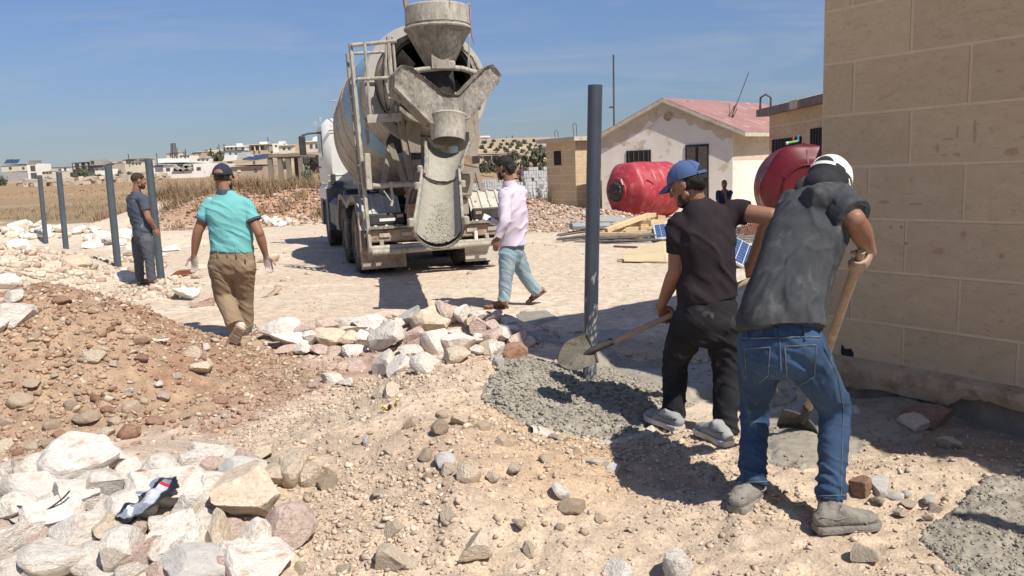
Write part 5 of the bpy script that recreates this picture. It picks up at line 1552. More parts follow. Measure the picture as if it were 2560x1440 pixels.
t1 = empty('water_tank', (tc_[0], tc_[1], .84), math.atan2(tax[1], tax[0]) - math.pi / 2, 'bright red ribbed plastic tank lying on its side before the white house', 'water tank', 'red plastic water tanks')
b = MB().add(*tank_body(.83, 2.25)); b.build('body', m_red, t1, True)
lid = MB().lathe([(0, -.10), (.22, -.10), (.27, -.07), (.29, -.02), (.30, .04), (.34, .05), (.34, .10)], 28, ROTX90); lo_ = lid.build('lid', m_black, t1, True)
for k in range(8):
    a = 2 * math.pi * k / 8
    MB().box((.25 * math.cos(a), -.07, .25 * math.sin(a)), (.06, .08, .06), bev=.01).build('lid_lug', m_black, lo_)
MB().box((0, -.12, 0), (.34, .04, .06), bev=.01).build('lid_grip', m_black, lo_)
MB().tube([(.40 * math.cos(a), .02 , .40 * math.sin(a)) for a in np.linspace(0, 2 * math.pi, 25)], .03, 8, cap=False).build('collar_ring', m_red, t1, True)
MB().tube([(.28, -.05, .30), (.33, -.07, .36), (.36, -.04, .2)], .02, 6).build('cord', m_plate, t1, True)
for a0 in (-2.9, -2.0, -1.0, 0.2):
    pts = []
    for s in np.linspace(0, 2 * math.pi, 15):
        rr = .84; yy = .55 + .17 * math.cos(s); aa = a0 + .17 * math.sin(s) * (1 - .5 * math.cos(s))
        pts.append((rr * math.cos(aa), yy, rr * math.sin(aa)))
    MB().tube(pts, .022, 6, cap=False).build('moulded_ring', m_red, t1, True)
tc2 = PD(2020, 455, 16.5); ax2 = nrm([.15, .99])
t2 = empty('water_tank', (tc2[0], tc2[1], .93), math.atan2(ax2[1], ax2[0]) - math.pi / 2, 'red plastic tank on its side, darkened for painted shade, half hidden by big wall', 'water tank', 'red plastic water tanks')
b = MB().add(*tank_body(.94, 1.4)); b.build('body', m_shade_red, t2, True)
for k in range(6):
    a = math.pi / 6 + k * math.pi / 3
    MB().tube([(.52 * math.cos(a), .02, .52 * math.sin(a)), (.80 * math.cos(a), .16, .80 * math.sin(a)), (.965 * math.cos(a), .44, .965 * math.sin(a))], .024, 6).build('moulded_rib', m_shade_red, t2, True)
MB().tube([(.50 * math.cos(a), .0, .50 * math.sin(a)) for a in np.linspace(0, 2 * math.pi, 25)], .03, 8, cap=False).build('collar_ring', m_shade_red, t2, True)
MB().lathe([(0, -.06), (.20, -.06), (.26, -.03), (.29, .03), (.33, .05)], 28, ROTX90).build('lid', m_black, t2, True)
m_green = M('green_valve', (.10, .42, .08), rough=.4); m_bluev = M('blue_valve', (.08, .28, .60), rough=.4); m_redv = M('red_valve', (.55, .10, .07), rough=.4)
vp = PD(1985, 357, 17.1)
va = empty('tap_fitting', tuple(vp), 0, 'small green pipe fitting with red and blue taps on top of the shade-darkened red tank', 'pipe fitting')
MB().tube([(-.13, 0, .0), (.08, 0, .03)], .03, 8).build('pipe', m_green, va)
MB().tube([(-.17, 0, -.01), (-.13, 0, 0)], .035, 8).build('pipe_end', m_plate, va)
MB().tube([(-.02, 0, .02), (-.02, 0, .14)], .022, 8).build('red_tap', m_redv, va)
MB().tube([(.09, 0, .03), (.08, 0, .17)], .024, 8).build('blue_tap', m_bluev, va)

# ================================================================== POSTS
m_post = M('dark_painted_steel', (.042, .052, .072), (.056, .066, .088), scale=5, rough=.42, metal=.0, spec=.5, bump=.06, bscale=30, attr='splash', attr_col=(.40, .385, .35, 1))
m_post2 = M('blue_grey_steel', (.062, .082, .098), (.085, .105, .118), scale=5, rough=.5, spec=.5)
def post(base, top, r, label, mat, splash=False, sub=26):
    base, top = np.array(base, float), np.array(top, float)
    L = np.linalg.norm(top - base); t = (top - base) / L
    n = 28; V = []; F = []; S = []
    rng_ = np.random.default_rng(3)
    zs = np.linspace(0, L, 90 if splash else 6)
    x = nrm(np.cross(t, (0, 1, 0))); y = np.cross(t, x)
    for z in zs:
        for k in range(n):
            a = 2 * math.pi * k / n
            V.append(base + t * z + (x * math.cos(a) + y * math.sin(a)) * r)
    for q, rr in ((L, r * .9), (L - .05, r * .9), (L - .05, 0.0)):
        for k in range(n):
            a = 2 * math.pi * k / n
            V.append(base + t * q + (x * math.cos(a) + y * math.sin(a)) * rr)
    m = len(V) // n
    for i in range(m - 1):
        for k in range(n): F.append((i * n + k, i * n + (k + 1) % n, (i + 1) * n + (k + 1) % n, (i + 1) * n + k))
    V = np.array(V)
    if splash:
        h = (V - base) @ t
        rnd = rng_.random(len(V))
        S = ((rnd < .60 * np.exp(-(h / .42) ** 2) + .05 * (h < .9)) & (((V - base) @ np.array([1, -.3, 0])) > -.02)).astype(float) * rng_.uniform(.4, 1, len(V))
    else: S = np.zeros(len(V))
    me = mesh_from('post', V, F, mat, True, {'splash': S})
    try: me.set_sharp_from_angle(angle=R(50))
    except Exception: pass
    o = obj('steel_post', me)
    return tag(o, label, 'post', 'steel posts set upright in the ground')
b0 = G(1472, 972); 
post(b0 - np.array([0, 0, .12]), PD(1488, 213, b0[1] + .02), .046, 'dark steel post standing in the wet concrete, nearest of all', m_post, True)
for (bx, by), (tx, ty), lab in (((115, 608), (99, 438), 'slim steel post farthest to the left beside the white rubble'), ((165, 622), (147, 430), 'steel post second from the left edge'),
                                ((295, 668), (270, 413), 'steel post standing left of the man in grey'), ((403, 697), (371, 398), 'steel post directly behind the man in grey')):
    p = G(bx, by); q = PD(tx, ty, p[1] - .02)
    post(p - np.array([0, 0, .1]), q, .060 if p[1] < 16 else .062, lab, m_post2)
# the next post of the row stands in the bottom right concrete, just out of frame: only its shadow shows
tip = G(2392, 1292)
bs = tip[:2] + np.array([.70, -.714]) * 1.66
post((bs[0], bs[1], -.1), (bs[0], bs[1], 2.24), .046, 'steel post casting the thin shadow on the bottom right concrete', m_post2)

# ================================================================== TIMBER, PIPES, PANELS ON THE YARD
def c3(cx, cy): return 1340 + cx * .21875, 480 + cy * .21875
m_wood = M('raw_pine', (.56, .415, .24), (.64, .49, .30), (.42, .29, .155), scale=3, rough=.85, bump=.2, bscale=20, stretch=(1, .15, 1), rand=.14)
m_ply = M('weathered_plywood', (.50, .405, .245), (.56, .46, .29), (.38, .29, .165), scale=3, rough=.85, bump=.2, stretch=(.2, 1, 1))
m_gpipe = M('grey_pvc', (.26, .285, .30), (.33, .35, .36), scale=3, rough=.5)
m_rebar = M('dark_rebar', (.10, .095, .095), (.20, .17, .15), scale=9, rough=.7, rand=.2)
m_rustbar = M('rust_red_bar', (.22, .085, .06), (.30, .14, .10), scale=9, rough=.9, rand=.2)
def stick(p0, p1, w, h, name, mat, label, cat, group, tube=False, up=(0, 0, 1)):
    p0, p1 = np.array(p0), np.array(p1)
    c = (p0 + p1) / 2
    mb = MB()
    if tube: mb.tube([p0 - c, p1 - c], w, 8)
    else: mb.bar(p0 - c, p1 - c, w, h, up=up, bev=.004)
    o = mb.build(name, mat, None, tube); o.location = c
    return tag(o, label, cat, group)
PG = 'planks in the timber pile before the lying tank'
for (ax, ay, az), (bx, by, bz), w, h, lab in (
    ((800, 440, 16.4), (1290, 262, 17.3), .10, .10, 'longest slanting beam lying across the timber pile'), ((1040, 385, 16.9), (1215, 345, 17.5), .10, .13, 'short thick beam under the slanting one in the timber pile'), ((1185, 350, 17.2), (1330, 342, 17.0), .12, .09, 'short square plank end just right of the short thick beam'),
    ((900, 428, 16.8), (1160, 425, 16.9), .14, .10, 'middle plank below the slanting beam of the timber pile'), ((725, 490, 16.2), (1212, 496, 16.1), .12, .11, 'bottom front plank of the timber pile'), ((740, 464, 16.6), (1010, 432, 17.4), .12, .07, 'thin plank at the left tip of the timber pile'), ((1180, 422, 16.9), (1310, 420, 17.0), .12, .10, 'stubby plank end in the middle of the timber pile'),
    ((1190, 386, 17.0), (1360, 392, 17.1), .12, .07, 'flat plank under the upper right ends of the timber pile'), ((1310, 335, 17.6), (1455, 345, 17.7), .12, .10, 'plank end at the upper right of the timber pile'), ((1375, 290, 18.0), (1462, 300, 18.1), .12, .12, 'rearmost short block at the top right of the timber pile'), ((1010, 462, 16.3), (1460, 456, 16.5), .14, .06, 'wide flat plank just above the bottom front plank'), ((1240, 280, 17.6), (1355, 262, 17.9), .10, .10, 'second beam end beside the top of the slanting beam'),
    ((850, 380, 17.6), (1050, 340, 18.2), .10, .08, 'thin plank behind the left part of the slanting beam'), ((1300, 440, 16.5), (1460, 425, 17.0), .12, .07, 'thin plank at the right foot of the timber pile')):
    stick(PD(*c3(ax, ay), az), PD(*c3(bx, by), bz), w, h, 'plank', m_wood, lab or 'pale sawn timber inside the pile before the lying tank', 'plank', None if lab else PG)
for (ax, ay, az), (bx, by, bz), r, lab in (((400, 392, 17.0), (840, 385, 17.6), .075, 'grey plastic pipe lying left of the timber pile, front one'), ((520, 372, 17.8), (860, 372, 18.4), .065, 'grey plastic pipe lying behind the front pipe of the timber pile')):
    a, b_ = PD(*c3(ax, ay), az), PD(*c3(bx, by), bz)
    stick(a, b_, r, r, 'pipe', m_gpipe, lab, 'pipe', None, True)
sb = MB().prism([PD(*c3(700, 345), 18.0), PD(*c3(905, 352), 17.8), PD(*c3(1060, 300), 19.6), PD(*c3(740, 290), 20.0)], (0, 0, .03))
tag(sb.build('metal_sheet', m_galv), 'flat grey metal sheet behind the timber pile', 'sheet')
g = np.random.default_rng(12)
def grz(px, py, D):
    p = PD(px, py, D); z = tz(p[0], p[1]); p[2] = max(p[2], z + .02); return p
for k in range(22):
    y0 = 530 + g.uniform(-16, 30)
    x0_, x1_ = 1340 + .21875 * g.uniform(430, 760), 1340 + .21875 * g.uniform(1250, 1480)
    D = 15.6 + g.uniform(0, .8)
    zz = .02 + .006 * k
    pa, pb = PD(x0_, 600, D), PD(x1_, 600, D + g.uniform(-.3, .3)); pa[2] = zz + tz(pa[0], pa[1]); pb[2] = zz + tz(pb[0], pb[1]) + .02
    stick(pa, pb, .013, .013, 'rebar', m_rebar, 'long dark steel bar in front of the timber pile', 'rebar', 'steel bars before the timber pile', True)
for k in range(10):
    D = 16.6 + g.uniform(-.2, .5)
    pa, pb = PD(1340 + .21875 * g.uniform(230, 330), 590, D), PD(1340 + .21875 * g.uniform(540, 760), 590, D + .4); pa[2] = .03 + .012 * k + tz(pa[0], pa[1]); pb[2] = .05 + .014 * k + tz(pb[0], pb[1])
    stick(pa, pb, .016, .016, 'rebar', m_rebar, 'dark steel bar poking out left of the timber pile', 'rebar', 'steel bars left of the timber pile', True)
pa, pb = G(1340 + .21875 * 890, 480 + .21875 * 632), G(1340 + .21875 * 1160, 480 + .21875 * 642)
stick(pa + [0, 0, .02], pb + [0, 0, .02], .02, .02, 'rebar', m_rustbar, 'single thin rust-red bar lying on bare dust', 'rebar', None, True)
D0 = 12.6
pw = MB().prism([PD(*c3(970, 700), D0 + .2), PD(*c3(1010, 792), D0 - .2), PD(*c3(1480, 800), D0 - .35), PD(*c3(1445, 566), D0 + .7)], (0, .02, .012))
plo = tag(pw.build('plywood_sheet', m_ply), 'broad weathered plywood sheet lying tilted near the black shirted man', 'plywood')
pw = MB().prism([PD(*c3(1450, 566), D0 + .68), PD(*c3(1484, 800), D0 - .37), PD(*c3(1600, 790), D0 - .2), PD(*c3(1580, 575), D0 + .7)], (0, .02, .012))
tag(pw.build('plywood_sheet', m_ply), 'plywood sheet mostly hidden behind the black shirted man', 'plywood')
stick(G(1340 + .21875 * 930, 480 + .21875 * 800) + [0, 0, .02], G(1340 + .21875 * 1500, 480 + .21875 * 815) + [0, 0, .02], .05, .025, 'plank', m_wood, 'thin splintered strip of wood under the plywood sheet', 'plank', None)
m_cell = M('solar_cell', (.030, .075, .20), (.045, .10, .25), scale=6, rough=.15, spec=.6)
m_alu = M('aluminium_frame', (.62, .63, .64), rough=.4, metal=.3)
def solar(corners, label, nx, ny):
    a, b, c, d = [np.array(p) for p in corners]      # a-b top edge, d-c bottom edge
    o = (a + c) / 2
    root = empty('photovoltaic_module', tuple(o), 0, label, 'solar panel')
    n = nrm(np.cross(b - a, d - a)); 
    if n @ (np.array([0, 0, CAM_H]) - o) < 0: n = -n
    def bl(s, t, e=0): return (a * (1 - s) + b * s) * (1 - t) + (d * (1 - s) + c * s) * t + n * e - o
    MB().prism([bl(0, 0), bl(1, 0), bl(1, 1), bl(0, 1)], -n * .03).build('frame', m_alu, root)
    MB().prism([bl(.04, .03, .001), bl(.96, .03, .001), bl(.96, .97, .001), bl(.04, .97, .001)], n * .003).build('backing', m_plate, root)
    for i in range(nx):
        for j in range(ny):
            s0, s1 = .05 + .9 * i / nx + .006, .05 + .9 * (i + 1) / nx - .006
            t0, t1 = .04 + .92 * j / ny + .005, .04 + .92 * (j + 1) / ny - .005
            MB().prism([bl(s0, t0, .0045), bl(s1, t0, .0045), bl(s1, t1, .0045), bl(s0, t1, .0045)], n * .002).build('cell', m_cell, root)
Ds = 11.4
def para(a, b, c): return [a, b, c, np.array(a) + np.array(c) - np.array(b)]
solar(para(PD(1800, 572, 12.7), PD(1897, 622, 12.3), PD(1880, 678, 11.0)), 'blue solar panel lying on the ground between the two shovelling men', 5, 8)
solar(para(PD(1632, 562, 16.6), PD(1690, 556, 17.0), PD(1700, 590, 16.0)), 'solar panel corner jutting from the timber pile by the black shirt', 4, 6)
# rusty stirrups bundle and pipe right of the black shirt
rb = empty('stirrup_bundle', tuple(PD(1885, 572, 15.2)), 0, 'bundle of rust-red bent steel stirrups beyond the black shirted man', 'rebar bundle')
for k in range(26):
    x = -.30 + .024 * k; dz = g.uniform(-.03, .03); z1 = .02 + .16 * (k / 26) + dz
    MB().tube([(x, -.05, -.10), (x + .05, -.02, z1), (x + .09, .25, z1 + .02), (x + .04, .25, -.08)], .009, 5).build('stirrup', m_rustbar, rb)
stick(PD(1846, 578, 15.8), PD(1905, 548, 16.6), .07, .07, 'pipe', m_gpipe, 'grey pipe behind the rusty stirrup bundle', 'pipe', None, True)
for k in range(8):
    a, b_ = PD(1842, 590 + k * 2.5, 14.6 + .1 * k), PD(1925, 584 + k * 3, 14.9 + .1 * k)
    a[2] = b_[2] = .03 + .02 * k
    stick(a, b_, .014, .014, 'rebar', m_rebar, 'dark steel bar under the rusty stirrup bundle', 'rebar', 'steel bars under the stirrups', True)

# ================================================================== GREY BLOCK STACK
m_cblock = M('grey_cement_block', (.40, .415, .415), (.50, .51, .50), scale=.9, rough=.95, lo=.3, hi=.7, bump=.2)
m_cblock_d = M('dark_cement_block', (.20, .20, .195), (.27, .265, .26), scale=3, rough=.95, bump=.2)
def block_stack(pxa, pxb, yb, D, rows, label, seed, h=.195):
    g = np.random.default_rng(seed)
    A, B = PD(pxa, yb, D), PD(pxb, yb, D + .6)
    z0 = tz(A[0], A[1])
    n = int(np.linalg.norm(B[:2] - A[:2]) / .145)
    dx = nrm(B[:2] - A[:2]); nn = np.array([-dx[1], dx[0]])
    mb = MB()
    for r in range(rows):
        i = 0
        while i < n:
            w = 1 if g.random() < .85 else 2
            if r == rows - 1 and g.random() < .3: i += w; continue
            if g.random() < .012: i += w; continue
            c = A[:2] + dx * (i + w / 2) * .145 + nn * (.2 + g.uniform(-.03, .03))
            M3 = Matrix.Rotation(math.atan2(dx[1], dx[0]) + g.uniform(-.03, .03), 3, 'Z')
            mb.box((c[0], c[1], z0 + (r + .5) * h), (w * .145 - .022, .39, h - .014), M3)
            i += w
    mb.V = [(x, y, z) for x, y, z in mb.V]
    return tag(mb.build('cement_blocks', m_cblock), label, kind='stuff')
block_stack(1175, 1290, 496, 44, 6, 'long stack of grey cement blocks behind the truck', 1)
block_stack(1312, 1392, 498, 43, 9, 'higher stack of grey cement blocks left of the booth', 2)
block_stack(1285, 1345, 505, 41.5, 5, 'low front row of grey cement blocks', 3)
for k, (px, py, w, h) in enumerate(((1377, 502, 27, 13), (1308, 445, 10, 7), (1354, 465, 10, 7), (1332, 500, 14, 10), (1349, 479, 9, 6))):
    D = 39.5 if k in (0, 3) else 43.0
    p = PD(px, py, D); s = D / FPX
    o = MB().box((0, 0, 0), (w * s, .3, h * s), bev=.01).build('cement_block', m_cblock_d); o.location = p
    tag(o, ['large dark cement block on the ground left of the booth', 'dark block in the stack beside the man in maroon', 'dark block in the upper middle of the stack', 'dark block in the low front row', 'dark block in the lower middle of the stack'][k], 'cement block')
# ================================================================== VILLAGE ON THE RISE
m_v = {
 'white': M('village_white', (.80, .775, .71), (.72, .685, .61), scale=.5, rough=.95, rand=.06),
 'cream': M('village_cream', (.66, .60, .49), (.58, .52, .41), scale=.5, rough=.95, rand=.06),
 'beige': M('village_beige', (.47, .39, .29), (.40, .33, .245), scale=.6, rough=.95, rand=.06),
 'grey': M('village_grey_block', (.40, .385, .36), (.34, .325, .30), scale=.8, rough=.95, rand=.06),
 'blue': M('village_blue_grey', (.42, .455, .48), (.36, .39, .41), scale=.6, rough=.95),
 'conc': M('raw_concrete_frame', (.20, .168, .13), (.26, .22, .175), scale=.8, rough=.95),
}
m_vwin = M('village_opening', (.07, .065, .06), (.12, .11, .10), scale=.4, rough=.8)
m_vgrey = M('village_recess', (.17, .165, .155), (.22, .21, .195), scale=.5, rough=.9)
m_vpv = M('far_solar_panel', (.03, .05, .11), (.05, .075, .14), scale=.3, rough=.2)
VG = 'buildings of the village on the rise'
def c4(cx, cy): return cx * .3125, 320 + cy * .3125
class Site:
    """a far building laid out on a plane facing the camera's side of the hill"""
    def __init__(s, px0, px1, ybase, label, D=None, cat='house', yaw=0.0, cv=c4, name='village_house'):
        s.cv = cv
        a = cv(px0, ybase); b = cv(px1, ybase)
        g0 = G((a[0] + b[0]) / 2, a[1])
        s.D = D or min(float(g0[1]), 320)
        s.o = PD(a[0], a[1], s.D)
        s.e = empty(name, tuple(s.o), 0, label, cat)
    def loc(s, cx, cy, d=0.0):
        x, y = s.cv(cx, cy)
        P = PD(x, y, s.D)
        return P[0] - s.o[0], d, P[2] - s.o[2]
    def slab(s, x0, y0, x1, y1, depth, mat, name, d=0.0, down=0.0):
        a, b = s.loc(x0, y1), s.loc(x1, y0)
        z0 = a[2] - down
        mb = MB().box(((a[0] + b[0]) / 2, d + depth / 2, (z0 + b[2]) / 2), (abs(b[0] - a[0]), depth, abs(b[2] - z0)))
        return mb.build(name, mat, s.e)
    def hole(s, x0, y0, x1, y1, name='window', mat=None, d=0.0, proud=.06):
        return s.slab(x0, y0, x1, y1, .3, mat or m_vwin, name, d - proud)

s = Site(0, 300, 432, 'two storey house with roof solar panels at the far left of the village')
s.slab(50, 352, 256, 432, 7, m_v['grey'], 'wall', 0, 2); s.slab(18, 295, 236, 353, 7.5, m_v['cream'], 'upper_wall', -.15)
s.slab(235, 284, 302, 430, 7, m_v['white'], 'tower', -.3, 2); s.slab(5, 284, 300, 296, 8.2, m_v['white'], 'roof', -.5)
for q in ((252, 300, 285, 346), (258, 357, 297, 418)): s.hole(*q, name='opening', d=-.3)
for q in ((76, 312, 95, 332), (180, 312, 198, 332)): s.hole(*q, d=-.15)
s.slab(212, 258, 275, 286, 2.5, m_vgrey, 'stair_head', 1.0)
for q in ((14, 250, 64, 284), (68, 250, 120, 284)):
    a, b = s.loc(q[0], q[3]), s.loc(q[2], q[1])
    MB().prism([(a[0], 1.0, a[2]), (b[0], 1.0, a[2]), (b[0], 2.6, b[2]), (a[0], 2.6, b[2])], (0, 0, .06)).build('roof_panel', m_vpv, s.e)
s = Site(310, 540, 362, 'long low white house second from the left in the village')
s.slab(318, 318, 540, 362, 8, m_v['white'], 'wall', 0, 3); s.slab(308, 310, 545, 319, 9, m_v['white'], 'roof', -.4)
for q in ((332, 320, 360, 358), (385, 326, 410, 348), (466, 326, 490, 348), (515, 318, 530, 350)): s.hole(*q)
s.slab(318, 305, 328, 352, .4, m_v['cream'], 'pillar', -.8)
s = Site(575, 820, 335, 'wide modern house with dark balcony bands on the village skyline')
s.slab(580, 272, 822, 335, 9, m_vgrey, 'wall', 0, 3)
for y in (272, 300, 328): s.slab(575, y - 5, 820, y + 5, 10.5, m_v['white'], 'floor_slab', -1.5)
s.slab(738, 246, 822, 300, 6, m_v['grey'], 'stair_tower', -1.7); s.hole(745, 262, 770, 292, d=-1.7)
for x in (600, 650, 700): s.slab(x, 276, x + 8, 330, .5, m_v['grey'], 'column', -1.2)
s.slab(590, 262, 735, 268, .2, m_v['grey'], 'railing', -1.2)
s = Site(885, 1170, 312, 'unfinished house with open bays above a stone slope')
s.slab(985, 246, 1175, 312, 7, m_v['cream'], 'wall', 0, 2); s.slab(978, 240, 1180, 250, 8, m_v['cream'], 'roof', -.4)
s.hole(1010, 254, 1076, 288, 'opening'); s.hole(1086, 256, 1160, 288, 'opening')
s.slab(884, 262, 985, 272, 6, m_v['beige'], 'porch_roof', -.2); s.slab(884, 272, 985, 312, .4, m_vgrey, 'back_wall', 4, 2)
for x in (884, 915, 945, 972): s.slab(x, 270, x + 8, 314, .4, m_v['beige'], 'column', 0, 1)
s = Site(1215, 1680, 392, 'long bomb damaged white house in the middle of the village')
s.slab(1222, 280, 1682, 352, 9, m_v['white'], 'wall', 0, 1); s.slab(1215, 274, 1480, 284, 9.5, m_v['white'], 'roof', -.3); s.slab(1225, 350, 1690, 396, 8, m_v['cream'], 'base_wall', .3, 3)
s.slab(1222, 240, 1312, 278, 6, m_v['white'], 'roof_room', 1.5)
s.hole(1246, 296, 1302, 346, 'opening', m_vgrey); s.hole(1332, 318, 1360, 342); s.hole(1576, 312, 1606, 336)
s.hole(1395, 290, 1545, 346, 'collapsed_bay')
for (x0, y0), (x1, y1) in (((1400, 300), (1470, 345)), ((1450, 345), (1530, 295)), ((1480, 300), (1545, 330))):
    a, b = s.loc(x0, y0, -.35), s.loc(x1, y1, -.35); MB().bar(a, b, .5, .35).build('fallen_slab', m_v['grey'], s.e)
s.slab(1375, 360, 1695, 398, 1, m_v['white'], 'yard_wall', -3, 2); s.hole(1376, 362, 1400, 394, 'opening', m_vgrey, -3)
s = Site(1570, 1750, 232, 'beige block houses on the skyline right of the middle')
s.slab(1572, 190, 1680, 235, 8, m_v['beige'], 'wall', 0, 4); s.slab(1660, 172, 1752, 232, 8, m_v['cream'], 'upper_wall', 1, 4); s.slab(1566, 184, 1690, 192, 9, m_v['cream'], 'roof', -.3)
for q in ((1600, 200, 1622, 222), (1640, 200, 1655, 218), (1690, 190, 1708, 206)): s.hole(*q)
s = Site(1790, 1960, 182, 'white villa with a small tower on top of the village hill')
s.slab(1800, 140, 1960, 182, 9, m_v['white'], 'wall', 0, 4); s.slab(1795, 148, 1965, 154, 11, m_v['white'], 'balcony', -1.5); s.slab(1895, 122, 1925, 150, 3, m_v['white'], 'tower', -.5)
for x in (1815, 1845, 1880, 1935): s.hole(x, 156, x + 14, 174)
s.slab(1788, 126, 1797, 182, .5, m_vgrey, 'mast', 0)
s = Site(1755, 1900, 262, 'blue grey house with white lower front in the village')
s.slab(1756, 182, 1925, 225, 9, m_v['blue'], 'wall', 1, 3); s.slab(1750, 176, 1930, 184, 10, m_v['grey'], 'roof', .6); s.slab(1766, 216, 1888, 236, 3, m_v['white'], 'front_wall', -1.5, 3); s.slab(1760, 234, 1940, 262, 7, m_v['grey'], 'base_wall', 0, 3)
for x in (1770, 1825, 1870): s.hole(x, 196, x + 16, 214, d=1)
s = Site(1990, 2150, 190, 'house with a deep dark porch on the village hill')
s.slab(1995, 134, 2150, 190, 8, m_v['beige'], 'wall', 0, 3); s.slab(1986, 126, 2156, 138, 9.5, m_v['cream'], 'roof', -1.2); s.hole(2012, 142, 2110, 180, 'porch'); s.slab(2072, 108, 2128, 128, 3, m_v['white'], 'roof_tank_room', 1)
for x in (2040, 2080): s.slab(x, 138, x + 5, 184, .4, m_v['cream'], 'column', -.8)
s = Site(2180, 2240, 162, 'small white house with roof tanks beside the terrace house')
s.slab(2182, 122, 2262, 165, 7, m_v['white'], 'wall', 0, 3); s.slab(2225, 104, 2270, 124, 2, m_v['white'], 'roof_tank_room', 1); s.hole(2200, 136, 2216, 152)
s = Site(2230, 2390, 200, 'cream terrace house below the dome on the village hill')
s.slab(2232, 142, 2350, 200, 9, m_v['cream'], 'wall', 0, 3); s.slab(2225, 132, 2356, 144, 10, m_v['cream'], 'roof', -.5); s.hole(2262, 156, 2282, 176); s.hole(2305, 156, 2325, 176)
s.slab(2352, 120, 2420, 200, 7, m_v['beige'], 'side_wall', 1, 3)
s = Site(2440, 2560, 210, 'pale domed building just left of the truck cab', cat='mosque', name='domed_building')
s.slab(2450, 108, 2560, 215, 9, m_v['cream'], 'wall', 0, 4); s.slab(2445, 100, 2565, 112, 10, m_v['white'], 'roof', -.4); s.hole(2480, 130, 2500, 165); s.hole(2525, 130, 2545, 165)
a = s.loc(2505, 100, 4); r_ = abs(s.loc(2545, 100)[0] - a[0])
MB().lathe([(r_ * math.cos(t), r_ * .9 * math.sin(t)) for t in np.linspace(0, math.pi / 2, 9)], 20, Matrix.Translation(a)).build('dome', m_v['white'], s.e, True)
s = Site(1850, 2110, 378, 'long stone walled house with two small windows behind the walking man')
s.slab(1850, 300, 2108, 378, 8, m_v['beige'], 'wall', 0, 3); s.slab(1842, 290, 2114, 302, 9, m_v['cream'], 'roof', -.4); s.hole(1900, 326, 1926, 352, 'window', m_v['white']); s.hole(2034, 328, 2058, 350)
s.slab(2000, 258, 2105, 294, 5, m_v['beige'], 'roof_room', 1.5); s.hole(1995, 262, 2010, 292, 'opening', d=1.5)
s = Site(1700, 1850, 300, 'small stone outbuilding beside the long stone walled house')
s.slab(1700, 262, 1870, 300, 6, m_v['beige'], 'wall', 0, 4); s.hole(1820, 266, 1860, 288)
s = Site(2300, 2560, 420, 'raw concrete building with dark red shutters left of the cab', cat='building', D=92)
s.slab(2398, 190, 2560, 222, 9, m_v['beige'], 'roof', 0); s.slab(2440, 222, 2560, 440, 8, m_v['conc'], 'wall', 1.0, 2)
for x in (2446, 2476, 2506, 2536): s.hole(x, 284, x + 24, 372, 'shutter', M('dark_red_shutter', (.10, .06, .05), rough=.9), 1.0)
# open concrete frame
s = Site(2150, 2420, 455, 'open unfinished concrete frame of columns and a flat roof', cat='building', D=70, name='concrete_frame')
zc = m_v['conc']
s.slab(2148, 200, 2400, 236, 5.5, zc, 'roof', 0)
for x, d_ in ((2152, .1), (2232, .1), (2298, .1), (2396, .1), (2175, 5.0), (2330, 5.0)): s.slab(x, 234, x + 15, 460, .4, zc, 'column', d_, 1)
s.slab(2350, 236, 2396, 420, .2, M('dark_red_board', (.12, .075, .06), rough=.9), 'board', .6)
s.slab(2168, 418, 2400, 432, .3, zc, 'sill_beam', .3)
# solar field
sf = Site(1930, 2160, 258, 'rows of solar panels on the slope left of the concrete frame', cat='solar array', name='solar_array')
for r in range(3):
    for k in range(7):
        x0 = 1938 + k * 31 + r * 5; y1 = 256 - r * 14
        a, b = sf.loc(x0, y1, r * 4), sf.loc(x0 + 28, y1 - 18, r * 4)
        MB().prism([(a[0], a[1], a[2]), (b[0], a[1], a[2]), (b[0], a[1] + 1.5, b[2]), (a[0], a[1] + 1.5, b[2])], (0, -.05, .05)).build('roof_panel', m_vpv, sf.e)
for i, (x, y0, y1, w) in enumerate(((1390, 122, 268, 7), (1420, 160, 235, 2), (1755, 130, 186, 2), (1030, 208, 244, 2), (2146, 74, 126, 2), (1256, 200, 240, 2), (1486, 170, 235, 2))):
    a = PD(*c4(x, y1), 190); b = PD(*c4(x - 5, y0), 190)
    mb = MB()
    if i == 0:
        for dx_ in (-.5, .5):
            for dy_ in (-.5, .5): mb.bar(a + np.array([dx_, dy_, 0]), b + np.array([dx_ * .7, dy_ * .7, 0]), .16, .16)
        for k in range(12):
            z = a + (b - a) * k / 12; z2 = a + (b - a) * (k + 1) / 12
            mb.bar(z + np.array([-.45, -.5, 0]), z2 + np.array([.45, -.5, 0]), .10, .10)
        o = mb.build('lattice_mast', m_grille); tag(o, 'dark lattice mast standing on the village skyline', 'mast')
    else:
        mb.bar(a - np.array([0, 0, 2]), b, .14, .14, up=(0, 1, 0)); o = mb.build('utility_pole', m_grille)
        tag(o, 'thin dark pole among the village roofs', 'pole', 'thin poles of the village')

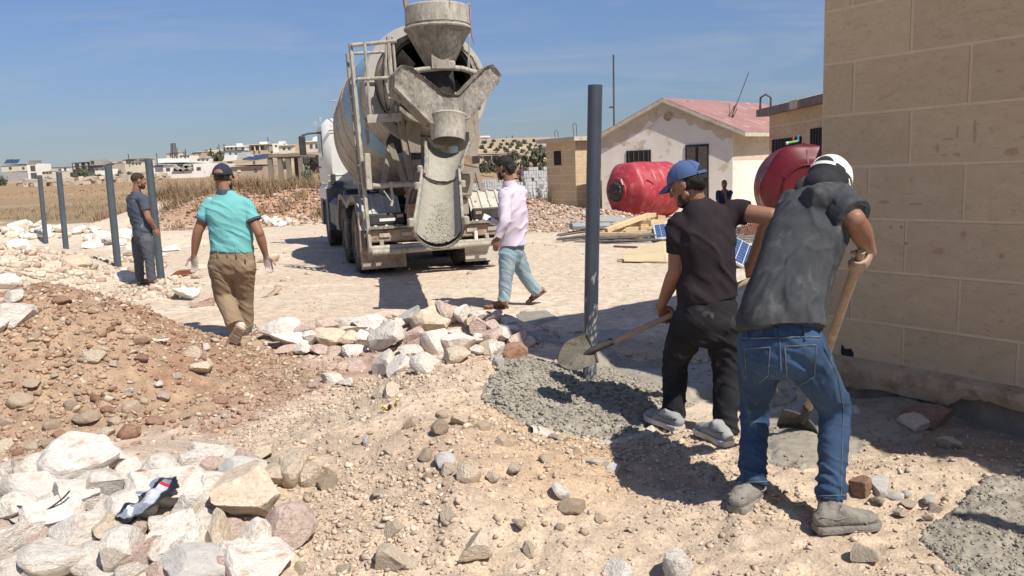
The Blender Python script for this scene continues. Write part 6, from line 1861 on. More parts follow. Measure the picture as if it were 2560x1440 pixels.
# smaller houses filling the slope of the village
g = np.random.default_rng(77)
for i, (px, py, w, h, mt, D) in enumerate(((432, 388, 30, 14, 'cream', 300), (462, 392, 26, 12, 'white', 280), (492, 386, 24, 13, 'beige', 310), (508, 400, 30, 12, 'white', 230), (520, 378, 22, 12, 'cream', 325), (545, 380, 20, 13, 'white', 325), (588, 376, 26, 12, 'cream', 325),
                                           (600, 392, 30, 13, 'white', 270), (632, 396, 28, 12, 'cream', 250), (640, 378, 22, 12, 'white', 325), (664, 390, 26, 13, 'beige', 280), (700, 376, 24, 14, 'white', 325), (722, 384, 26, 12, 'cream', 300), (738, 372, 22, 13, 'white', 330), (765, 378, 26, 14, 'cream', 320),
                                           (118, 432, 24, 10, 'cream', 200), (250, 424, 26, 10, 'white', 240), (342, 410, 26, 12, 'cream', 260), (275, 412, 22, 10, 'beige', 300))):
    s = Site(px - w / 2, px + w / 2, py + h / 2, 'small pale flat roofed house of the village slope', cv=lambda x, y: (x, y), D=D)
    s.e['group'] = 'small flat roofed houses of the village'
    x0, x1, y0, y1 = px - w / 2, px + w / 2, py - h / 2, py + h / 2
    s.slab(x0, y0 + 1.4, x1, y1, 8, m_v[mt], 'wall', 0, 4); s.slab(x0 - .7, y0, x1 + .7, y0 + 1.6, 9, m_v['white' if i % 2 else 'cream'], 'roof', -.4)
    n = 2 + i % 2
    for k in range(n):
        cx_ = x0 + w * (k + .5 + g.uniform(-.12, .12)) / n; s.hole(cx_ - 1.6, y0 + h * .36, cx_ + 1.6, y0 + h * .68)
    if i % 3 == 0: s.slab(x0 + w * .6, y0 - h * .35, x0 + w * .85, y0 + .5, 2.5, m_v['grey'], 'roof_room', 1)
    if i % 4 == 1:
        a = s.loc(x0 + w * .3, y0); MB().lathe([(.5, 0), (.55, .1), (.55, 1.0), (.3, 1.2), (0, 1.2)], 10, Matrix.Translation((a[0], 2, a[2]))).build('roof_tank', m_vgrey, s.e, True)
# right hand hillside
cd = lambda x, y: (x, y)
s = Site(1200, 1238, 360, 'white villa on the ridge seen right of the mixer drum', cv=cd, D=330)
s.slab(1200, 343, 1222, 362, 9, m_v['white'], 'wall', 0, 4); s.slab(1220, 347, 1237, 360, 8, m_v['cream'], 'side_wall', 1, 4); s.slab(1198, 339, 1224, 344, 10, m_v['white'], 'roof', -.5)
for q in ((1204, 347, 1208, 354), (1211, 346, 1217, 355), (1226, 350, 1231, 356)): s.hole(*q)
s = Site(1168, 1292, 406, 'long low shed with an open dark front on the right hillside', cv=cd, D=150)
s.slab(1165, 380, 1294, 388, 8, m_v['beige'], 'roof', -1); s.slab(1168, 388, 1290, 407, .5, m_v['grey'], 'back_wall', 4, 1)
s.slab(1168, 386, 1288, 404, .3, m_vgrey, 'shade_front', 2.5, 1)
for x in (1186, 1206, 1228, 1250, 1270): s.slab(x, 387, x + 2, 405, .3, m_v['white'], 'column', 0, 1)
s = Site(1355, 1392, 410, 'small grey house partly hidden behind the booth', cv=cd, D=120)
s.slab(1357, 370, 1395, 388, 6, m_v['grey'], 'wall', 0, 2); s.slab(1355, 364, 1397, 371, 7, m_vgrey, 'roof', -.3); s.slab(1359, 388, 1395, 412, 6, m_v['cream'], 'base_wall', -.3, 3); s.hole(1366, 383, 1371, 388)
s = Site(1290, 1340, 392, 'small ruined stone house on the right hillside', cv=cd, D=170)
s.slab(1286, 385, 1318, 398, 6, m_v['beige'], 'wall', 0, 2); s.hole(1294, 388, 1300, 394)

# low stone walls
m_stonew = M('dry_stone', (.52, .44, .34), (.42, .35, .27), scale=.9, rough=.95, bump=.5, bscale=4)
def stone_wall(pix, D, h, label):
    mb = MB(); g = np.random.default_rng(len(label))
    for (a, b) in zip(pix[:-1], pix[1:]):
        A, B = G(*a), G(*b)
        if D: A, B = PD(a[0], a[1], D), PD(b[0], b[1], D)
        n = max(3, int(np.linalg.norm(B - A) / (h * .9)))
        for i in range(n):
            for r in range(2):
                p = A + (B - A) * ((i + g.uniform(.2, .8)) / n)
                p[2] = tz(p[0], p[1]) + h * (.25 + .5 * r)
                mb.box(p, (h * g.uniform(.6, 1.3), h * g.uniform(.6, 1), h * g.uniform(.35, .7)), Matrix.Rotation(g.uniform(-.3, .3), 3, 'Y') @ Matrix.Rotation(g.uniform(-.5, .5), 3, 'Z'))
    return tag(mb.build('stone_wall', m_stonew), label, 'wall')
stone_wall([(40, 468), (190, 462), (300, 456), (420, 447)], None, .8, 'low broken line of white stones across the edge of the dry field')
stone_wall([(300, 440), (420, 436), (520, 428)], None, 1.0, 'rough stone terrace below the damaged white house')
stone_wall([(1180, 415), (1240, 410), (1300, 412)], None, 1.1, 'stone terrace wall under the long shed on the right')
stone_wall([(1320, 404), (1360, 400), (1390, 404)], None, 1.1, 'pale stone terrace left of the booth roof')

# ================================================================== VEGETATION
m_leaf = M('olive_leaves', (.075, .085, .050), (.12, .125, .075), scale=.6, rough=.8, rand=.25)
m_leaf2 = M('grey_green_leaves', (.13, .145, .095), (.19, .20, .135), scale=2, rough=.8, rand=.2)
m_bark = M('bark', (.12, .09, .065), rough=.95)
def crown_mesh(seed, n=420, leaf=.24, mat=None, flat=.85):
    g = np.random.default_rng(seed)
    cl = g.normal(0, .42, (12, 3)); cl[:, 2] = np.abs(cl[:, 2]) * .9 + .1
    V, F = [], []
    for i in range(n):
        c = cl[g.integers(12)] + g.normal(0, .21, 3)
        c[2] = max(c[2], .02) * flat + .05
        a, b = nrm(g.normal(size=3)), g.normal(size=3); b = nrm(b - a * (a @ b))
        s = leaf * g.uniform(.6, 1.3)
        k = len(V)
        V += [c - a * s, c + b * s * .5, c + a * s, c - b * s * .5]
        F.append((k, k + 1, k + 2, k + 3))
    V = np.array(V); V[:, :2] /= np.percentile(np.abs(V[:, :2]), 93); V[:, 2] /= np.percentile(V[:, 2], 97)
    return mesh_from('crown', V, F, mat)
CR = [crown_mesh(i, mat=m_leaf) for i in range(5)]
CR2 = [crown_mesh(20 + i, 700, .11, m_leaf2) for i in range(2)]
tmb = MB().tube([(0, 0, -.4), (.02, 0, .25), (.06, .03, .6)], [.06, .05, .03], 6)
TRK = mesh_from('trunk', tmb.V, tmb.F, m_bark)
_bq = [0]
def bush(px, py, w, h, label, D=None, cat='tree', group=None, name='olive_tree', proto=None):
    """round bush whose foot is near the bottom of a w x h pixel box centred on (px, py)"""
    _bq[0] += 1
    P = PD(px, py + h / 2, D) if D else G(px, py + h / 2)
    if P[1] > 420: P = PD(px, py + h / 2, 330)
    s = P[1] / FPX
    e = empty(name, (P[0], P[1], tz(P[0], P[1]) if not D else P[2]), random.uniform(0, 6.28), label, cat, group)
    pr = proto or CR
    c = obj('crown', pr[_bq[0] % len(pr)], e); c.scale = (w * s * .56, w * s * .56, h * s * 1.02)
    t = obj('trunk', TRK, e); t.scale = (w * s * .5, w * s * .5, h * s * .6)
    return e
for x, y, w, h, lab in ((685, 372, 104, 66, 'largest round dark tree on the slope between the posts'), (404, 420, 66, 40, 'dark bush left of the second post base line'), (955, 385, 66, 56, 'dark bush right of the third post'), (815, 400, 70, 42, 'low dark bush left of the third post'),
                        (590, 390, 32, 40, None), (660, 415, 44, 30, None), (502, 430, 46, 34, None), (20, 432, 60, 60, 'dark tree at the left edge below the solar roof house'), (1040, 375, 40, 36, None), (1720, 256, 86, 92, 'tall dark tree behind the cap of the walking man'),
                        (2160, 168, 90, 60, 'round dark tree beside the porch house'), (560, 312, 40, 50, 'light green tree left of the balcony house'), (1500, 226, 84, 34, None), (1195, 232, 56, 20, None), (2280, 300, 40, 60, None), (1905, 212, 50, 40, None), (148, 435, 26, 20, None), (740, 410, 30, 20, None), (1300, 388, 40, 20, None)):
    X, Y = c4(x, y); bush(X, Y, w * .3125, h * .3125, lab or 'small dark bush on the village slope', None, 'tree' if lab else 'bush', None if lab else 'dark bushes of the village slope', 'olive_tree' if lab else 'bush')
g = np.random.default_rng(31)
pts = [(1210, 356), (1225, 368), (1236, 352), (1250, 368), (1262, 372), (1258, 352), (1252, 361), (1275, 367), (1280, 360), (1292, 370), (1286, 353), (1300, 362), (1305, 378), (1290, 381), (1310, 352), (1322, 368), (1326, 362), (1324, 374), (1340, 364), (1335, 352), (1338, 376), (1352, 366), (1345, 356), (1214, 378), (1240, 384), (1268, 378), (1296, 356), (1316, 382), (1332, 384), (1350, 380), (1205, 368), (1242, 374), (1362, 354), (1372, 362), (1230, 361), (1268, 360), (1312, 357), (1356, 372)]
for i, (x, y) in enumerate(pts):
    sz = g.uniform(6.5, 11.5) * (1 if y > 360 else .8)
    bush(x, y, sz, sz * .8, 'olive bush in the grove on the right hillside', None, 'bush', 'olive bushes of the right hillside', 'bush')
for x, y, h in ((1267, 352, 14), (1281, 351, 16), (1299, 353, 10), (1309, 353, 12)):
    e = bush(x, y, 4, h, 'slim dark cypress on the right ridge', 330, 'tree', 'cypresses of the right ridge', 'cypress')
for x, y, w, h, lab in ((1342, 393, 30, 26, 'dark green bush above the block stack near the booth'), (1312, 409, 34, 28, 'dark green bush above the head of the man in maroon'), (1358, 415, 26, 18, 'dusty bush touching the booth behind the blocks'), (1215, 418, 24, 22, 'grey bush behind the lilac shirted man'), (1285, 390, 26, 18, None), (1235, 420, 20, 16, None)):
    bush(x, y, w, h, lab or 'small dusty bush behind the block stack', 75, 'bush', None if lab else 'dusty bushes behind the blocks', 'bush')
bush(775, 446, 36, 40, 'pale green leafy shrub beside the truck cab', 38, 'shrub', None, 'shrub', CR2)
bush(742, 455, 34, 22, 'low grey green shrub at the foot of the concrete frame', 44, 'shrub', None, 'shrub', CR2)

def blades(name, label, spots, mat, seed):
    g = np.random.default_rng(seed)
    VV, FF, b = [], [], 0
    for n, smp, h0, h1, wd in spots:
        xy = smp(g, n); z = terr(xy[:, 0], xy[:, 1], False)
        h = g.uniform(h0, h1, n); a = g.random(n) * 6.283; ln = g.normal(0, .35, (n, 2))
        w = wd * g.uniform(.6, 1.4, n)
        p0 = np.stack([xy[:, 0] - np.cos(a) * w, xy[:, 1] - np.sin(a) * w, z - .02], 1)
        p1 = np.stack([xy[:, 0] + np.cos(a) * w, xy[:, 1] + np.sin(a) * w, z - .02], 1)
        p2 = np.stack([xy[:, 0] + ln[:, 0] * h, xy[:, 1] + ln[:, 1] * h, z + h], 1)
        V = np.stack([p0, p1, p2], 1).reshape(-1, 3)
        VV.append(V); FF.append(np.arange(len(V)).reshape(-1, 3) + b); b += len(V)
    me = mesh_from(name, np.concatenate(VV), np.concatenate(FF), mat)
    return tag(obj(name, me), label, kind='stuff')
m_dry = M('dry_grass_blades', (.29, .215, .125), (.38, .29, .175), (.21, .145, .08), scale=.5, rough=.95)
m_weed = M('dry_brown_weeds', (.235, .155, .085), (.34, .235, .135), (.165, .10, .055), scale=1.2, rough=.95)
def clumps(cx, cy, rx, ry, k, spread):
    def f(g, n):
        c = np.stack([cx + rx * g.normal(0, .5, k), cy + ry * g.normal(0, .5, k)], 1)
        return c[g.integers(k, size=n)] + g.normal(0, spread, (n, 2))
    return f
blades('dry_grass', 'dry straw coloured grass covering the field on the left', [
    (5000, rect(-30, -8, 38, 58), .05, .20, .035), (2500, rect(-45, -4, 58, 90), .05, .16, .06), (1500, clumps(-17, 39.5, 6, 1.5, 45, .45), .08, .34, .03)], m_dry, 41)
blades('dry_weeds', 'tangled brown dry weeds on the earth banks behind the men', [
    (9000, clumps(-10.0, 31.5, 4.5, 2.2, 60, .28), .2, .75, .022), (5500, clumps(-6.0, 31.5, 4.0, 1.8, 45, .26), .2, .65, .02), (4500, clumps(-8.5, 33.5, 6, 2, 45, .3), .4, 1.1, .025), (2500, clumps(-14, 33, 3.5, 2, 30, .3), .2, .6, .02),
    (1500, clumps(-9.3, 28.5, 3.2, 1.6, 22, .18), .15, .5, .02), (900, clumps(-5.6, 28.6, 2.0, 1.2, 12, .16), .2, .5, .02)], m_weed, 42)
blades('dry_weeds', 'dry scrub along the foot of the right hillside', [(5000, clumps(1.5, 58, 14, 5, 60, .5), .2, .7, .05), (3000, clumps(0, 90, 30, 15, 70, .8), .3, .9, .1)], m_weed, 43)
# brown litter and sticks behind the rubble row
blades('dry_litter', 'brown dry litter scattered behind the rubble row', [(1200, clumps(-2.0, 7.75, 1.0, .16, 25, .10), .01, .05, .006), (700, clumps(-1.2, 7.75, .6, .14, 16, .08), .01, .06, .006)], M('brown_litter', (.22, .14, .08), (.30, .20, .12), scale=20, rough=.95), 44)
# ================================================================== PEOPLE
m_skin = M('tanned_skin', (.235, .115, .070), (.30, .155, .098), scale=6, rough=.5, spec=.4, bump=.12, bscale=60, bdist=.006, attr='dusty', attr_col=(.52, .44, .385, 1))
m_skin2 = M('brown_skin', (.215, .105, .065), (.275, .14, .09), scale=6, rough=.52, spec=.4, bump=.12, bscale=60, bdist=.006, attr='dusty', attr_col=(.42, .32, .26, 1))
m_hair = M('black_hair', (.012, .010, .009), (.03, .025, .022), scale=40, rough=.6, spec=.3, bump=.8, bscale=70, stretch=(1, 1, .4))
m_hair2 = M('dark_brown_hair', (.035, .024, .018), (.06, .042, .03), scale=40, rough=.7, spec=.2, bump=.5, bscale=90)
m_sclera = M('eye_white', (.7, .68, .64), rough=.3)
m_teal = M('turquoise_cotton', (.15, .42, .415), (.18, .47, .465), scale=5, rough=.9, spec=.15, bump=.15, bscale=160, bdist=.004)
m_tealdk = M('dark_knit_trim', (.03, .05, .07), (.06, .09, .11), scale=60, rough=.9)
m_khaki = M('khaki_cotton', (.245, .175, .110), (.29, .215, .14), (.36, .29, .21), scale=4, rough=.92, spec=.12, bump=.2, bscale=150, bdist=.004, c3lo=.62, c3hi=.8)
m_slate = M('slate_blue_cotton', (.060, .072, .100), (.085, .10, .13), (.34, .33, .34), scale=5, rough=.92, spec=.12, bump=.2, bscale=120, bdist=.004, c3lo=.66, c3hi=.74)
m_slatep = M('grey_work_trousers', (.070, .078, .095), (.10, .11, .125), (.22, .21, .20), scale=5, rough=.92, spec=.12, bump=.2, bscale=120, bdist=.004, c3lo=.62, c3hi=.85)
m_lilac = M('lilac_shirt_cotton', (.58, .50, .585), (.65, .57, .645), scale=4, rough=.9, spec=.15, bump=.15, bscale=160, bdist=.004)
m_ltjean = M('faded_light_jeans', (.20, .29, .34), (.33, .42, .45), (.42, .43, .38), scale=5, rough=.92, spec=.1, bump=.25, bscale=140, bdist=.004, c3lo=.56, c3hi=.75, stretch=(1, 1, .45))
m_blackt = M('black_purple_tshirt', (.022, .0165, .020), (.031, .025, .029), (.070, .062, .060), scale=6, rough=.92, spec=.15, bump=.2, bscale=160, bdist=.004, c3lo=.64, c3hi=.85)
m_blackj = M('dusty_black_jeans', (.019, .019, .023), (.032, .031, .035), (.17, .14, .12), scale=7, rough=.95, spec=.1, bump=.25, bscale=140, bdist=.004, c3lo=.60, c3hi=.85, c3scale=9)
m_denim = M('mid_blue_jeans', (.026, .052, .105), (.046, .082, .148), (.15, .185, .22), scale=5, rough=.92, spec=.12, bump=.3, bscale=150, bdist=.005, c3lo=.58, c3hi=.85, stretch=(1, 1, .5))
m_greysh = M('charcoal_dusty_shirt', (.040, .043, .048), (.064, .067, .072), (.14, .138, .133), scale=5, rough=.95, spec=.1, bump=.25, bscale=150, bdist=.004, c3lo=.54, c3hi=.86, c3scale=11, stretch=(1.6, 1.6, .6))
m_navycap = M('navy_cap_cloth', (.018, .022, .042), (.026, .03, .055), scale=20, rough=.9)
m_bluecap = M('faded_blue_cap_cloth', (.050, .088, .20), (.068, .115, .245), scale=10, rough=.9, bump=.1, bscale=100)
m_whitecap = M('white_cap_cloth', (.74, .73, .70), (.66, .64, .60), scale=10, rough=.9, bump=.1, bscale=100)
m_blackcloth = M('black_head_cloth', (.012, .013, .017), (.02, .021, .026), scale=10, rough=.9)
m_boot = M('cement_coated_boot', (.20, .182, .155), (.29, .265, .225), (.12, .105, .09), scale=9, rough=.95, bump=.6, bscale=50)
m_trainer = M('pale_grey_trainer', (.25, .25, .24), (.34, .335, .315), (.20, .175, .145), scale=9, rough=.85, bump=.3, bscale=50)
m_whiteshoe = M('dusty_white_shoe', (.60, .56, .50), (.50, .44, .37), scale=9, rough=.9, bump=.3, bscale=50)
m_sole = M('worn_shoe_sole', (.40, .27, .18), (.52, .42, .32), scale=12, rough=.95, bump=.5, bscale=60)
m_sandal = M('brown_leather_sandal', (.10, .052, .035), (.15, .085, .06), scale=10, rough=.6)
m_slipper = M('grey_rubber_slipper', (.15, .165, .18), (.22, .23, .235), scale=10, rough=.8)
m_handle = M('worn_wood_handle', (.34, .225, .15), (.44, .32, .235), (.50, .42, .34), scale=6, rough=.8, bump=.2, bscale=60, stretch=(1, 1, 1))
m_blade = M('cement_smeared_blade', (.095, .082, .062), (.19, .165, .125), (.07, .05, .035), scale=9, rough=.7, bump=.5, bscale=30)
m_socket = M('black_steel_socket', (.035, .032, .032), (.09, .08, .07), scale=9, rough=.6)

def limb(mb, pts, rad, side=(1, 0, 0), n=16, sub=5, round_ends=(True, True), sq=2.0):
    """tapered limb: pts and (half width along side, half depth) per point"""
    side = np.array(side, float)
    rad = [r if isinstance(r, (tuple, list, np.ndarray)) else (r, r) for r in rad]
    C = catmull([np.concatenate([np.array(p, float), np.array(r, float)]) for p, r in zip(pts, rad)], sub)
    secs = []
    m = len(C)
    for i in range(m):
        t = nrm(C[min(i + 1, m - 1)][:3] - C[max(i - 1, 0)][:3])
        secs.append((C[i][:3], t, max(C[i][3], .002), max(C[i][4], .002)))
    def caps(s, sign):
        c, t, a, b = s; out = []
        q = min(a, b)
        for f in (.5, .85, .98):
            k = math.sqrt(1 - f * f)
            out.append((c + t * sign * q * f * .9, t, a * k, b * k))
        return out
    if round_ends[0]: secs = caps(secs[0], -1)[::-1] + secs
    if round_ends[1]: secs = secs + caps(secs[-1], 1)
    V, F = [], []
    for c, t, a, b in secs:
        x = side - t * (side @ t)
        if np.linalg.norm(x) < .15: x = np.cross(t, (0, 0, 1)) if abs(t[2]) < .9 else np.cross(t, (0, 1, 0))
        x = nrm(x); y = np.cross(t, x)
        for k in range(n):
            g = 2 * math.pi * k / n
            cs, sn = math.cos(g), math.sin(g)
            cs = math.copysign(abs(cs) ** (2 / sq), cs); sn = math.copysign(abs(sn) ** (2 / sq), sn)
            V.append(c + x * a * cs + y * b * sn)
    for i in range(len(secs) - 1):
        for k in range(n): F.append((i * n + k, i * n + (k + 1) % n, (i + 1) * n + (k + 1) % n, (i + 1) * n + k))
    F.append(list(range(n))[::-1]); F.append([(len(secs) - 1) * n + k for k in range(n)])
    mb.add(V, F)
def ball(mb, c, r, axes=None, sub=3):
    V = ICO[sub][0] * np.array(r)
    if axes is not None: V = V @ np.array(axes)
    mb.add(V + np.array(c), ICO[sub][1])
def fuse(name, mb, voxel, mat, parent, smooth=4, disp=None, dust=None):
    """joins overlapping shapes into one continuous skin, smooths it, pushes it along its normals"""
    me = mesh_from(name + '_tmp', mb.V, mb.F)
    bm = bmesh.new(); bm.from_mesh(me); bmesh.ops.recalc_face_normals(bm, faces=bm.faces[:]); bm.to_mesh(me); bm.free()
    o = bpy.data.objects.new(name + '_tmp', me); col.objects.link(o)
    md = o.modifiers.new('r', 'REMESH'); md.mode = 'VOXEL'; md.voxel_size = voxel; md.adaptivity = 0
    dg = bpy.context.evaluated_depsgraph_get(); dg.update()
    m2 = bpy.data.meshes.new_from_object(o.evaluated_get(dg))
    bpy.data.objects.remove(o); bpy.data.meshes.remove(me)
    n = len(m2.vertices)
    P = np.empty(n * 3, np.float32); m2.vertices.foreach_get('co', P); P = P.reshape(-1, 3).astype(float)
    E = np.empty(len(m2.edges) * 2, np.int32); m2.edges.foreach_get('vertices', E); E = E.reshape(-1, 2)
    deg = np.bincount(E.ravel(), minlength=n).astype(float)[:, None]
    for k in range(smooth * 2):
        S = np.stack([np.bincount(E[:, 0], P[E[:, 1], j], n) + np.bincount(E[:, 1], P[E[:, 0], j], n) for j in range(3)], 1) / np.maximum(deg, 1)
        P = P + (S - P) * (.6 if k % 2 == 0 else -.55)
    m2.vertices.foreach_set('co', P.astype(np.float32).ravel()); m2.update()
    if disp is not None:
        N = np.empty(n * 3, np.float32)
        m2.vertices.foreach_get('normal', N); N = N.reshape(-1, 3)
        P = P + N * disp(P)[:, None]
        m2.vertices.foreach_set('co', P.astype(np.float32).ravel()); m2.update()
    m2.polygons.foreach_set('use_smooth', np.ones(len(m2.polygons), bool))
    m2.materials.clear(); m2.materials.append(mat)
    if dust is not None:
        a = m2.attributes.new('dusty', 'FLOAT', 'POINT'); a.data.foreach_set('value', dust(P).astype(np.float32))
    m2.name = name
    return obj(name, m2, parent)
def near_w(P, pts):
    """sum of soft bumps round listed (point, radius, weight)"""
    w = np.zeros(len(P))
    for p, r, k in pts: w += k * np.exp(-(np.linalg.norm(P - np.array(p), axis=1) / r) ** 2)
    return w
def folds(seed, freq=(7, 7, 20), base=.002, spots=(), tilt=0.0, rot=0.0, fine=.0012, shear=0.0):
    def f(P):
        Q = P.copy()
        x, z = Q[:, 0] * math.cos(rot) + Q[:, 1] * math.sin(rot), Q[:, 2]
        Q[:, 2] = z + tilt * x
        Q[:, 0] = Q[:, 0] - shear * z
        Q = Q + .05 * np.stack([fbm(P * 5 + i * 7.7, 2, seed + i) for i in range(3)], 1)
        r = (1 - np.abs(fbm(Q * np.array(freq), 2, seed + 9))) ** 3
        r2 = vnoise(Q * np.array(freq) * 2.1, seed + 4)
        w = near_w(P, spots) if len(spots) else 0
        return (base + w) * (r - .55) + fine * r2
    return f

def hand(mb, wrist, fdir, back, thumb_sign=1, curl=.35, spread=.1, s=1.0, thumb_curl=.5):
    """palm, four unequal bent fingers and a thumb; back = outward normal of the back of the hand"""
    y = nrm(fdir); z = nrm(np.array(back, float) - y * (np.array(back, float) @ y)); x = np.cross(y, z) * thumb_sign
    w = np.array(wrist, float)
    pt = lambda a, b, c: w + (x * a + y * b + z * c) * s
    limb(mb, [pt(0, -.02, 0), pt(.002, .03, 0), pt(.002, .065, .002), pt(0, .088, 0)], [(.025 * s, .019 * s), (.034 * s, .018 * s), (.040 * s, .0155 * s), (.036 * s, .012 * s)], x, n=14)
    for bx, L, r in ((.029, .074, .0092), (.0095, .083, .0096), (-.010, .077, .0092), (-.0285, .060, .0082)):
        p = pt(bx, .080, 0); pts, rad = [pt(bx * .9, .055, 0), p], [r * s, r * s]
        a = curl * .6; dirx = bx * spread * 3
        for seg, k in ((.46, 1.0), (.31, 1.15), (.23, .8)):
            d = y * math.cos(a) - z * math.sin(a) + x * dirx
            p = p + nrm(d) * L * seg * s; pts.append(p); rad.append(r * s * (.95 - .2 * (1 - seg)))
            a += curl * k
        limb(mb, pts, rad, x, n=10, sub=4)
    d1 = nrm(x * .75 + y * .6 - z * .25); d2 = nrm(x * (.55 - thumb_curl * .6) + y * .8 - z * (.2 + thumb_curl * .5))
    p0 = pt(.018, .012, -.004); p1 = p0 + d1 * .042 * s; p2 = p1 + d2 * .034 * s; p3 = p2 + nrm(d2 - z * .3 * thumb_curl) * .026 * s
    limb(mb, [p0, p1, p2, p3], [.015 * s, .0125 * s, .0108 * s, .0090 * s], z, n=10)

class Head:
    def __init__(s, c, fwd, up, k=1.0):
        s.c = np.array(c, float); s.y = nrm(fwd); s.x = nrm(np.cross(s.y, up)); s.z = np.cross(s.x, s.y); s.k = k
        s.A = np.stack([s.x, s.y, s.z])
    def p(s, a, b, c): return s.c + (s.x * a + s.y * b + s.z * c) * s.k
    def skull(s, mb, neck):
        k = s.k
        ball(mb, s.p(0, -.012, .025), np.array([.076, .096, .090]) * k, s.A)
        ball(mb, s.p(0, .028, -.030), np.array([.062, .062, .082]) * k, s.A)
        limb(mb, [s.p(0, .045, -.080), s.p(0, .062, -.090)], [(.036 * k, .024 * k), (.024 * k, .018 * k)], s.x, n=12)
        for q in (-1, 1):
            limb(mb, [s.p(q * .060, -.005, -.055), s.p(q * .040, .050, -.088)], [(.022 * k, .018 * k), (.02 * k, .016 * k)], s.z, n=10)
            limb(mb, [s.p(q * .050, .066, .022), s.p(q * .012, .086, .026)], [(.013 * k, .011 * k), (.012 * k, .012 * k)], s.z, n=10)     # brow
            ball(mb, s.p(q * .040, .066, -.018), np.array([.022, .016, .018]) * k, s.A, 2)                                            # cheek
            ball(mb, s.p(q * .079, -.012, -.005), np.array([.010, .020, .032]) * k, s.A, 2)                                           # ear
            ball(mb, s.p(q * .074, .004, -.025), np.array([.008, .010, .014]) * k, s.A, 2)
        limb(mb, [s.p(0, .080, .020), s.p(0, .098, -.004), s.p(0, .108, -.024)], [(.009 * k, .012 * k), (.012 * k, .012 * k), (.016 * k, .012 * k)], s.x, n=10)
        for q in (-.052, -.064): limb(mb, [s.p(-.022, .078, q), s.p(0, .090, q), s.p(.022, .078, q)], [.006 * k, .008 * k, .006 * k], s.z, n=8)   # lips
        limb(mb, [np.array(neck), (np.array(neck) + s.p(0, -.025, -.07)) / 2, s.p(0, -.015, -.03)], [(.062 * k, .060 * k), (.056 * k, .056 * k), (.055 * k, .058 * k)], s.x)
    def eyes(s, parent):
        for q in (-1, 1):
            mb = MB(); ball(mb, s.p(q * .031, .074, .002), np.array([.0125] * 3) * s.k, s.A, 2)
            e = mb.build('eye', m_sclera, parent, True)
            mb = MB(); ball(mb, s.p(q * .031, .0835, .002), np.array([.0062, .005, .0062]) * s.k, s.A, 2); mb.build('iris', m_hair, e, True)
            mb = MB(); limb(mb, [s.p(q * .016, .090, .026), s.p(q * .034, .086, .031), s.p(q * .052, .072, .026)], [(.005 * s.k, .004 * s.k)] * 3, s.z, n=6); mb.build('eyebrow', m_hair, parent, True)
    def shell(s, name, mat, parent, voxel, balls, disp=None, cutz=None, smooth=2):
        mb = MB()
        for c, r in balls: ball(mb, s.p(*c), np.array(r) * s.k, s.A)
        return fuse(name, mb, voxel, mat, parent, smooth, disp)
    def patch(s, a0, a1, e0, e1, grow, n=22, m=14, cut=None):
        """part of the skull ellipsoid between azimuths (0 = face) and elevations, lying grow outside it"""
        V, F = [], []
        for i in range(m + 1):
            for j in range(n + 1):
                az = a0 + (a1 - a0) * j / n
                lo = e0(az) if callable(e0) else e0
                el = lo + ((e1(az) if callable(e1) else e1) - lo) * i / m
                g = grow
                V.append(s.p(math.sin(az) * math.cos(el) * (.076 + g), -.012 + math.cos(az) * math.cos(el) * (.096 + g), .025 + math.sin(el) * (.090 + g)))
        for i in range(m):
            for j in range(n): F.append((i * (n + 1) + j, i * (n + 1) + j + 1, (i + 1) * (n + 1) + j + 1, (i + 1) * (n + 1) + j))
        return V, F
    def cap(s, parent, mat, hole_mat, brim=1.0, low=-.05, strap=None):
        pi = math.pi
        V, F = s.patch(-pi, pi, lambda az: low + .10 * math.cos(az), pi / 2, .016, 48, 14)
        V2, F2 = s.patch(-pi, pi, lambda az: low + .10 * math.cos(az), pi / 2, .008, 48, 14)
        mb = MB().add(V, F); mb.add(V2, [f[::-1] for f in F2]); mb.add([*V[:49], *V2[:49]], [(i, i + 1, i + 50, i + 49) for i in range(48)])
        c = mb.build('cap', mat, parent, True)
        for k in range(6):   # raised seams of the crown
            az = pi / 6 + k * pi / 3
            pts = []
            for e in np.linspace(low + .10 * math.cos(az) + .02, pi / 2 - .03, 9):
                g = .0165; pts.append(s.p(math.sin(az) * math.cos(e) * (.076 + g), -.012 + math.cos(az) * math.cos(e) * (.096 + g), .025 + math.sin(e) * (.090 + g)))
            MB().tube(pts, .0018 * s.k, 5).build('seam', mat, c, True)
        mb = MB(); ball(mb, s.p(0, -.012, .025 + .107), np.array([.009, .009, .005]) * s.k, s.A, 2); mb.build('button', mat, c, True)
        # brim
        V, F = [], []
        N = 16
        for i in range(N + 1):
            az = -1.05 + 2.1 * i / N
            el = low + .10 * math.cos(az) + .02
            for r_, dz in ((0, 0), (.5, -.006), (1, -.022)):
                L = .072 * brim * (math.cos(az * 1.1) * .75 + .25) * r_
                q = s.p(math.sin(az) * math.cos(el) * .090 * (1 + .05 * r_), -.012 + math.cos(az) * math.cos(el) * .110 + L, .025 + math.sin(el) * .104 + dz - .012 * r_ * (abs(math.sin(az)) ** 1.5))
                V += [q, q - s.z * .004 * s.k]
        for i in range(N):
            for k in range(2):
                a = i * 6 + 2 * k; b_ = a + 6
                F += [(a, a + 2, b_ + 2, b_), (a + 1, b_ + 1, b_ + 3, a + 3)]
            F += [(i * 6 + 4, i * 6 + 5, i * 6 + 11, i * 6 + 10)]
        MB().add(V, F).build('brim', mat, c, True)
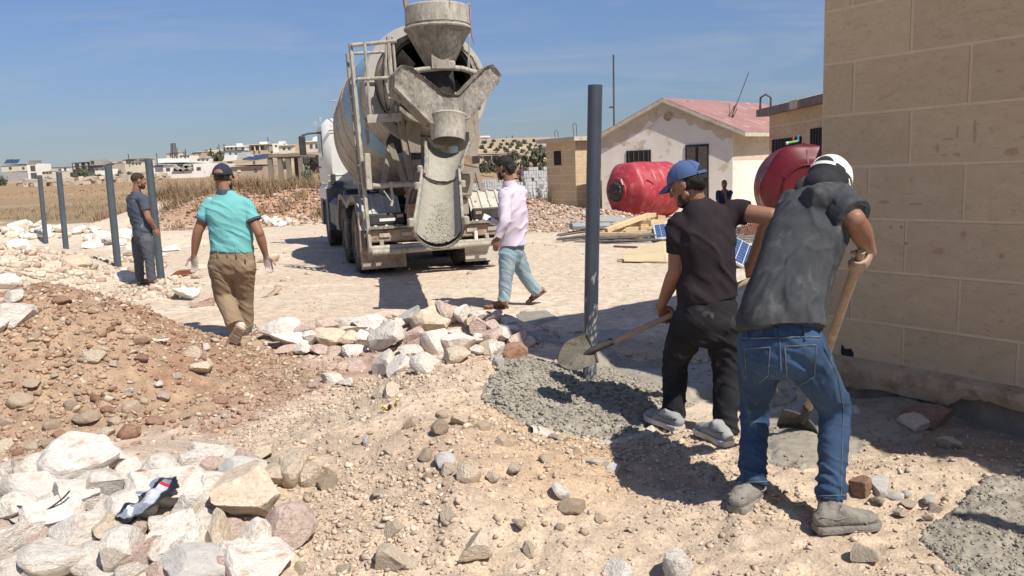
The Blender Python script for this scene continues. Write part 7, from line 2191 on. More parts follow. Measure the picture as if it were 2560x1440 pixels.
        # arched gap at the back and its strap
        if hole_mat is not None:
            V, F = s.patch(pi - .52, pi + .52, low - .08, lambda az: low + .40 * max(0.0, math.cos((az - pi) / .54 * pi / 2)) ** .6, .0185, 16, 8)
            MB().add(V, F).build('back_gap', hole_mat, c, True)
            V, F = s.patch(pi - .60, pi + .60, low - .10, low + .045, .0225, 14, 3)
            MB().add(V, F).build('strap', strap or mat, c, True)
        return c

def shoe(name, mat, sole_mat, parent, heel, toe, up, ankle, w=.046, hgt=.07, sole=.022, high=False, voxel=.006, lace=None, trim=None):
    heel, toe, up = np.array(heel, float), np.array(toe, float), nrm(up)
    d = nrm(toe - heel); L = np.linalg.norm(toe - heel); up = nrm(up - d * (up @ d)); x = np.cross(d, up)
    pt = lambda a, b, c: heel + d * a * L + x * b + up * c
    s0 = sole
    mb = MB()
    limb(mb, [pt(.05, 0, s0 + .026), pt(.22, 0, s0 + .038), pt(.45, 0, s0 + .036), pt(.70, 0, s0 + .024), pt(.92, 0, s0 + .018)], [(w * .74, .028), (w * .80, .042), (w * .86, .040), (w * .98, .028), (w * .74, .020)], x, n=20, sq=2.5)
    top = pt(.15, 0, s0 + (.125 if high else .070))
    if ankle is not None:
        an = np.array(ankle, float)
        ax_ = nrm(an - pt(.17, 0, s0 + .03))
        top = pt(.17, 0, s0 + .03) + ax_ * ((.13 if high else .065))
        limb(mb, [pt(.17, 0, s0 + .03), top], [(w * .82, .050), (w * .84, .050)], x, n=18, round_ends=(True, False))
        limb(mb, [pt(.52, 0, s0 + .055), pt(.34, 0, s0 + .075), top + d * .01], [(w * .60, .016), (w * .70, .022), (w * .62, .02)], x, n=14)
    o = fuse(name, mb, voxel, mat, parent, 2, lambda P: .0018 * fbm(P * 45, 2, 4) - .003 * np.exp(-(((P - pt(.66, 0, s0 + .05)) @ d) / .008) ** 2) * (((P - pt(0, 0, s0 + .025)) @ up) > 0))
    V, F = [], []
    prof = [(.0, .62), (.05, .86), (.20, .94), (.42, .86), (.62, .98), (.78, 1.10), (.92, .92), (1.0, .52)]
    n = len(prof)
    levs = ((.004, .97), (sole * .35, 1.03), (sole * .55, 1.00), (sole * .62, 1.04), (sole * 1.05, 1.02), (sole * 1.25, .96))
    for lev, gr in levs:
        for a_, b_ in prof: V.append(pt(a_ * 1.04 - .02, b_ * w * gr, lev))
        for a_, b_ in prof[::-1]: V.append(pt(a_ * 1.04 - .02, -b_ * w * gr, lev))
    m = 2 * n
    for l in range(len(levs) - 1):
        for k in range(m): F.append((l * m + k, l * m + (k + 1) % m, (l + 1) * m + (k + 1) % m, (l + 1) * m + k))
    F.append(list(range(m))[::-1]); F.append([(len(levs) - 1) * m + k for k in range(m)])
    sb = MB().add(V, F)
    for k in range(10):
        if k == 4: continue
        sb.box(pt(.05 + k * .099, 0, .001), (w * (1.5 if k != 0 else 1.2), L * .06, .008), Matrix((x, d, up)).transposed())
    sb.build('sole', sole_mat, o)
    lm = lace or sole_mat
    for k in range(4):
        a_ = .36 + .075 * k
        h = s0 + .080 - .011 * k
        MB().tube([pt(a_, -w * .62, h - .022), pt(a_ + .015, 0, h + .002), pt(a_ + .03, w * .62, h - .022)], .0032, 5).build('lace', lm, o, True)
    # padded collar and side panel seams
    MB().tube([top + (d * math.cos(t) * .050 + x * math.sin(t) * w * .86) for t in np.linspace(0, 2 * math.pi, 17)], .0065, 6, cap=False).build('collar', trim or mat, o, True)
    for q in (-1, 1):
        MB().tube([pt(.02, q * w * .62, s0 + .055), pt(.26, q * w * .84, s0 + .040), pt(.46, q * w * .86, s0 + .048), pt(.60, q * w * .80, s0 + .040), pt(.74, q * w * .98, s0 + .012)], .0030, 5).build('seam', trim or mat, o, True)
    return o
def foot(mb, heel, toe, up, ankle, w=.042):
    heel, toe, up = np.array(heel, float), np.array(toe, float), nrm(up)
    d = nrm(toe - heel); L = np.linalg.norm(toe - heel); up = nrm(up - d * (up @ d)); x = np.cross(d, up)
    pt = lambda a, b, c: heel + d * a * L + x * b + up * c
    limb(mb, [pt(.08, 0, .032), pt(.3, 0, .040), pt(.55, 0, .034), pt(.80, 0, .020)], [(w * .70, .032), (w * .75, .040), (w * .88, .030), (w, .017)], x, n=14)
    limb(mb, [pt(.18, 0, .05), np.array(ankle)], [(w * .75, .038), (.036, .036)], x, n=12)
    for i, (b, l) in enumerate(((.028, .22), (.012, .20), (-.004, .18), (-.018, .15), (-.030, .11))):
        limb(mb, [pt(.74, b, .016), pt(.80 + l * .5, b * 1.1, .017), pt(.80 + l * .9, b * 1.1, .012)], [.011, .010, .009] if i else [.015, .014, .012], up, n=8)
    return pt
def sandal(parent, heel, toe, up, mat, straps=True, w=.047):
    heel, toe, up = np.array(heel, float), np.array(toe, float), nrm(up)
    d = nrm(toe - heel); L = np.linalg.norm(toe - heel) * 1.06; up = nrm(up - d * (up @ d)); x = np.cross(d, up)
    heel = heel - d * L * .02
    pt = lambda a, b, c: heel + d * a * L + x * b + up * c
    prof = [(.0, .55), (.06, .84), (.25, .90), (.45, .84), (.65, .98), (.8, 1.06), (.93, .85), (1.0, .45)]
    V, F = [], []
    for lev in (-.016, .002):
        for a, b in prof: V.append(pt(a, b * w, lev))
        for a, b in prof[::-1]: V.append(pt(a, -b * w, lev))
    m = 2 * len(prof)
    for k in range(m): F.append((k, (k + 1) % m, m + (k + 1) % m, m + k))
    F.append(list(range(m))[::-1]); F.append([m + k for k in range(m)])
    o = MB().add(V, F).build('sandal', mat, parent)
    sp = ((.52, .045, .030), (.70, .036, .028), (.30, .062, .022)) if straps else ((.56, .048, .075),)
    for a, hh, wd in sp:
        V, F = [], []
        for k in range(13):
            g = math.pi * k / 12
            for q in (-.5, .5):
                V.append(pt(a + q * wd / L * 2.0 * .5 + (.03 * math.sin(g) if straps else 0), math.cos(g) * w * 1.0, .0 + hh * math.sin(g) + .006))
        for k in range(12): F.append((2 * k, 2 * k + 1, 2 * k + 3, 2 * k + 2))
        V += [v + up * .004 for v in V]; F += [tuple(i + 26 for i in f[::-1]) for f in F]
        MB().add(V, F).build('strap', mat, o, True, fix=False)
    return o

def trousers(parent, mat, pelvis, waist, hips, knees, ankles, side, r_hip=(.172, .125), r_th=.092, r_kn=.068, r_hem=.066, voxel=.009, seed=1, amp=1.0, calf=None, break_=1.0):
    mb = MB()
    pelvis, waist = np.array(pelvis, float), np.array(waist, float)
    limb(mb, [waist, (waist + pelvis) / 2, pelvis, pelvis - nrm(waist - pelvis) * .05], [(r_hip[0] * .90, r_hip[1] * .88), (r_hip[0] * .97, r_hip[1] * .97), r_hip, (r_hip[0] * .86, r_hip[1] * .9)], side, n=26, sq=2.3, round_ends=(False, True))
    spots = []
    for hcoord, k, a in zip(hips, knees, ankles):
        hcoord, k, a = map(lambda q: np.array(q, float), (hcoord, k, a))
        limb(mb, [hcoord + (hcoord - k) * .08, hcoord * .6 + k * .4, k, k * .5 + a * .5, a * .92 + k * .08, a],
             [(r_th * 1.06, r_th * 1.14), (r_th * .94, r_th * 1.0), (r_kn, r_kn * 1.06), ((calf or r_kn) * .95, (calf or r_kn) * 1.03), (r_hem, r_hem * 1.04), (r_hem * 1.02, r_hem * 1.08)], side, n=20, round_ends=(True, False))
        spots += [(k, .13, .0065 * amp), (a + (k - a) * .10, .11, .013 * amp * break_), (hcoord, .15, .006 * amp)]
    spots += [(pelvis - np.array([0, 0, .08]), .12, .008 * amp)]
    return fuse('trousers', mb, voxel, mat, parent, 2, folds(seed, (5, 5, 17), .0030 * amp, spots, .75, .5, .0016))

def person(label, cat='person', group=None, at=None):
    return empty('person', at if at is not None else (0, 0, 0), 0, label, cat, group)

# ---------------------------------------------------------------- man in turquoise polo, walking away
def man_turquoise():
    e = person('man in a turquoise polo shirt, khaki trousers and navy cap walking away')
    D = 7.52
    q = lambda x, y, d=D: PD(x, y, d)
    side = np.array([1, .05, 0])
    pelvis, waist, chest, neck = q(581, 655), q(580, 612), q(571, 535), q(562, 482)
    H = Head(q(558, 443, D + .03), (.02, 1, -.12), (0, .1, 1), 1.0)
    shl = [q(525, 513), q(613, 513)]; elb = [q(493, 583, D - .05), q(649, 585, D - .05)]; wri = [q(485, 640, D - .02), q(665, 641, D + .04)]
    b = MB()
    H.skull(b, neck)
    limb(b, [pelvis, waist, chest, neck + [0, 0, -.03]], [(.15, .10), (.145, .10), (.16, .11), (.07, .07)], side, n=20)
    for i, s in enumerate((-1, 1)):
        limb(b, [chest * .3 + shl[i] * .7, shl[i], shl[i] * .5 + elb[i] * .5, elb[i]], [.06, (.056, .058), (.052, .055), (.044, .046)], (0, 1, 0))
        limb(b, [elb[i] + (shl[i] - elb[i]) * .08, elb[i] * .7 + wri[i] * .3, wri[i]], [(.044, .045), (.047, .044), (.030, .024)], (0, 1, 0))
        hand(b, wri[i], nrm(wri[i] - elb[i]) * .6 + np.array([.10 if i == 0 else .08, .12, -.7]), (-.25 * s, .95, .1), -1 if i == 0 else 1, .33, .12, 1.06)
    dust = lambda P: np.clip(sstep(.10, .0, np.minimum(np.linalg.norm(P - (wri[0] + [0, 0, -.09]), axis=1), np.linalg.norm(P - (wri[1] + [0, 0, -.09]), axis=1)) - .03), 0, 1) * .95
    fuse('body', b, .0065, m_skin, e, 2, None, dust)
    # polo shirt
    s_ = MB()
    limb(s_, [q(580, 628), waist, q(577, 575), chest, q(569, 512), q(565, 494), neck + [0, 0, .015]], [(.205, .150), (.200, .150), (.202, .148), (.212, .148), (.205, .125), (.135, .092), (.070, .072)], side, n=30, sq=2.4, round_ends=(False, False))
    for i in (0, 1):
        end = shl[i] * .45 + elb[i] * .55
        limb(s_, [chest * .4 + shl[i] * .6 + [0, 0, .01], shl[i], end], [(.078, .082), (.072, .078), (.070, .075)], (0, 1, 0), round_ends=(True, False))
    sp = [(q(580, 615), .16, .012), (q(548, 545), .09, .005), (q(600, 545), .09, .005), (q(575, 590), .14, .008)]
    sh = fuse('polo_shirt', s_, .0085, m_teal, e, 3, folds(11, (4, 4, 14), .0085, sp, .55, 0, .002))
    for i in (0, 1):
        end = shl[i] * .45 + elb[i] * .55; d = nrm(elb[i] - shl[i])
        c = MB(); limb(c, [end - d * .015, end + d * .006], [(.0775, .0815), (.0775, .0815)], (0, 1, 0), n=22, round_ends=(False, False)); c.build('sleeve_trim', m_tealdk, sh, True)
    c = MB(); limb(c, [neck + [0, 0, -.012], neck + [0, 0, .03]], [(.082, .084), (.071, .074)], side, n=24, round_ends=(False, False)); c.build('collar', m_tealdk, sh, True)
    # trousers
    hips = [q(553, 668), q(608, 668)]; knees = [q(562, 742, D + .04), q(609, 738, D + .12)]
    ank = [q(591, 816, D - .18), q(613, 815, D + .18)]
    tr = trousers(e, m_khaki, pelvis, q(580, 612), hips, knees, ank, side, (.212, .152), .118, .098, .088, .0095, 21, 1.25, .092)
    for px in (545, 568, 592, 618): MB().box(q(px, 636 + .0 * (px - 580), D - .150), (.012, .012, .045)).build('belt_loop', m_khaki, tr)
    # shoes: left pushes off with its sole showing, right flat
    toe = G(580, 862) + [0, .02, .012]; hl = q(600, 818, toe[1] - .06)
    shoe('shoe', m_whiteshoe, m_sole, e, hl + [0, 0, -.005], toe, (.05, .95, .35), ank[0] + [0, .03, -.02], .050)
    hl = G(617, 838); shoe('shoe', m_whiteshoe, m_whiteshoe, e, hl, hl + np.array([-.02, .27, .01]), (0, 0, 1), ank[1] + [0, 0, .0], .049)
    # cap, hair, beard
    H.cap(e, m_navycap, m_skin, 1.0, -.02, m_navycap)
    V, F = H.patch(math.pi * .55, math.pi * 1.45, -.75, .05, .004, 26, 10); hr = MB().add(V, F).build('hair', m_hair2, e, True)
    H.shell('beard', m_hair, e, .006, [((.050, .02, -.070), (.026, .040, .045)), ((-.050, .02, -.070), (.026, .040, .045)), ((0, .055, -.085), (.050, .035, .040)), ((.03, .05, -.09), (.035, .035, .035)), ((-.03, .05, -.09), (.035, .035, .035))], lambda P: .003 * fbm(P * 60, 2, 3))
    H.eyes(e)
man_turquoise()

# ---------------------------------------------------------------- man in grey by the fourth post
def man_grey():
    e = person('man in a slate grey t-shirt and grey trousers standing at the fourth post')
    D = 12.0; q = lambda x, y, d=D: PD(x, y, d)
    f = np.array([.72, .69, 0]); side = np.array([.69, -.72, 0])
    pelvis, waist, chest, neck = q(357, 588), q(355, 565), q(344, 522), q(342, 480)
    H = Head(q(347, 452, D), (.80, .60, -.10), (0, 0, 1), 1.02)
    shl = [q(329, 497, D + .13), q(357, 498, D - .13)]; elb = [q(333, 540, D + .22), q(371, 545, D - .16)]; wri = [q(352, 566, D + .25), q(389, 570, D - .06)]
    b = MB(); H.skull(b, neck)
    limb(b, [pelvis, waist, chest, neck + [0, 0, -.03]], [(.14, .10), (.14, .10), (.155, .11), (.07, .07)], side, n=20)
    for i in (0, 1):
        limb(b, [chest * .3 + shl[i] * .7, shl[i], shl[i] * .5 + elb[i] * .5, elb[i]], [.06, .056, (.050, .052), (.043, .045)], side)
        limb(b, [elb[i], elb[i] * .7 + wri[i] * .3, wri[i]], [.044, .044, (.029, .025)], side)
        hand(b, wri[i], np.array([.25, .1, -.9]), (.55, -.75, .1), 1 if i else -1, .40, .1, 1.0)
    ank = [q(350, 702, D + .14), q(379, 700, D - .12)]
    hl = [G(347, 714), G(371, 714)]
    hl[0] = hl[0] + [0, .05, .016]; hl[1] = hl[1] + [0, 0, .016]
    tofs = [np.array([.17, .19, 0]), np.array([.255, .03, 0])]
    knees = [q(347, 650, D + .13), q(374, 650, D - .12)]
    for i in (0, 1):
        limb(b, [knees[i], ank[i]], [.055, .040], side); foot(b, hl[i], hl[i] + tofs[i], (0, 0, 1), ank[i])
    fuse('body', b, .008, m_skin, e, 2, None, lambda P: np.zeros(len(P)))
    s_ = MB()
    limb(s_, [q(357, 580), waist, q(350, 545), chest, q(342, 500), neck + [0, 0, .01]], [(.175, .14), (.170, .138), (.178, .140), (.195, .142), (.165, .11), (.068, .07)], side, n=26, sq=2.4, round_ends=(False, False))
    for i in (0, 1):
        end = shl[i] * .42 + elb[i] * .58
        limb(s_, [chest * .35 + shl[i] * .65 + [0, 0, .02], shl[i], end], [.085, (.078, .08), (.075, .078)], side, round_ends=(True, False))
    fuse('tshirt', s_, .011, m_slate, e, 3, folds(31, (4, 4, 11), .010, [(q(356, 570), .17, .011), (q(340, 540), .12, .006)], .5, .4))
    trousers(e, m_slatep, pelvis, waist + [0, 0, .02], [q(346, 605, D + .10), q(367, 605, D - .10)], knees, ank, side, (.170, .138), .096, .072, .066, .009, 33, 1.1, .068)
    for i in (0, 1): sandal(e, hl[i] + [0, 0, 0], hl[i] + tofs[i], (0, 0, 1), m_slipper, False)
    H.shell('hair', m_hair2, e, .008, [((0, -.018, .036), (.080, .098, .088))], lambda P: .0015 * fbm(P * 60, 2, 3))
    H.shell('beard', m_hair2, e, .006, [((0, .055, -.085), (.048, .036, .040)), ((.045, .025, -.07), (.028, .035, .045)), ((-.045, .025, -.07), (.028, .035, .045))])
    H.eyes(e)
man_grey()

# ---------------------------------------------------------------- man in the lilac shirt
def man_lilac():
    e = person('man in a lilac long sleeved shirt and faded jeans walking beside the chute')
    D = 8.66; q = lambda x, y, d=D: PD(x, y, d)
    f = nrm([-.85, .52, 0]); side = np.array([.52, .85, 0])     # towards his right, away from the camera
    pelvis, waist, chest, neck = q(1279, 632), q(1281, 592), q(1283, 525), q(1274, 462)
    H = Head(q(1260, 420, D), (-.90, .42, -.16), (-.05, 0, 1), 1.05)
    shl = [q(1264, 484, D - .15), q(1302, 480, D + .15)]; elb = [q(1262, 552, D - .26), q(1296, 545, D + .22)]; wri = [q(1244, 596, D - .27), q(1250, 552, D + .16)]
    b = MB(); H.skull(b, neck)
    limb(b, [pelvis, waist, chest, neck + [0, 0, -.03]], [(.14, .10), (.14, .10), (.155, .11), (.07, .07)], side, n=20)
    for i in (0, 1):
        limb(b, [shl[i], shl[i] * .5 + elb[i] * .5, elb[i]], [.055, .05, .044], side)
        limb(b, [elb[i], elb[i] * .7 + wri[i] * .3, wri[i]], [.043, .042, (.029, .024)], side)
    hand(b, wri[0], (-.22, .0, -.95), (-.2, -.95, .1), 1, .42, .1, 1.0)
    hand(b, wri[1], (-.85, .1, .1), (.1, .7, -.6), 1, .75, .05, 1.0)
    knees = [q(1264, 698, D - .10), q(1313, 690, D + .12)]; ank = [q(1259, 752, D - .10), q(1344, 733, D + .14)]
    h0 = G(1270, 770) + [0, 0, .018]; t0 = G(1214, 774) + [0, .02, .014]; t0 = h0 + nrm(t0 - h0) * .265
    t1 = G(1318, 763) + [0, .04, .016]; h1 = q(1357, 732, t1[1] + .03); h1 = t1 + nrm(h1 - t1) * .26
    for (hh, tt, kk, aa) in ((h0, t0, knees[0], ank[0]), (h1, t1, knees[1], ank[1])):
        limb(b, [kk, aa], [.055, .040], side)
        u = np.array([0, 0, 1.0]) if hh is h0 else np.array([-.6, .1, .8])
        foot(b, hh, tt, u, aa)
    fuse('body', b, .0065, m_skin, e, 2, None, lambda P: np.zeros(len(P)))
    s_ = MB()
    limb(s_, [q(1282, 613), waist, q(1284, 560), chest, q(1282, 490), q(1277, 470), neck + [0, 0, .02]], [(.178, .158), (.172, .15), (.175, .146), (.186, .145), (.165, .12), (.10, .09), (.066, .068)], side, n=28, sq=2.3, round_ends=(False, False))
    cf_ = [wri[0] + (elb[0] - wri[0]) * .12, wri[1] + (elb[1] - wri[1]) * .16]
    for i in (0, 1):
        limb(s_, [chest * .35 + shl[i] * .65 + [0, 0, .03], shl[i], shl[i] * .5 + elb[i] * .5, elb[i], elb[i] * .5 + cf_[i] * .5, cf_[i]], [.082, (.078, .08), .072, .068, .060, .048], side, round_ends=(True, False))
    sp = [(elb[0], .13, .013), (q(1262, 520), .12, .008), (q(1285, 590), .18, .011), (q(1300, 545), .14, .010), (cf_[0], .08, .008), (q(1270, 490), .1, .008)]
    sh = fuse('shirt', s_, .009, m_lilac, e, 3, folds(41, (4, 4, 8), .013, sp, -.8, 0, .002))
    c = MB(); limb(c, [neck + [0, 0, -.004], neck + [-.004, 0, .045]], [(.078, .08), (.070, .074)], side, n=22, round_ends=(False, False)); c.build('collar', m_lilac, sh, True)
    d = nrm(wri[0] - elb[0]); c = MB(); limb(c, [cf_[0] - d * .05, cf_[0] + d * .012], [(.052, .05), (.046, .043)], side, n=18, round_ends=(False, False)); c.build('cuff', m_lilac, sh, True)
    trousers(e, m_ltjean, pelvis, waist, [q(1270, 640, D - .08), q(1291, 640, D + .08)], knees, ank, side, (.165, .125), .098, .075, .066, .009, 43, 1.1, .072)
    sandal(e, h0, t0, (0, 0, 1), m_sandal); sandal(e, h1, t1, (-.6, .1, .8), m_sandal)
    H.shell('hair', m_hair, e, .007, [((0, -.020, .045), (.085, .098, .086)), ((0, -.070, -.01), (.066, .048, .070)), ((0, .050, .085), (.060, .050, .040)), ((.066, -.02, .0), (.020, .03, .05)), ((-.066, -.02, .0), (.020, .03, .05))], lambda P: .009 * fbm(P * 26, 3, 3) + .004 * fbm(P * 70, 2, 8), 1)
    H.shell('beard', m_hair, e, .006, [((0, .055, -.085), (.046, .034, .034)), ((.045, .030, -.07), (.026, .032, .04)), ((-.045, .030, -.07), (.026, .032, .04)), ((0, .084, -.044), (.026, .012, .009))])
    H.eyes(e)
    # white packet with a blue round mark
    P = q(1226, 550, D + .10)
    pk = empty('white_box', tuple(P), 0, 'small white box with a round blue mark in the hand of the lilac shirted man', 'box')
    x = nrm(q(1245, 560, D + .12) - q(1207, 541, D + .06)); n = nrm(np.array([-.1, -.85, .5])); n = nrm(n - x * (n @ x)); y = np.cross(n, x)
    M3 = Matrix((x, y, n)).transposed()
    MB().box((0, 0, 0), (.19, .070, .03), M3, bev=.003).build('carton', m_plate, pk)
    V = [tuple(-x * .018 + n * .0158 + (x * math.cos(a) + y * math.sin(a)) * .018) for a in np.linspace(0, 2 * math.pi, 16)[:-1]]
    MB().add(V, [tuple(range(15))]).build('round_mark', M('blue_print', (.03, .09, .30), rough=.6), pk, fix=False)
man_lilac()
# ---------------------------------------------------------------- shovels
def shovel(label, a, b, wood_to, face, grip_over=0.0, sc_=1.0, r=.018):
    """a = far end of the handle, b = tip of the blade, wood_to = where the steel socket begins; face = outward normal of the scoop"""
    a, b = np.array(a, float), np.array(b, float)
    root = empty('shovel', tuple(b), 0, label, 'shovel')
    d = nrm(b - a); L = np.linalg.norm(b - a); bl = .27 * sc_
    n = nrm(np.array(face, float) - d * (np.array(face, float) @ d)); x = np.cross(d, n)
    neck_ = b - d * bl
    st = neck_ - d * .11
    g = lambda t: a + (st - a) * t
    pts = [g(t) - b + n * .004 * math.sin(t * 5) for t in np.linspace(0, 1, 9)]
    MB().tube(pts, [r * .8, r * 1.05] + [r] * 6 + [r * .95], 12).build('handle', m_handle, root, True)
    MB().tube([st - d * .01 - b, neck_ - d * .03 - b, neck_ + d * .02 - b, neck_ + d * .07 - n * .008 - b], [r * 1.25, r * 1.25, r * 1.15, r * .5], 12).build('socket', m_socket, root, True)
    V, F = [], []
    N, Mm = 12, 12
    for th in (0, 1):
        for i in range(N + 1):
            t = i / N
            w = .115 * sc_ * (1 - .0 * t) * (1 - max(0, (t - .45) / .55) ** 2.2) + .004
            if t < .06: w *= .92
            for j in range(Mm + 1):
                s = -1 + 2 * j / Mm
                curv = .040 * (s * s) * (1 - .3 * t) + .028 * math.sin(t * 2.4) - .016
                rib = -.008 * math.exp(-(s / .16) ** 2) * (1 - t)
                V.append(neck_ + d * bl * t + x * w * s + n * (curv + rib - th * .003) - b)
    m = Mm + 1
    for th in (0, 1):
        o = th * (N + 1) * m
        for i in range(N):
            for j in range(Mm):
                q = (o + i * m + j, o + i * m + j + 1, o + (i + 1) * m + j + 1, o + (i + 1) * m + j)
                F.append(q if th == 0 else q[::-1])
    MB().add(V, F).build('blade', m_blade, root, True, fix=False)
    V = []
    for s in np.linspace(-1, 1, 9): V.append(neck_ + d * .006 + x * .112 * sc_ * s + n * (.040 * s * s - .014) - b)
    MB().tube(V, .007, 6).build('tread_roll', m_socket, root, True)
    return root
def grip(mb, hp, hdir, elbow, s=1.0, thumb_up=1, gap=.026):
    """closes a fist round a handle; returns the wrist"""
    hp, h = np.array(hp, float), nrm(hdir)
    y = np.array(hp) - np.array(elbow); y = nrm(y - h * (y @ h))
    x = h * thumb_up
    z = np.cross(x, y)                       # back of hand
    z = z if True else -z
    w = hp - y * .078 * s + z * gap * s
    # fingers wrap away from the back of the hand, round the handle
    hand(mb, w, y, z, 1 if np.dot(np.cross(y, z), x) > 0 else -1, 1.02, .0, s, 1.0)
    return w

# ---------------------------------------------------------------- man in black, swinging a shovel
def man_black():
    e = person('man in a black t-shirt, dusty black jeans and blue cap shovelling at the front post')
    D = 4.22; q = lambda x, y, d=D: PD(x, y, d)
    side = nrm([.95, .30, 0])
    pelvis, waist, chest, neck = q(1768, 800, D), q(1766, 752, D), q(1762, 610, D), q(1738, 512, D + .02)
    H = Head(q(1716, 461, D + .02), (-.74, .56, -.38), (-.30, .22, 1), .98)
    shl = [q(1697, 566, D - .02), q(1836, 530, D + .04)]; elb = [q(1690, 678, D + .0), q(1930, 540, D - .06)]
    ha, hb = q(1905, 688, D + .14), q(1398, 912, D + .30)
    hd = nrm(hb - ha)
    def on(px):      # point of the handle seen in photo column px
        best = min((abs((1280 + FPX * ((ha + (hb - ha) * t - [0, 0, CAM_H]) @ cr) / ((ha + (hb - ha) * t - [0, 0, CAM_H]) @ cf)) - px), t) for t in np.linspace(0, 1, 300))
        return ha + (hb - ha) * best[1]
    g0, g1 = on(1664), on(1885)
    b = MB(); H.skull(b, neck)
    limb(b, [pelvis, waist, chest, neck + [0, 0, -.03]], [(.13, .095), (.13, .095), (.145, .105), (.07, .07)], side, n=20)
    w0 = grip(b, g0, hd, elb[0], 1.0, -1); w1 = grip(b, g1, hd, elb[1], 1.0, -1)
    wr = [w0, w1]
    for i in (0, 1):
        limb(b, [chest * .3 + shl[i] * .7, shl[i], shl[i] * .5 + elb[i] * .5, elb[i]], [.058, .054, (.050, .050), (.042, .044)], (0, 1, 0))
        limb(b, [elb[i], elb[i] * .72 + wr[i] * .28, wr[i]], [.043, (.045, .043), (.028, .024)], (0, 1, 0))
    fuse('body', b, .0052, m_skin2, e, 2, None, lambda P: np.zeros(len(P)))
    s_ = MB()
    limb(s_, [q(1770, 748), q(1768, 725), q(1768, 670), chest, q(1758, 560), q(1746, 524), neck + [0, 0, .006]], [(.170, .128), (.168, .128), (.160, .128), (.168, .132), (.166, .115), (.115, .085), (.062, .064)], side, n=30, sq=2.4, round_ends=(False, False))
    end = [shl[0] * .40 + elb[0] * .60, shl[1] * .62 + elb[1] * .38]
    limb(s_, [chest * .4 + shl[0] * .6 + [0, 0, .03], shl[0], end[0]], [.076, (.070, .072), (.060, .064)], (0, 1, 0), round_ends=(True, False))
    limb(s_, [chest * .4 + shl[1] * .6 + [0, 0, .01], shl[1], end[1]], [.080, (.074, .076), (.066, .070)], (0, 1, 0), round_ends=(True, False))
    sp = [(q(1768, 735, D - .1), .12, .012), (q(1740, 690, D - .1), .11, .007), (q(1700, 600, D - .05), .08, .007), (q(1830, 560, D - .05), .09, .008), (q(1800, 660, D - .1), .10, .006)]
    fuse('tshirt', s_, .0075, m_blackt, e, 3, folds(51, (4, 4, 10), .0095, sp, .8, 0, .0018))
    knees = [q(1690, 897, D + .17), q(1814, 905, D + .02)]; ank = [q(1683, 1040, D + .16), q(1815, 1082, D - .02)]
    trousers(e, m_blackj, pelvis, q(1767, 738), [q(1722, 815, D + .03), q(1806, 815, D)], knees, ank, side, (.176, .135), .100, .078, .070, .0078, 53, 1.2, .073)
    h0 = G(1702, 1080) + [0, 0, .0]; t0 = G(1632, 1072); t0 = h0 + nrm(t0 - h0 + np.array([0, .08, .03])) * .275
    shoe('trainer', m_trainer, m_whiteshoe, e, h0, t0, (0, 0, 1), ank[0] + [0, 0, -.01], .048, sole=.028, trim=m_slatep)
    h1 = G(1822, 1118); shoe('trainer', m_trainer, m_whiteshoe, e, h1, h1 + np.array([-.10, .25, .0]), (0, 0, 1), ank[1] + [0, 0, -.01], .049, sole=.028, trim=m_slatep)
    H.cap(e, m_bluecap, m_hair, 1.05, .02, m_bluecap)
    H.shell('hair', m_hair, e, .006, [((0, -.070, -.010), (.072, .050, .056)), ((0, -.088, .00), (.06, .036, .04)), ((.05, -.04, .0), (.030, .05, .045)), ((-.05, -.04, .0), (.030, .05, .045))], lambda P: .010 * fbm(P * 30, 3, 3) + .004 * fbm(P * 90, 2, 8), 1)
    H.shell('beard', m_hair2, e, .0055, [((0, .058, -.088), (.042, .032, .030)), ((.045, .030, -.072), (.024, .032, .036)), ((-.045, .030, -.072), (.024, .032, .036)), ((0, .086, -.044), (.024, .010, .007))])
    H.eyes(e)
    shovel('shovel with a wooden handle lifted before the front post, blade smeared with cement', ha, hb, 0, (-.15, -.75, .62), sc_=.86)
man_black()

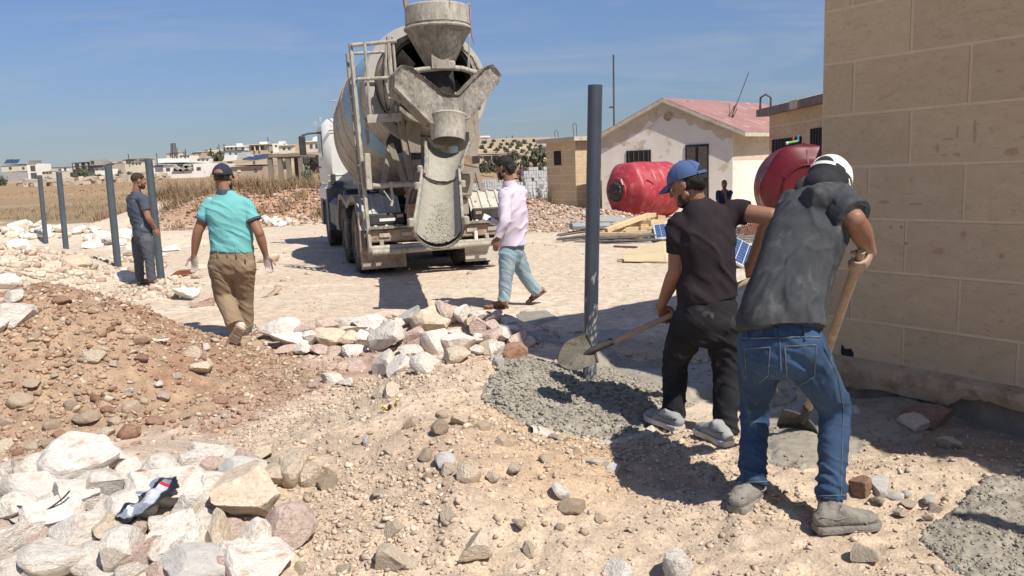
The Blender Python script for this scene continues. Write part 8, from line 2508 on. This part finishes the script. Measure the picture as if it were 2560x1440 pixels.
# ---------------------------------------------------------------- man in blue jeans, digging at the wall
def man_jeans():
    e = person('man in blue jeans, charcoal shirt and white cap bending over a shovel by the wall')
    q = PD
    side = nrm([.80, -.50, 0])
    pelvis, waist, chest, neck = q(1948, 850, 3.04), q(1950, 795, 3.06), q(2012, 600, 3.24), q(2066, 488, 3.40)
    H = Head(q(2074, 462, 3.47), (.52, .50, -.68), (.42, .50, .75), 1.0)
    shl = [q(1985, 520, 3.48), q(2078, 508, 3.26)]; elb = [q(1950, 690, 3.62), q(2136, 548, 3.14)]
    blade = G(1998, 1082); ha = q(2150, 640, 3.25); hd = nrm(blade - ha)
    hb = blade + hd * .12
    hp = ha + hd * .045
    b = MB(); H.skull(b, neck)
    limb(b, [pelvis, waist, chest, neck], [(.11, .075), (.11, .075), (.13, .09), (.07, .07)], side, n=20)
    # right hand: fist over the top of the handle
    yv = nrm(np.array([-.30, -.25, -.25]) - hd * (np.array([-.30, -.25, -.25]) @ hd))
    w1 = grip(b, hp + np.array([0, 0, 0]), hd, hp - yv * .3 + np.array([.0, .0, .10]), 1.06, -1)
    wl = q(1905, 930, 3.40)
    wr = [wl, w1]
    hand(b, wl, (-.1, .2, -.95), (-.4, -.6, .5), -1, .4)
    for i in (0, 1):
        limb(b, [chest * .3 + shl[i] * .7, shl[i], shl[i] * .5 + elb[i] * .5, elb[i]], [.058, .056, (.052, .052), (.043, .044)], (0, 1, 0))
        limb(b, [elb[i] + (shl[i] - elb[i]) * .05, elb[i] * .70 + wr[i] * .30, elb[i] * .35 + wr[i] * .65, wr[i]], [.043, (.049, .047), (.040, .038), (.030, .026)], (0, 1, 0))
    fuse('body', b, .0050, m_skin2, e, 2, None, lambda P: sstep(.13, .02, np.linalg.norm(P - hp, axis=1)) * .8)
    s_ = MB()
    limb(s_, [q(1952, 826, 3.03), q(1952, 795, 3.05), q(1975, 710, 3.13), chest, q(2040, 535, 3.34), q(2060, 500, 3.40), neck + [.01, .01, .03]], [(.172, .142), (.168, .138), (.156, .132), (.160, .130), (.152, .110), (.108, .088), (.066, .066)], side, n=32, sq=2.3, round_ends=(False, False))
    limb(s_, [chest * .4 + shl[1] * .6 + [0, 0, .06], shl[1] + [0, 0, .01], shl[1] * .45 + elb[1] * .55 + [0, 0, .01], shl[1] * .10 + elb[1] * .90], [.090, (.086, .084), (.080, .080), (.070, .072)], (0, 1, 0), round_ends=(True, False))
    limb(s_, [chest * .4 + shl[0] * .6, shl[0], elb[0], wl * .5 + elb[0] * .5], [.085, .078, .066, .055], (0, 1, 0), round_ends=(True, False))
    sp = [(shl[1] + (elb[1] - shl[1]) * .5, .13, .011), (q(1960, 800, 2.95), .16, .010), (q(2040, 650, 3.1), .12, .010), (q(2050, 780, 2.95), .1, .011), (q(1935, 680, 3.1), .12, .006)]
    sh = fuse('shirt', s_, .0072, m_greysh, e, 3, folds(61, (10, 10, 3.0), .0085, sp, -.6, .3, .0022, .40))
    d = nrm(elb[1] - shl[1]); ce = shl[1] * .12 + elb[1] * .88
    c = MB(); limb(c, [ce - d * .055, ce - d * .02, ce + d * .012], [(.084, .086), (.088, .090), (.083, .085)], (0, 1, 0), n=24, round_ends=(False, False)); fuse('rolled_cuff', c, .005, m_greysh, sh, 2, folds(5, (9, 9, 9), .004, (), .4, 0))
    # strip of bare back above the belt
    knees = [q(1888, 1012, 3.42), q(2084, 1018, 3.20)]; ank = [q(1880, 1208, 3.33), q(2078, 1248, 3.08)]
    hips = [q(1906, 868, 3.12), q(2000, 868, 3.02)]
    tr = trousers(e, m_denim, q(1950, 858, 3.06), q(1950, 803, 3.08), hips, knees, ank, side, (.166, .134), .094, .070, .061, .0062, 63, 1.35, .064, 1.3)
    # waistband, belt loops, back pockets and outer seam stand proud of the denim
    from mathutils.bvhtree import BVHTree
    dg_ = bpy.context.evaluated_depsgraph_get()
    bt = BVHTree.FromPolygons([v.co[:] for v in tr.data.vertices], [tuple(p.vertices) for p in tr.data.polygons])
    def on_cloth(px, py, off=.003):
        d_ = ray(px, py); h = bt.ray_cast(Vector((0, 0, CAM_H)), Vector(d_))
        return None if h[0] is None else np.array(h[0]) + np.array(h[1]) * off
    def strip(name, pix, r, mat):
        pts = [on_cloth(*p, r * .5) for p in pix]; pts = [p for p in pts if p is not None]
        if len(pts) > 1: MB().tube(pts, r, 5).build(name, mat, tr, True)
    lin = lambda a_, b_, n_=10: [(a_[0] + (b_[0] - a_[0]) * t, a_[1] + (b_[1] - a_[1]) * t) for t in np.linspace(0, 1, n_)]
    m_thread = M('denim_seam', (.045, .075, .125), (.13, .15, .165), scale=30, rough=.95)
    strip('waist_seam', lin((1846, 846), (2048, 842), 16), .0035, m_thread)
    for px in (1868, 1940, 2010): strip('belt_loop', lin((px, 818), (px + 2, 850), 4), .0062, m_denim)
    for (x0, y0, x1, y1) in ((1862, 872, 1925, 960), (1962, 866, 2040, 962)):
        strip('back_pocket', lin((x0, y0), (x1, y0 - 4)) + lin((x1, y0 - 4), (x1 - 4, y1 - 22), 8) + lin((x1 - 4, y1 - 22), ((x0 + x1) / 2, y1), 6) + lin(((x0 + x1) / 2, y1), (x0 + 5, y1 - 18), 6) + lin((x0 + 5, y1 - 18), (x0, y0), 8), .0026, m_thread)
    strip('side_seam', lin((2052, 850), (2094, 940), 10) + lin((2094, 940), (2108, 1020), 8) + lin((2108, 1020), (2102, 1240), 18), .0024, m_thread)
    strip('seat_seam', lin((1950, 850), (1952, 930), 10), .0026, m_thread)
    strip('hem', lin((2042, 1240), (2112, 1238), 8), .0032, m_thread); strip('hem', lin((1842, 1206), (1918, 1204), 8), .0032, m_thread)
    # boots
    h1 = G(2040, 1330); t1 = h1 + np.array([.262, .02, .005])
    bo = shoe('boot', m_boot, m_boot, e, h1 + [0, 0, .0], t1, (0, 0, 1), ank[1] + [-.01, 0, -.03], .051, sole=.026, high=True, lace=m_handle)
    h0 = G(1838, 1284); t0 = h0 + np.array([.17, .20, .0])
    shoe('boot', m_boot, m_boot, e, h0 + [0, 0, .0], t0, (0, 0, 1), ank[0] + [-.01, -.01, -.03], .051, sole=.026, high=True, lace=m_handle)
    # head cloth and cap
    H.shell('head_cloth', m_blackcloth, e, .007, [((0, -.020, .005), (.090, .108, .090)), ((0, -.055, -.055), (.082, .080, .085)), ((0, .0, -.06), (.080, .085, .07))], lambda P: .005 * fbm(P * 18, 2, 3), 3)
    H.cap(e, m_whitecap, m_blackcloth, 1.0, -.03, m_whitecap)
    H.eyes(e)
    MB().tube([H.p(-.085, -.05, -.01), H.p(-.10, .0, -.06), H.p(-.095, .03, -.13)] if False else [H.p(.092, -.03, .0), H.p(.11, -.01, -.06), H.p(.105, .02, -.13)], .003, 6).build('cap_cord', m_plate, e, True)
    shovel('shovel with a long wooden handle standing in wet concrete by the wall', ha - hd * .03, hb, 0, (-.5, -.75, .3), r=.0205)
man_jeans()

# ---------------------------------------------------------------- two far men
def man_seated():
    e = person('man in a dark blue shirt sitting with chin in hand by the white house')
    D = 23.5; q = lambda x, y, d=D: PD(x, y, d)
    pelvis, chest, neck = q(1812, 525), q(1811, 492, D - .05), q(1811, 475, D - .08)
    H = Head(q(1811, 460, D - .12), (-.1, -1, -.15), (0, 0, 1), 1.0)
    b = MB(); H.skull(b, neck)
    limb(b, [pelvis, chest, neck], [(.13, .10), (.15, .11), (.07, .07)], (1, 0, 0))
    shl = [q(1796, 482), q(1826, 482)]; elb = [q(1794, 508, D - .25), q(1817, 505, D - .30)]; wr = [q(1812, 515, D - .35), q(1811, 475, D - .28)]
    for i in (0, 1):
        limb(b, [shl[i], elb[i]], [.055, .045], (0, 1, 0)); limb(b, [elb[i], wr[i]], [.044, .03], (0, 1, 0))
    hand(b, wr[0], (.9, -.1, -.2), (0, -.6, .8), 1, .5); hand(b, wr[1], (-.2, .2, .9), (0, -1, 0), 1, .9)
    fuse('body', b, .011, m_skin2, e, 2, None, lambda P: np.zeros(len(P)))
    s_ = MB(); limb(s_, [pelvis, chest, q(1811, 481, D - .04), neck], [(.18, .14), (.19, .14), (.16, .11), (.07, .07)], (1, 0, 0), n=22, round_ends=(False, False))
    for i in (0, 1): limb(s_, [shl[i] + [0, 0, .01], shl[i] * .4 + elb[i] * .6], [.08, .072], (0, 1, 0))
    fuse('shirt', s_, .014, M('navy_blue_cotton', (.025, .045, .10), (.035, .06, .12), scale=6, rough=.9), e, 3, folds(3, (5, 5, 14), .006))
    z0 = tz(pelvis[0], pelvis[1])
    kn = [q(1794, 535, D - .45), q(1830, 535, D - .45)]
    an = [np.array([k[0], k[1] - .05, z0 + .10]) for k in kn]
    trousers(e, m_slatep, pelvis, pelvis + [0, 0, .12], [pelvis + [-.09, -.05, 0], pelvis + [.09, -.05, 0]], kn, an, (1, 0, 0), (.18, .14), .09, .075, .07, .014, 5)
    for a in an: shoe('shoe', m_sandal, m_sandal, e, np.array([a[0], a[1] + .06, z0]), np.array([a[0], a[1] - .2, z0]), (0, 0, 1), a, .047, voxel=.012)
    H.shell('hair', m_hair2, e, .01, [((0, -.022, .035), (.080, .096, .086))]); H.shell('beard', m_hair2, e, .01, [((0, .055, -.085), (.05, .036, .035))]); H.eyes(e)
    st = MB().box((pelvis[0], pelvis[1] + .02, (z0 + pelvis[2] - .13) / 2), (.40, .30, pelvis[2] - .13 - z0), bev=.02).build('cement_block', m_cblock)
    tag(st, 'cement block serving as seat for the man by the white house', 'cement block')
man_seated()
def man_maroon():
    e = person('man in a maroon t-shirt standing behind the grey block stack')
    D = 45.5; q = lambda x, y, d=D: PD(x, y, d)
    z0 = tz(*q(1302, 480)[:2])
    H = Head(q(1304, 417), (.3, -.9, -.1), (0, 0, 1), 1.05)
    top_ = H.c[2]
    pelvis, waist, chest, neck = [np.array([H.c[0], D, z]) for z in (top_ - .72, top_ - .58, top_ - .35, top_ - .15)]
    b = MB(); H.skull(b, neck); limb(b, [pelvis, waist, chest, neck], [(.14, .1), (.14, .1), (.16, .11), (.07, .07)], (1, 0, 0))
    shl = [chest + [-.19, 0, .10], chest + [.19, 0, .10]]; elb = [chest + [-.27, -.06, -.16], chest + [.27, -.06, -.16]]; wr = [chest + [-.06, -.26, -.20], chest + [.06, -.26, -.20]]
    for i in (0, 1):
        limb(b, [shl[i], elb[i]], [.055, .045], (0, 1, 0)); limb(b, [elb[i], wr[i]], [.044, .03], (0, 1, 0)); hand(b, wr[i], ((1, -1)[i] * .8, -.3, .2), (0, -.8, .5), 1 if i == 0 else -1, .6)
    fuse('body', b, .014, m_skin, e, 2, None, lambda P: np.zeros(len(P)))
    s_ = MB(); limb(s_, [pelvis, waist, chest, chest + [0, 0, .12], neck], [(.19, .14), (.19, .14), (.20, .14), (.17, .11), (.07, .07)], (1, 0, 0), n=20, round_ends=(False, False))
    for i in (0, 1): limb(s_, [shl[i], shl[i] * .4 + elb[i] * .6], [.08, .075], (0, 1, 0))
    fuse('tshirt', s_, .018, M('maroon_cotton', (.085, .025, .035), (.11, .035, .045), scale=6, rough=.9), e, 2)
    an = [np.array([pelvis[0] + s * .10, D, z0 + .10]) for s in (-1, 1)]; kn = [(pelvis + [s * .09, -.03, 0]) * .5 + a * .5 for s, a in zip((-1, 1), an)]
    trousers(e, m_slatep, pelvis, waist, [pelvis + [-.09, 0, -.02], pelvis + [.09, 0, -.02]], kn, an, (1, 0, 0), (.18, .13), .09, .075, .07, .018, 6)
    for a in an: shoe('shoe', m_sandal, m_sandal, e, np.array([a[0], a[1] + .06, z0]), np.array([a[0], a[1] - .2, z0]), (0, 0, 1), a, .047, voxel=.014)
    H.shell('hair', m_hair, e, .012, [((0, -.022, .035), (.082, .098, .088))]); H.eyes(e)
man_maroon()

# ---------------------------------------------------------------- litter
m_foil = M('crumpled_foil', (.62, .64, .66), (.50, .53, .57), scale=12, rough=.28, metal=.7, bump=.5, bscale=16)
m_foilb = M('black_foil_print', (.012, .012, .015), (.03, .03, .035), scale=14, rough=.3, bump=.5, bscale=20)
P = G(372, 1300)
fp = empty('foil_packet', (P[0], P[1], P[2] + .02), 0, 'crumpled black and silver foil packet lying on the white rocks', 'packet')
cx = [(-.085, -.125), (-.03, -.16), (.05, -.14), (.075, -.06), (.10, .02), (.115, .10), (.06, .145), (.0, .15), (-.05, .10), (-.075, .02), (-.10, -.05)]
g = np.random.default_rng(6)
def packet_pt(u, v):
    a, b_ = nrm([.85, -.48, .02]) * 1.15, nrm([.42, .80, .34])
    n = np.cross(a, b_)
    w = .004 * math.sin(u * 60 + v * 25) + .004 * math.sin(v * 70 - u * 30) + .012 * float(fbm(np.array([[u * 18, v * 18]]), 3, 4)[0])
    return a * u * .85 + b_ * v * .85 + n * w + np.array([0, 0, .085])
N = 44
grid = []
for i in range(N + 1):
    for j in range(N + 1):
        u, v = -.12 + .25 * i / N, -.16 + .32 * j / N
        grid.append((u, v))
keep = poly_sd(np.array([p[0] for p in grid]), np.array([p[1] for p in grid]), cx) > -.006
def patch_faces(test):
    V = [packet_pt(u, v) for u, v in grid]; F = []
    for i in range(N):
        for j in range(N):
            a = i * (N + 1) + j; q = (a, a + N + 1, a + N + 2, a + 1)
            if all(keep[k] for k in q) and test(sum(grid[k][0] for k in q) / 4, sum(grid[k][1] for k in q) / 4): F.append(q)
    return V, F
isblack = lambda u, v: (u + v * .10 > .062) or v > .125 or abs(u + .025 - v * .18) < .011 or (v < -.10 and u > .02)
isred = lambda u, v: (.085 < v < .105 and -.0 < u < .055) or (u < -.075 and -.10 < v < -.07)
isprint = lambda u, v: (-.04 < v < .085 and .0 < u < .055)
for nm, mt, tst in (('foil', m_foil, lambda u, v: not isblack(u, v) and not isred(u, v) and not isprint(u, v)), ('black_panel', m_foilb, lambda u, v: isblack(u, v) and not isred(u, v)), ('red_strip', M('red_foil', (.5, .03, .05), rough=.35), isred), ('text_panel', M('grey_print', (.55, .57, .60), (.40, .42, .46), scale=90, rough=.4, stretch=(.2, 1, 1)), lambda u, v: isprint(u, v) and not isred(u, v) and not isblack(u, v))):
    MB().add(*patch_faces(tst)).build(nm, mt, fp, True, fix=False)
P = G(975, 1025)
wr_ = empty('wrapper', (P[0], P[1], P[2] + .005), .3, 'small crumpled yellow wrapper lying on the spoil', 'wrapper')
V = []; F = []
for i in range(9):
    for j in range(5):
        V.append((-.055 + .11 * i / 8, -.018 + .036 * j / 4, .012 + .010 * math.sin(i * 1.9) + .008 * math.sin(j * 2.3 + i) + (.030 if i > 6 else 0)))
for i in range(8):
    for j in range(4): F.append((i * 5 + j, i * 5 + 5 + j, i * 5 + 6 + j, i * 5 + j + 1))
m_yel = M('yellow_foil', (.62, .48, .03), (.50, .35, .02), scale=30, rough=.4)
MB().add(V, [f for k, f in enumerate(F) if not 12 <= k <= 19]).build('foil', m_yel, wr_, True, fix=False)
MB().add(V, [f for k, f in enumerate(F) if 12 <= k <= 19]).build('dark_print', M('dark_print', (.06, .02, .03), rough=.4), wr_, True, fix=False)
for px, py, lab in ((405, 859, 'scrap of white paper on the brown mound'), (1085, 640, None)):
    if lab is None: continue
    P = G(px, py); mb = MB().prism([(-.05, -.02, .02), (.05, -.03, .03), (.055, .03, .03), (-.04, .035, .025)], (0, 0, .003)); o = mb.build('paper_scrap', m_plate); o.location = P; tag(o, lab, 'paper')
pts = [G(x, y) + [0, 0, h] for x, y, h in ((-20, 1312, .10), (60, 1322, .10), (110, 1330, .09), (160, 1318, .12), (185, 1305, .14))]
tag(MB().tube(catmull(pts, 5), .004, 6).build('wire', m_black, None, True), 'thin black wire lying across the white rocks at the left edge', 'wire')
P0, P1 = G(415, 700), G(475, 690)
tag(MB().prism([P0 + [0, 0, .02], P0 * .5 + P1 * .5 + [0, -.05, .12], P1 + [0, 0, .10], P1 + [0, .1, .02]], (0, .12, .01)).build('rusty_plate', m_rustbar), 'rusty bent plate lying right of the fourth post', 'metal plate')
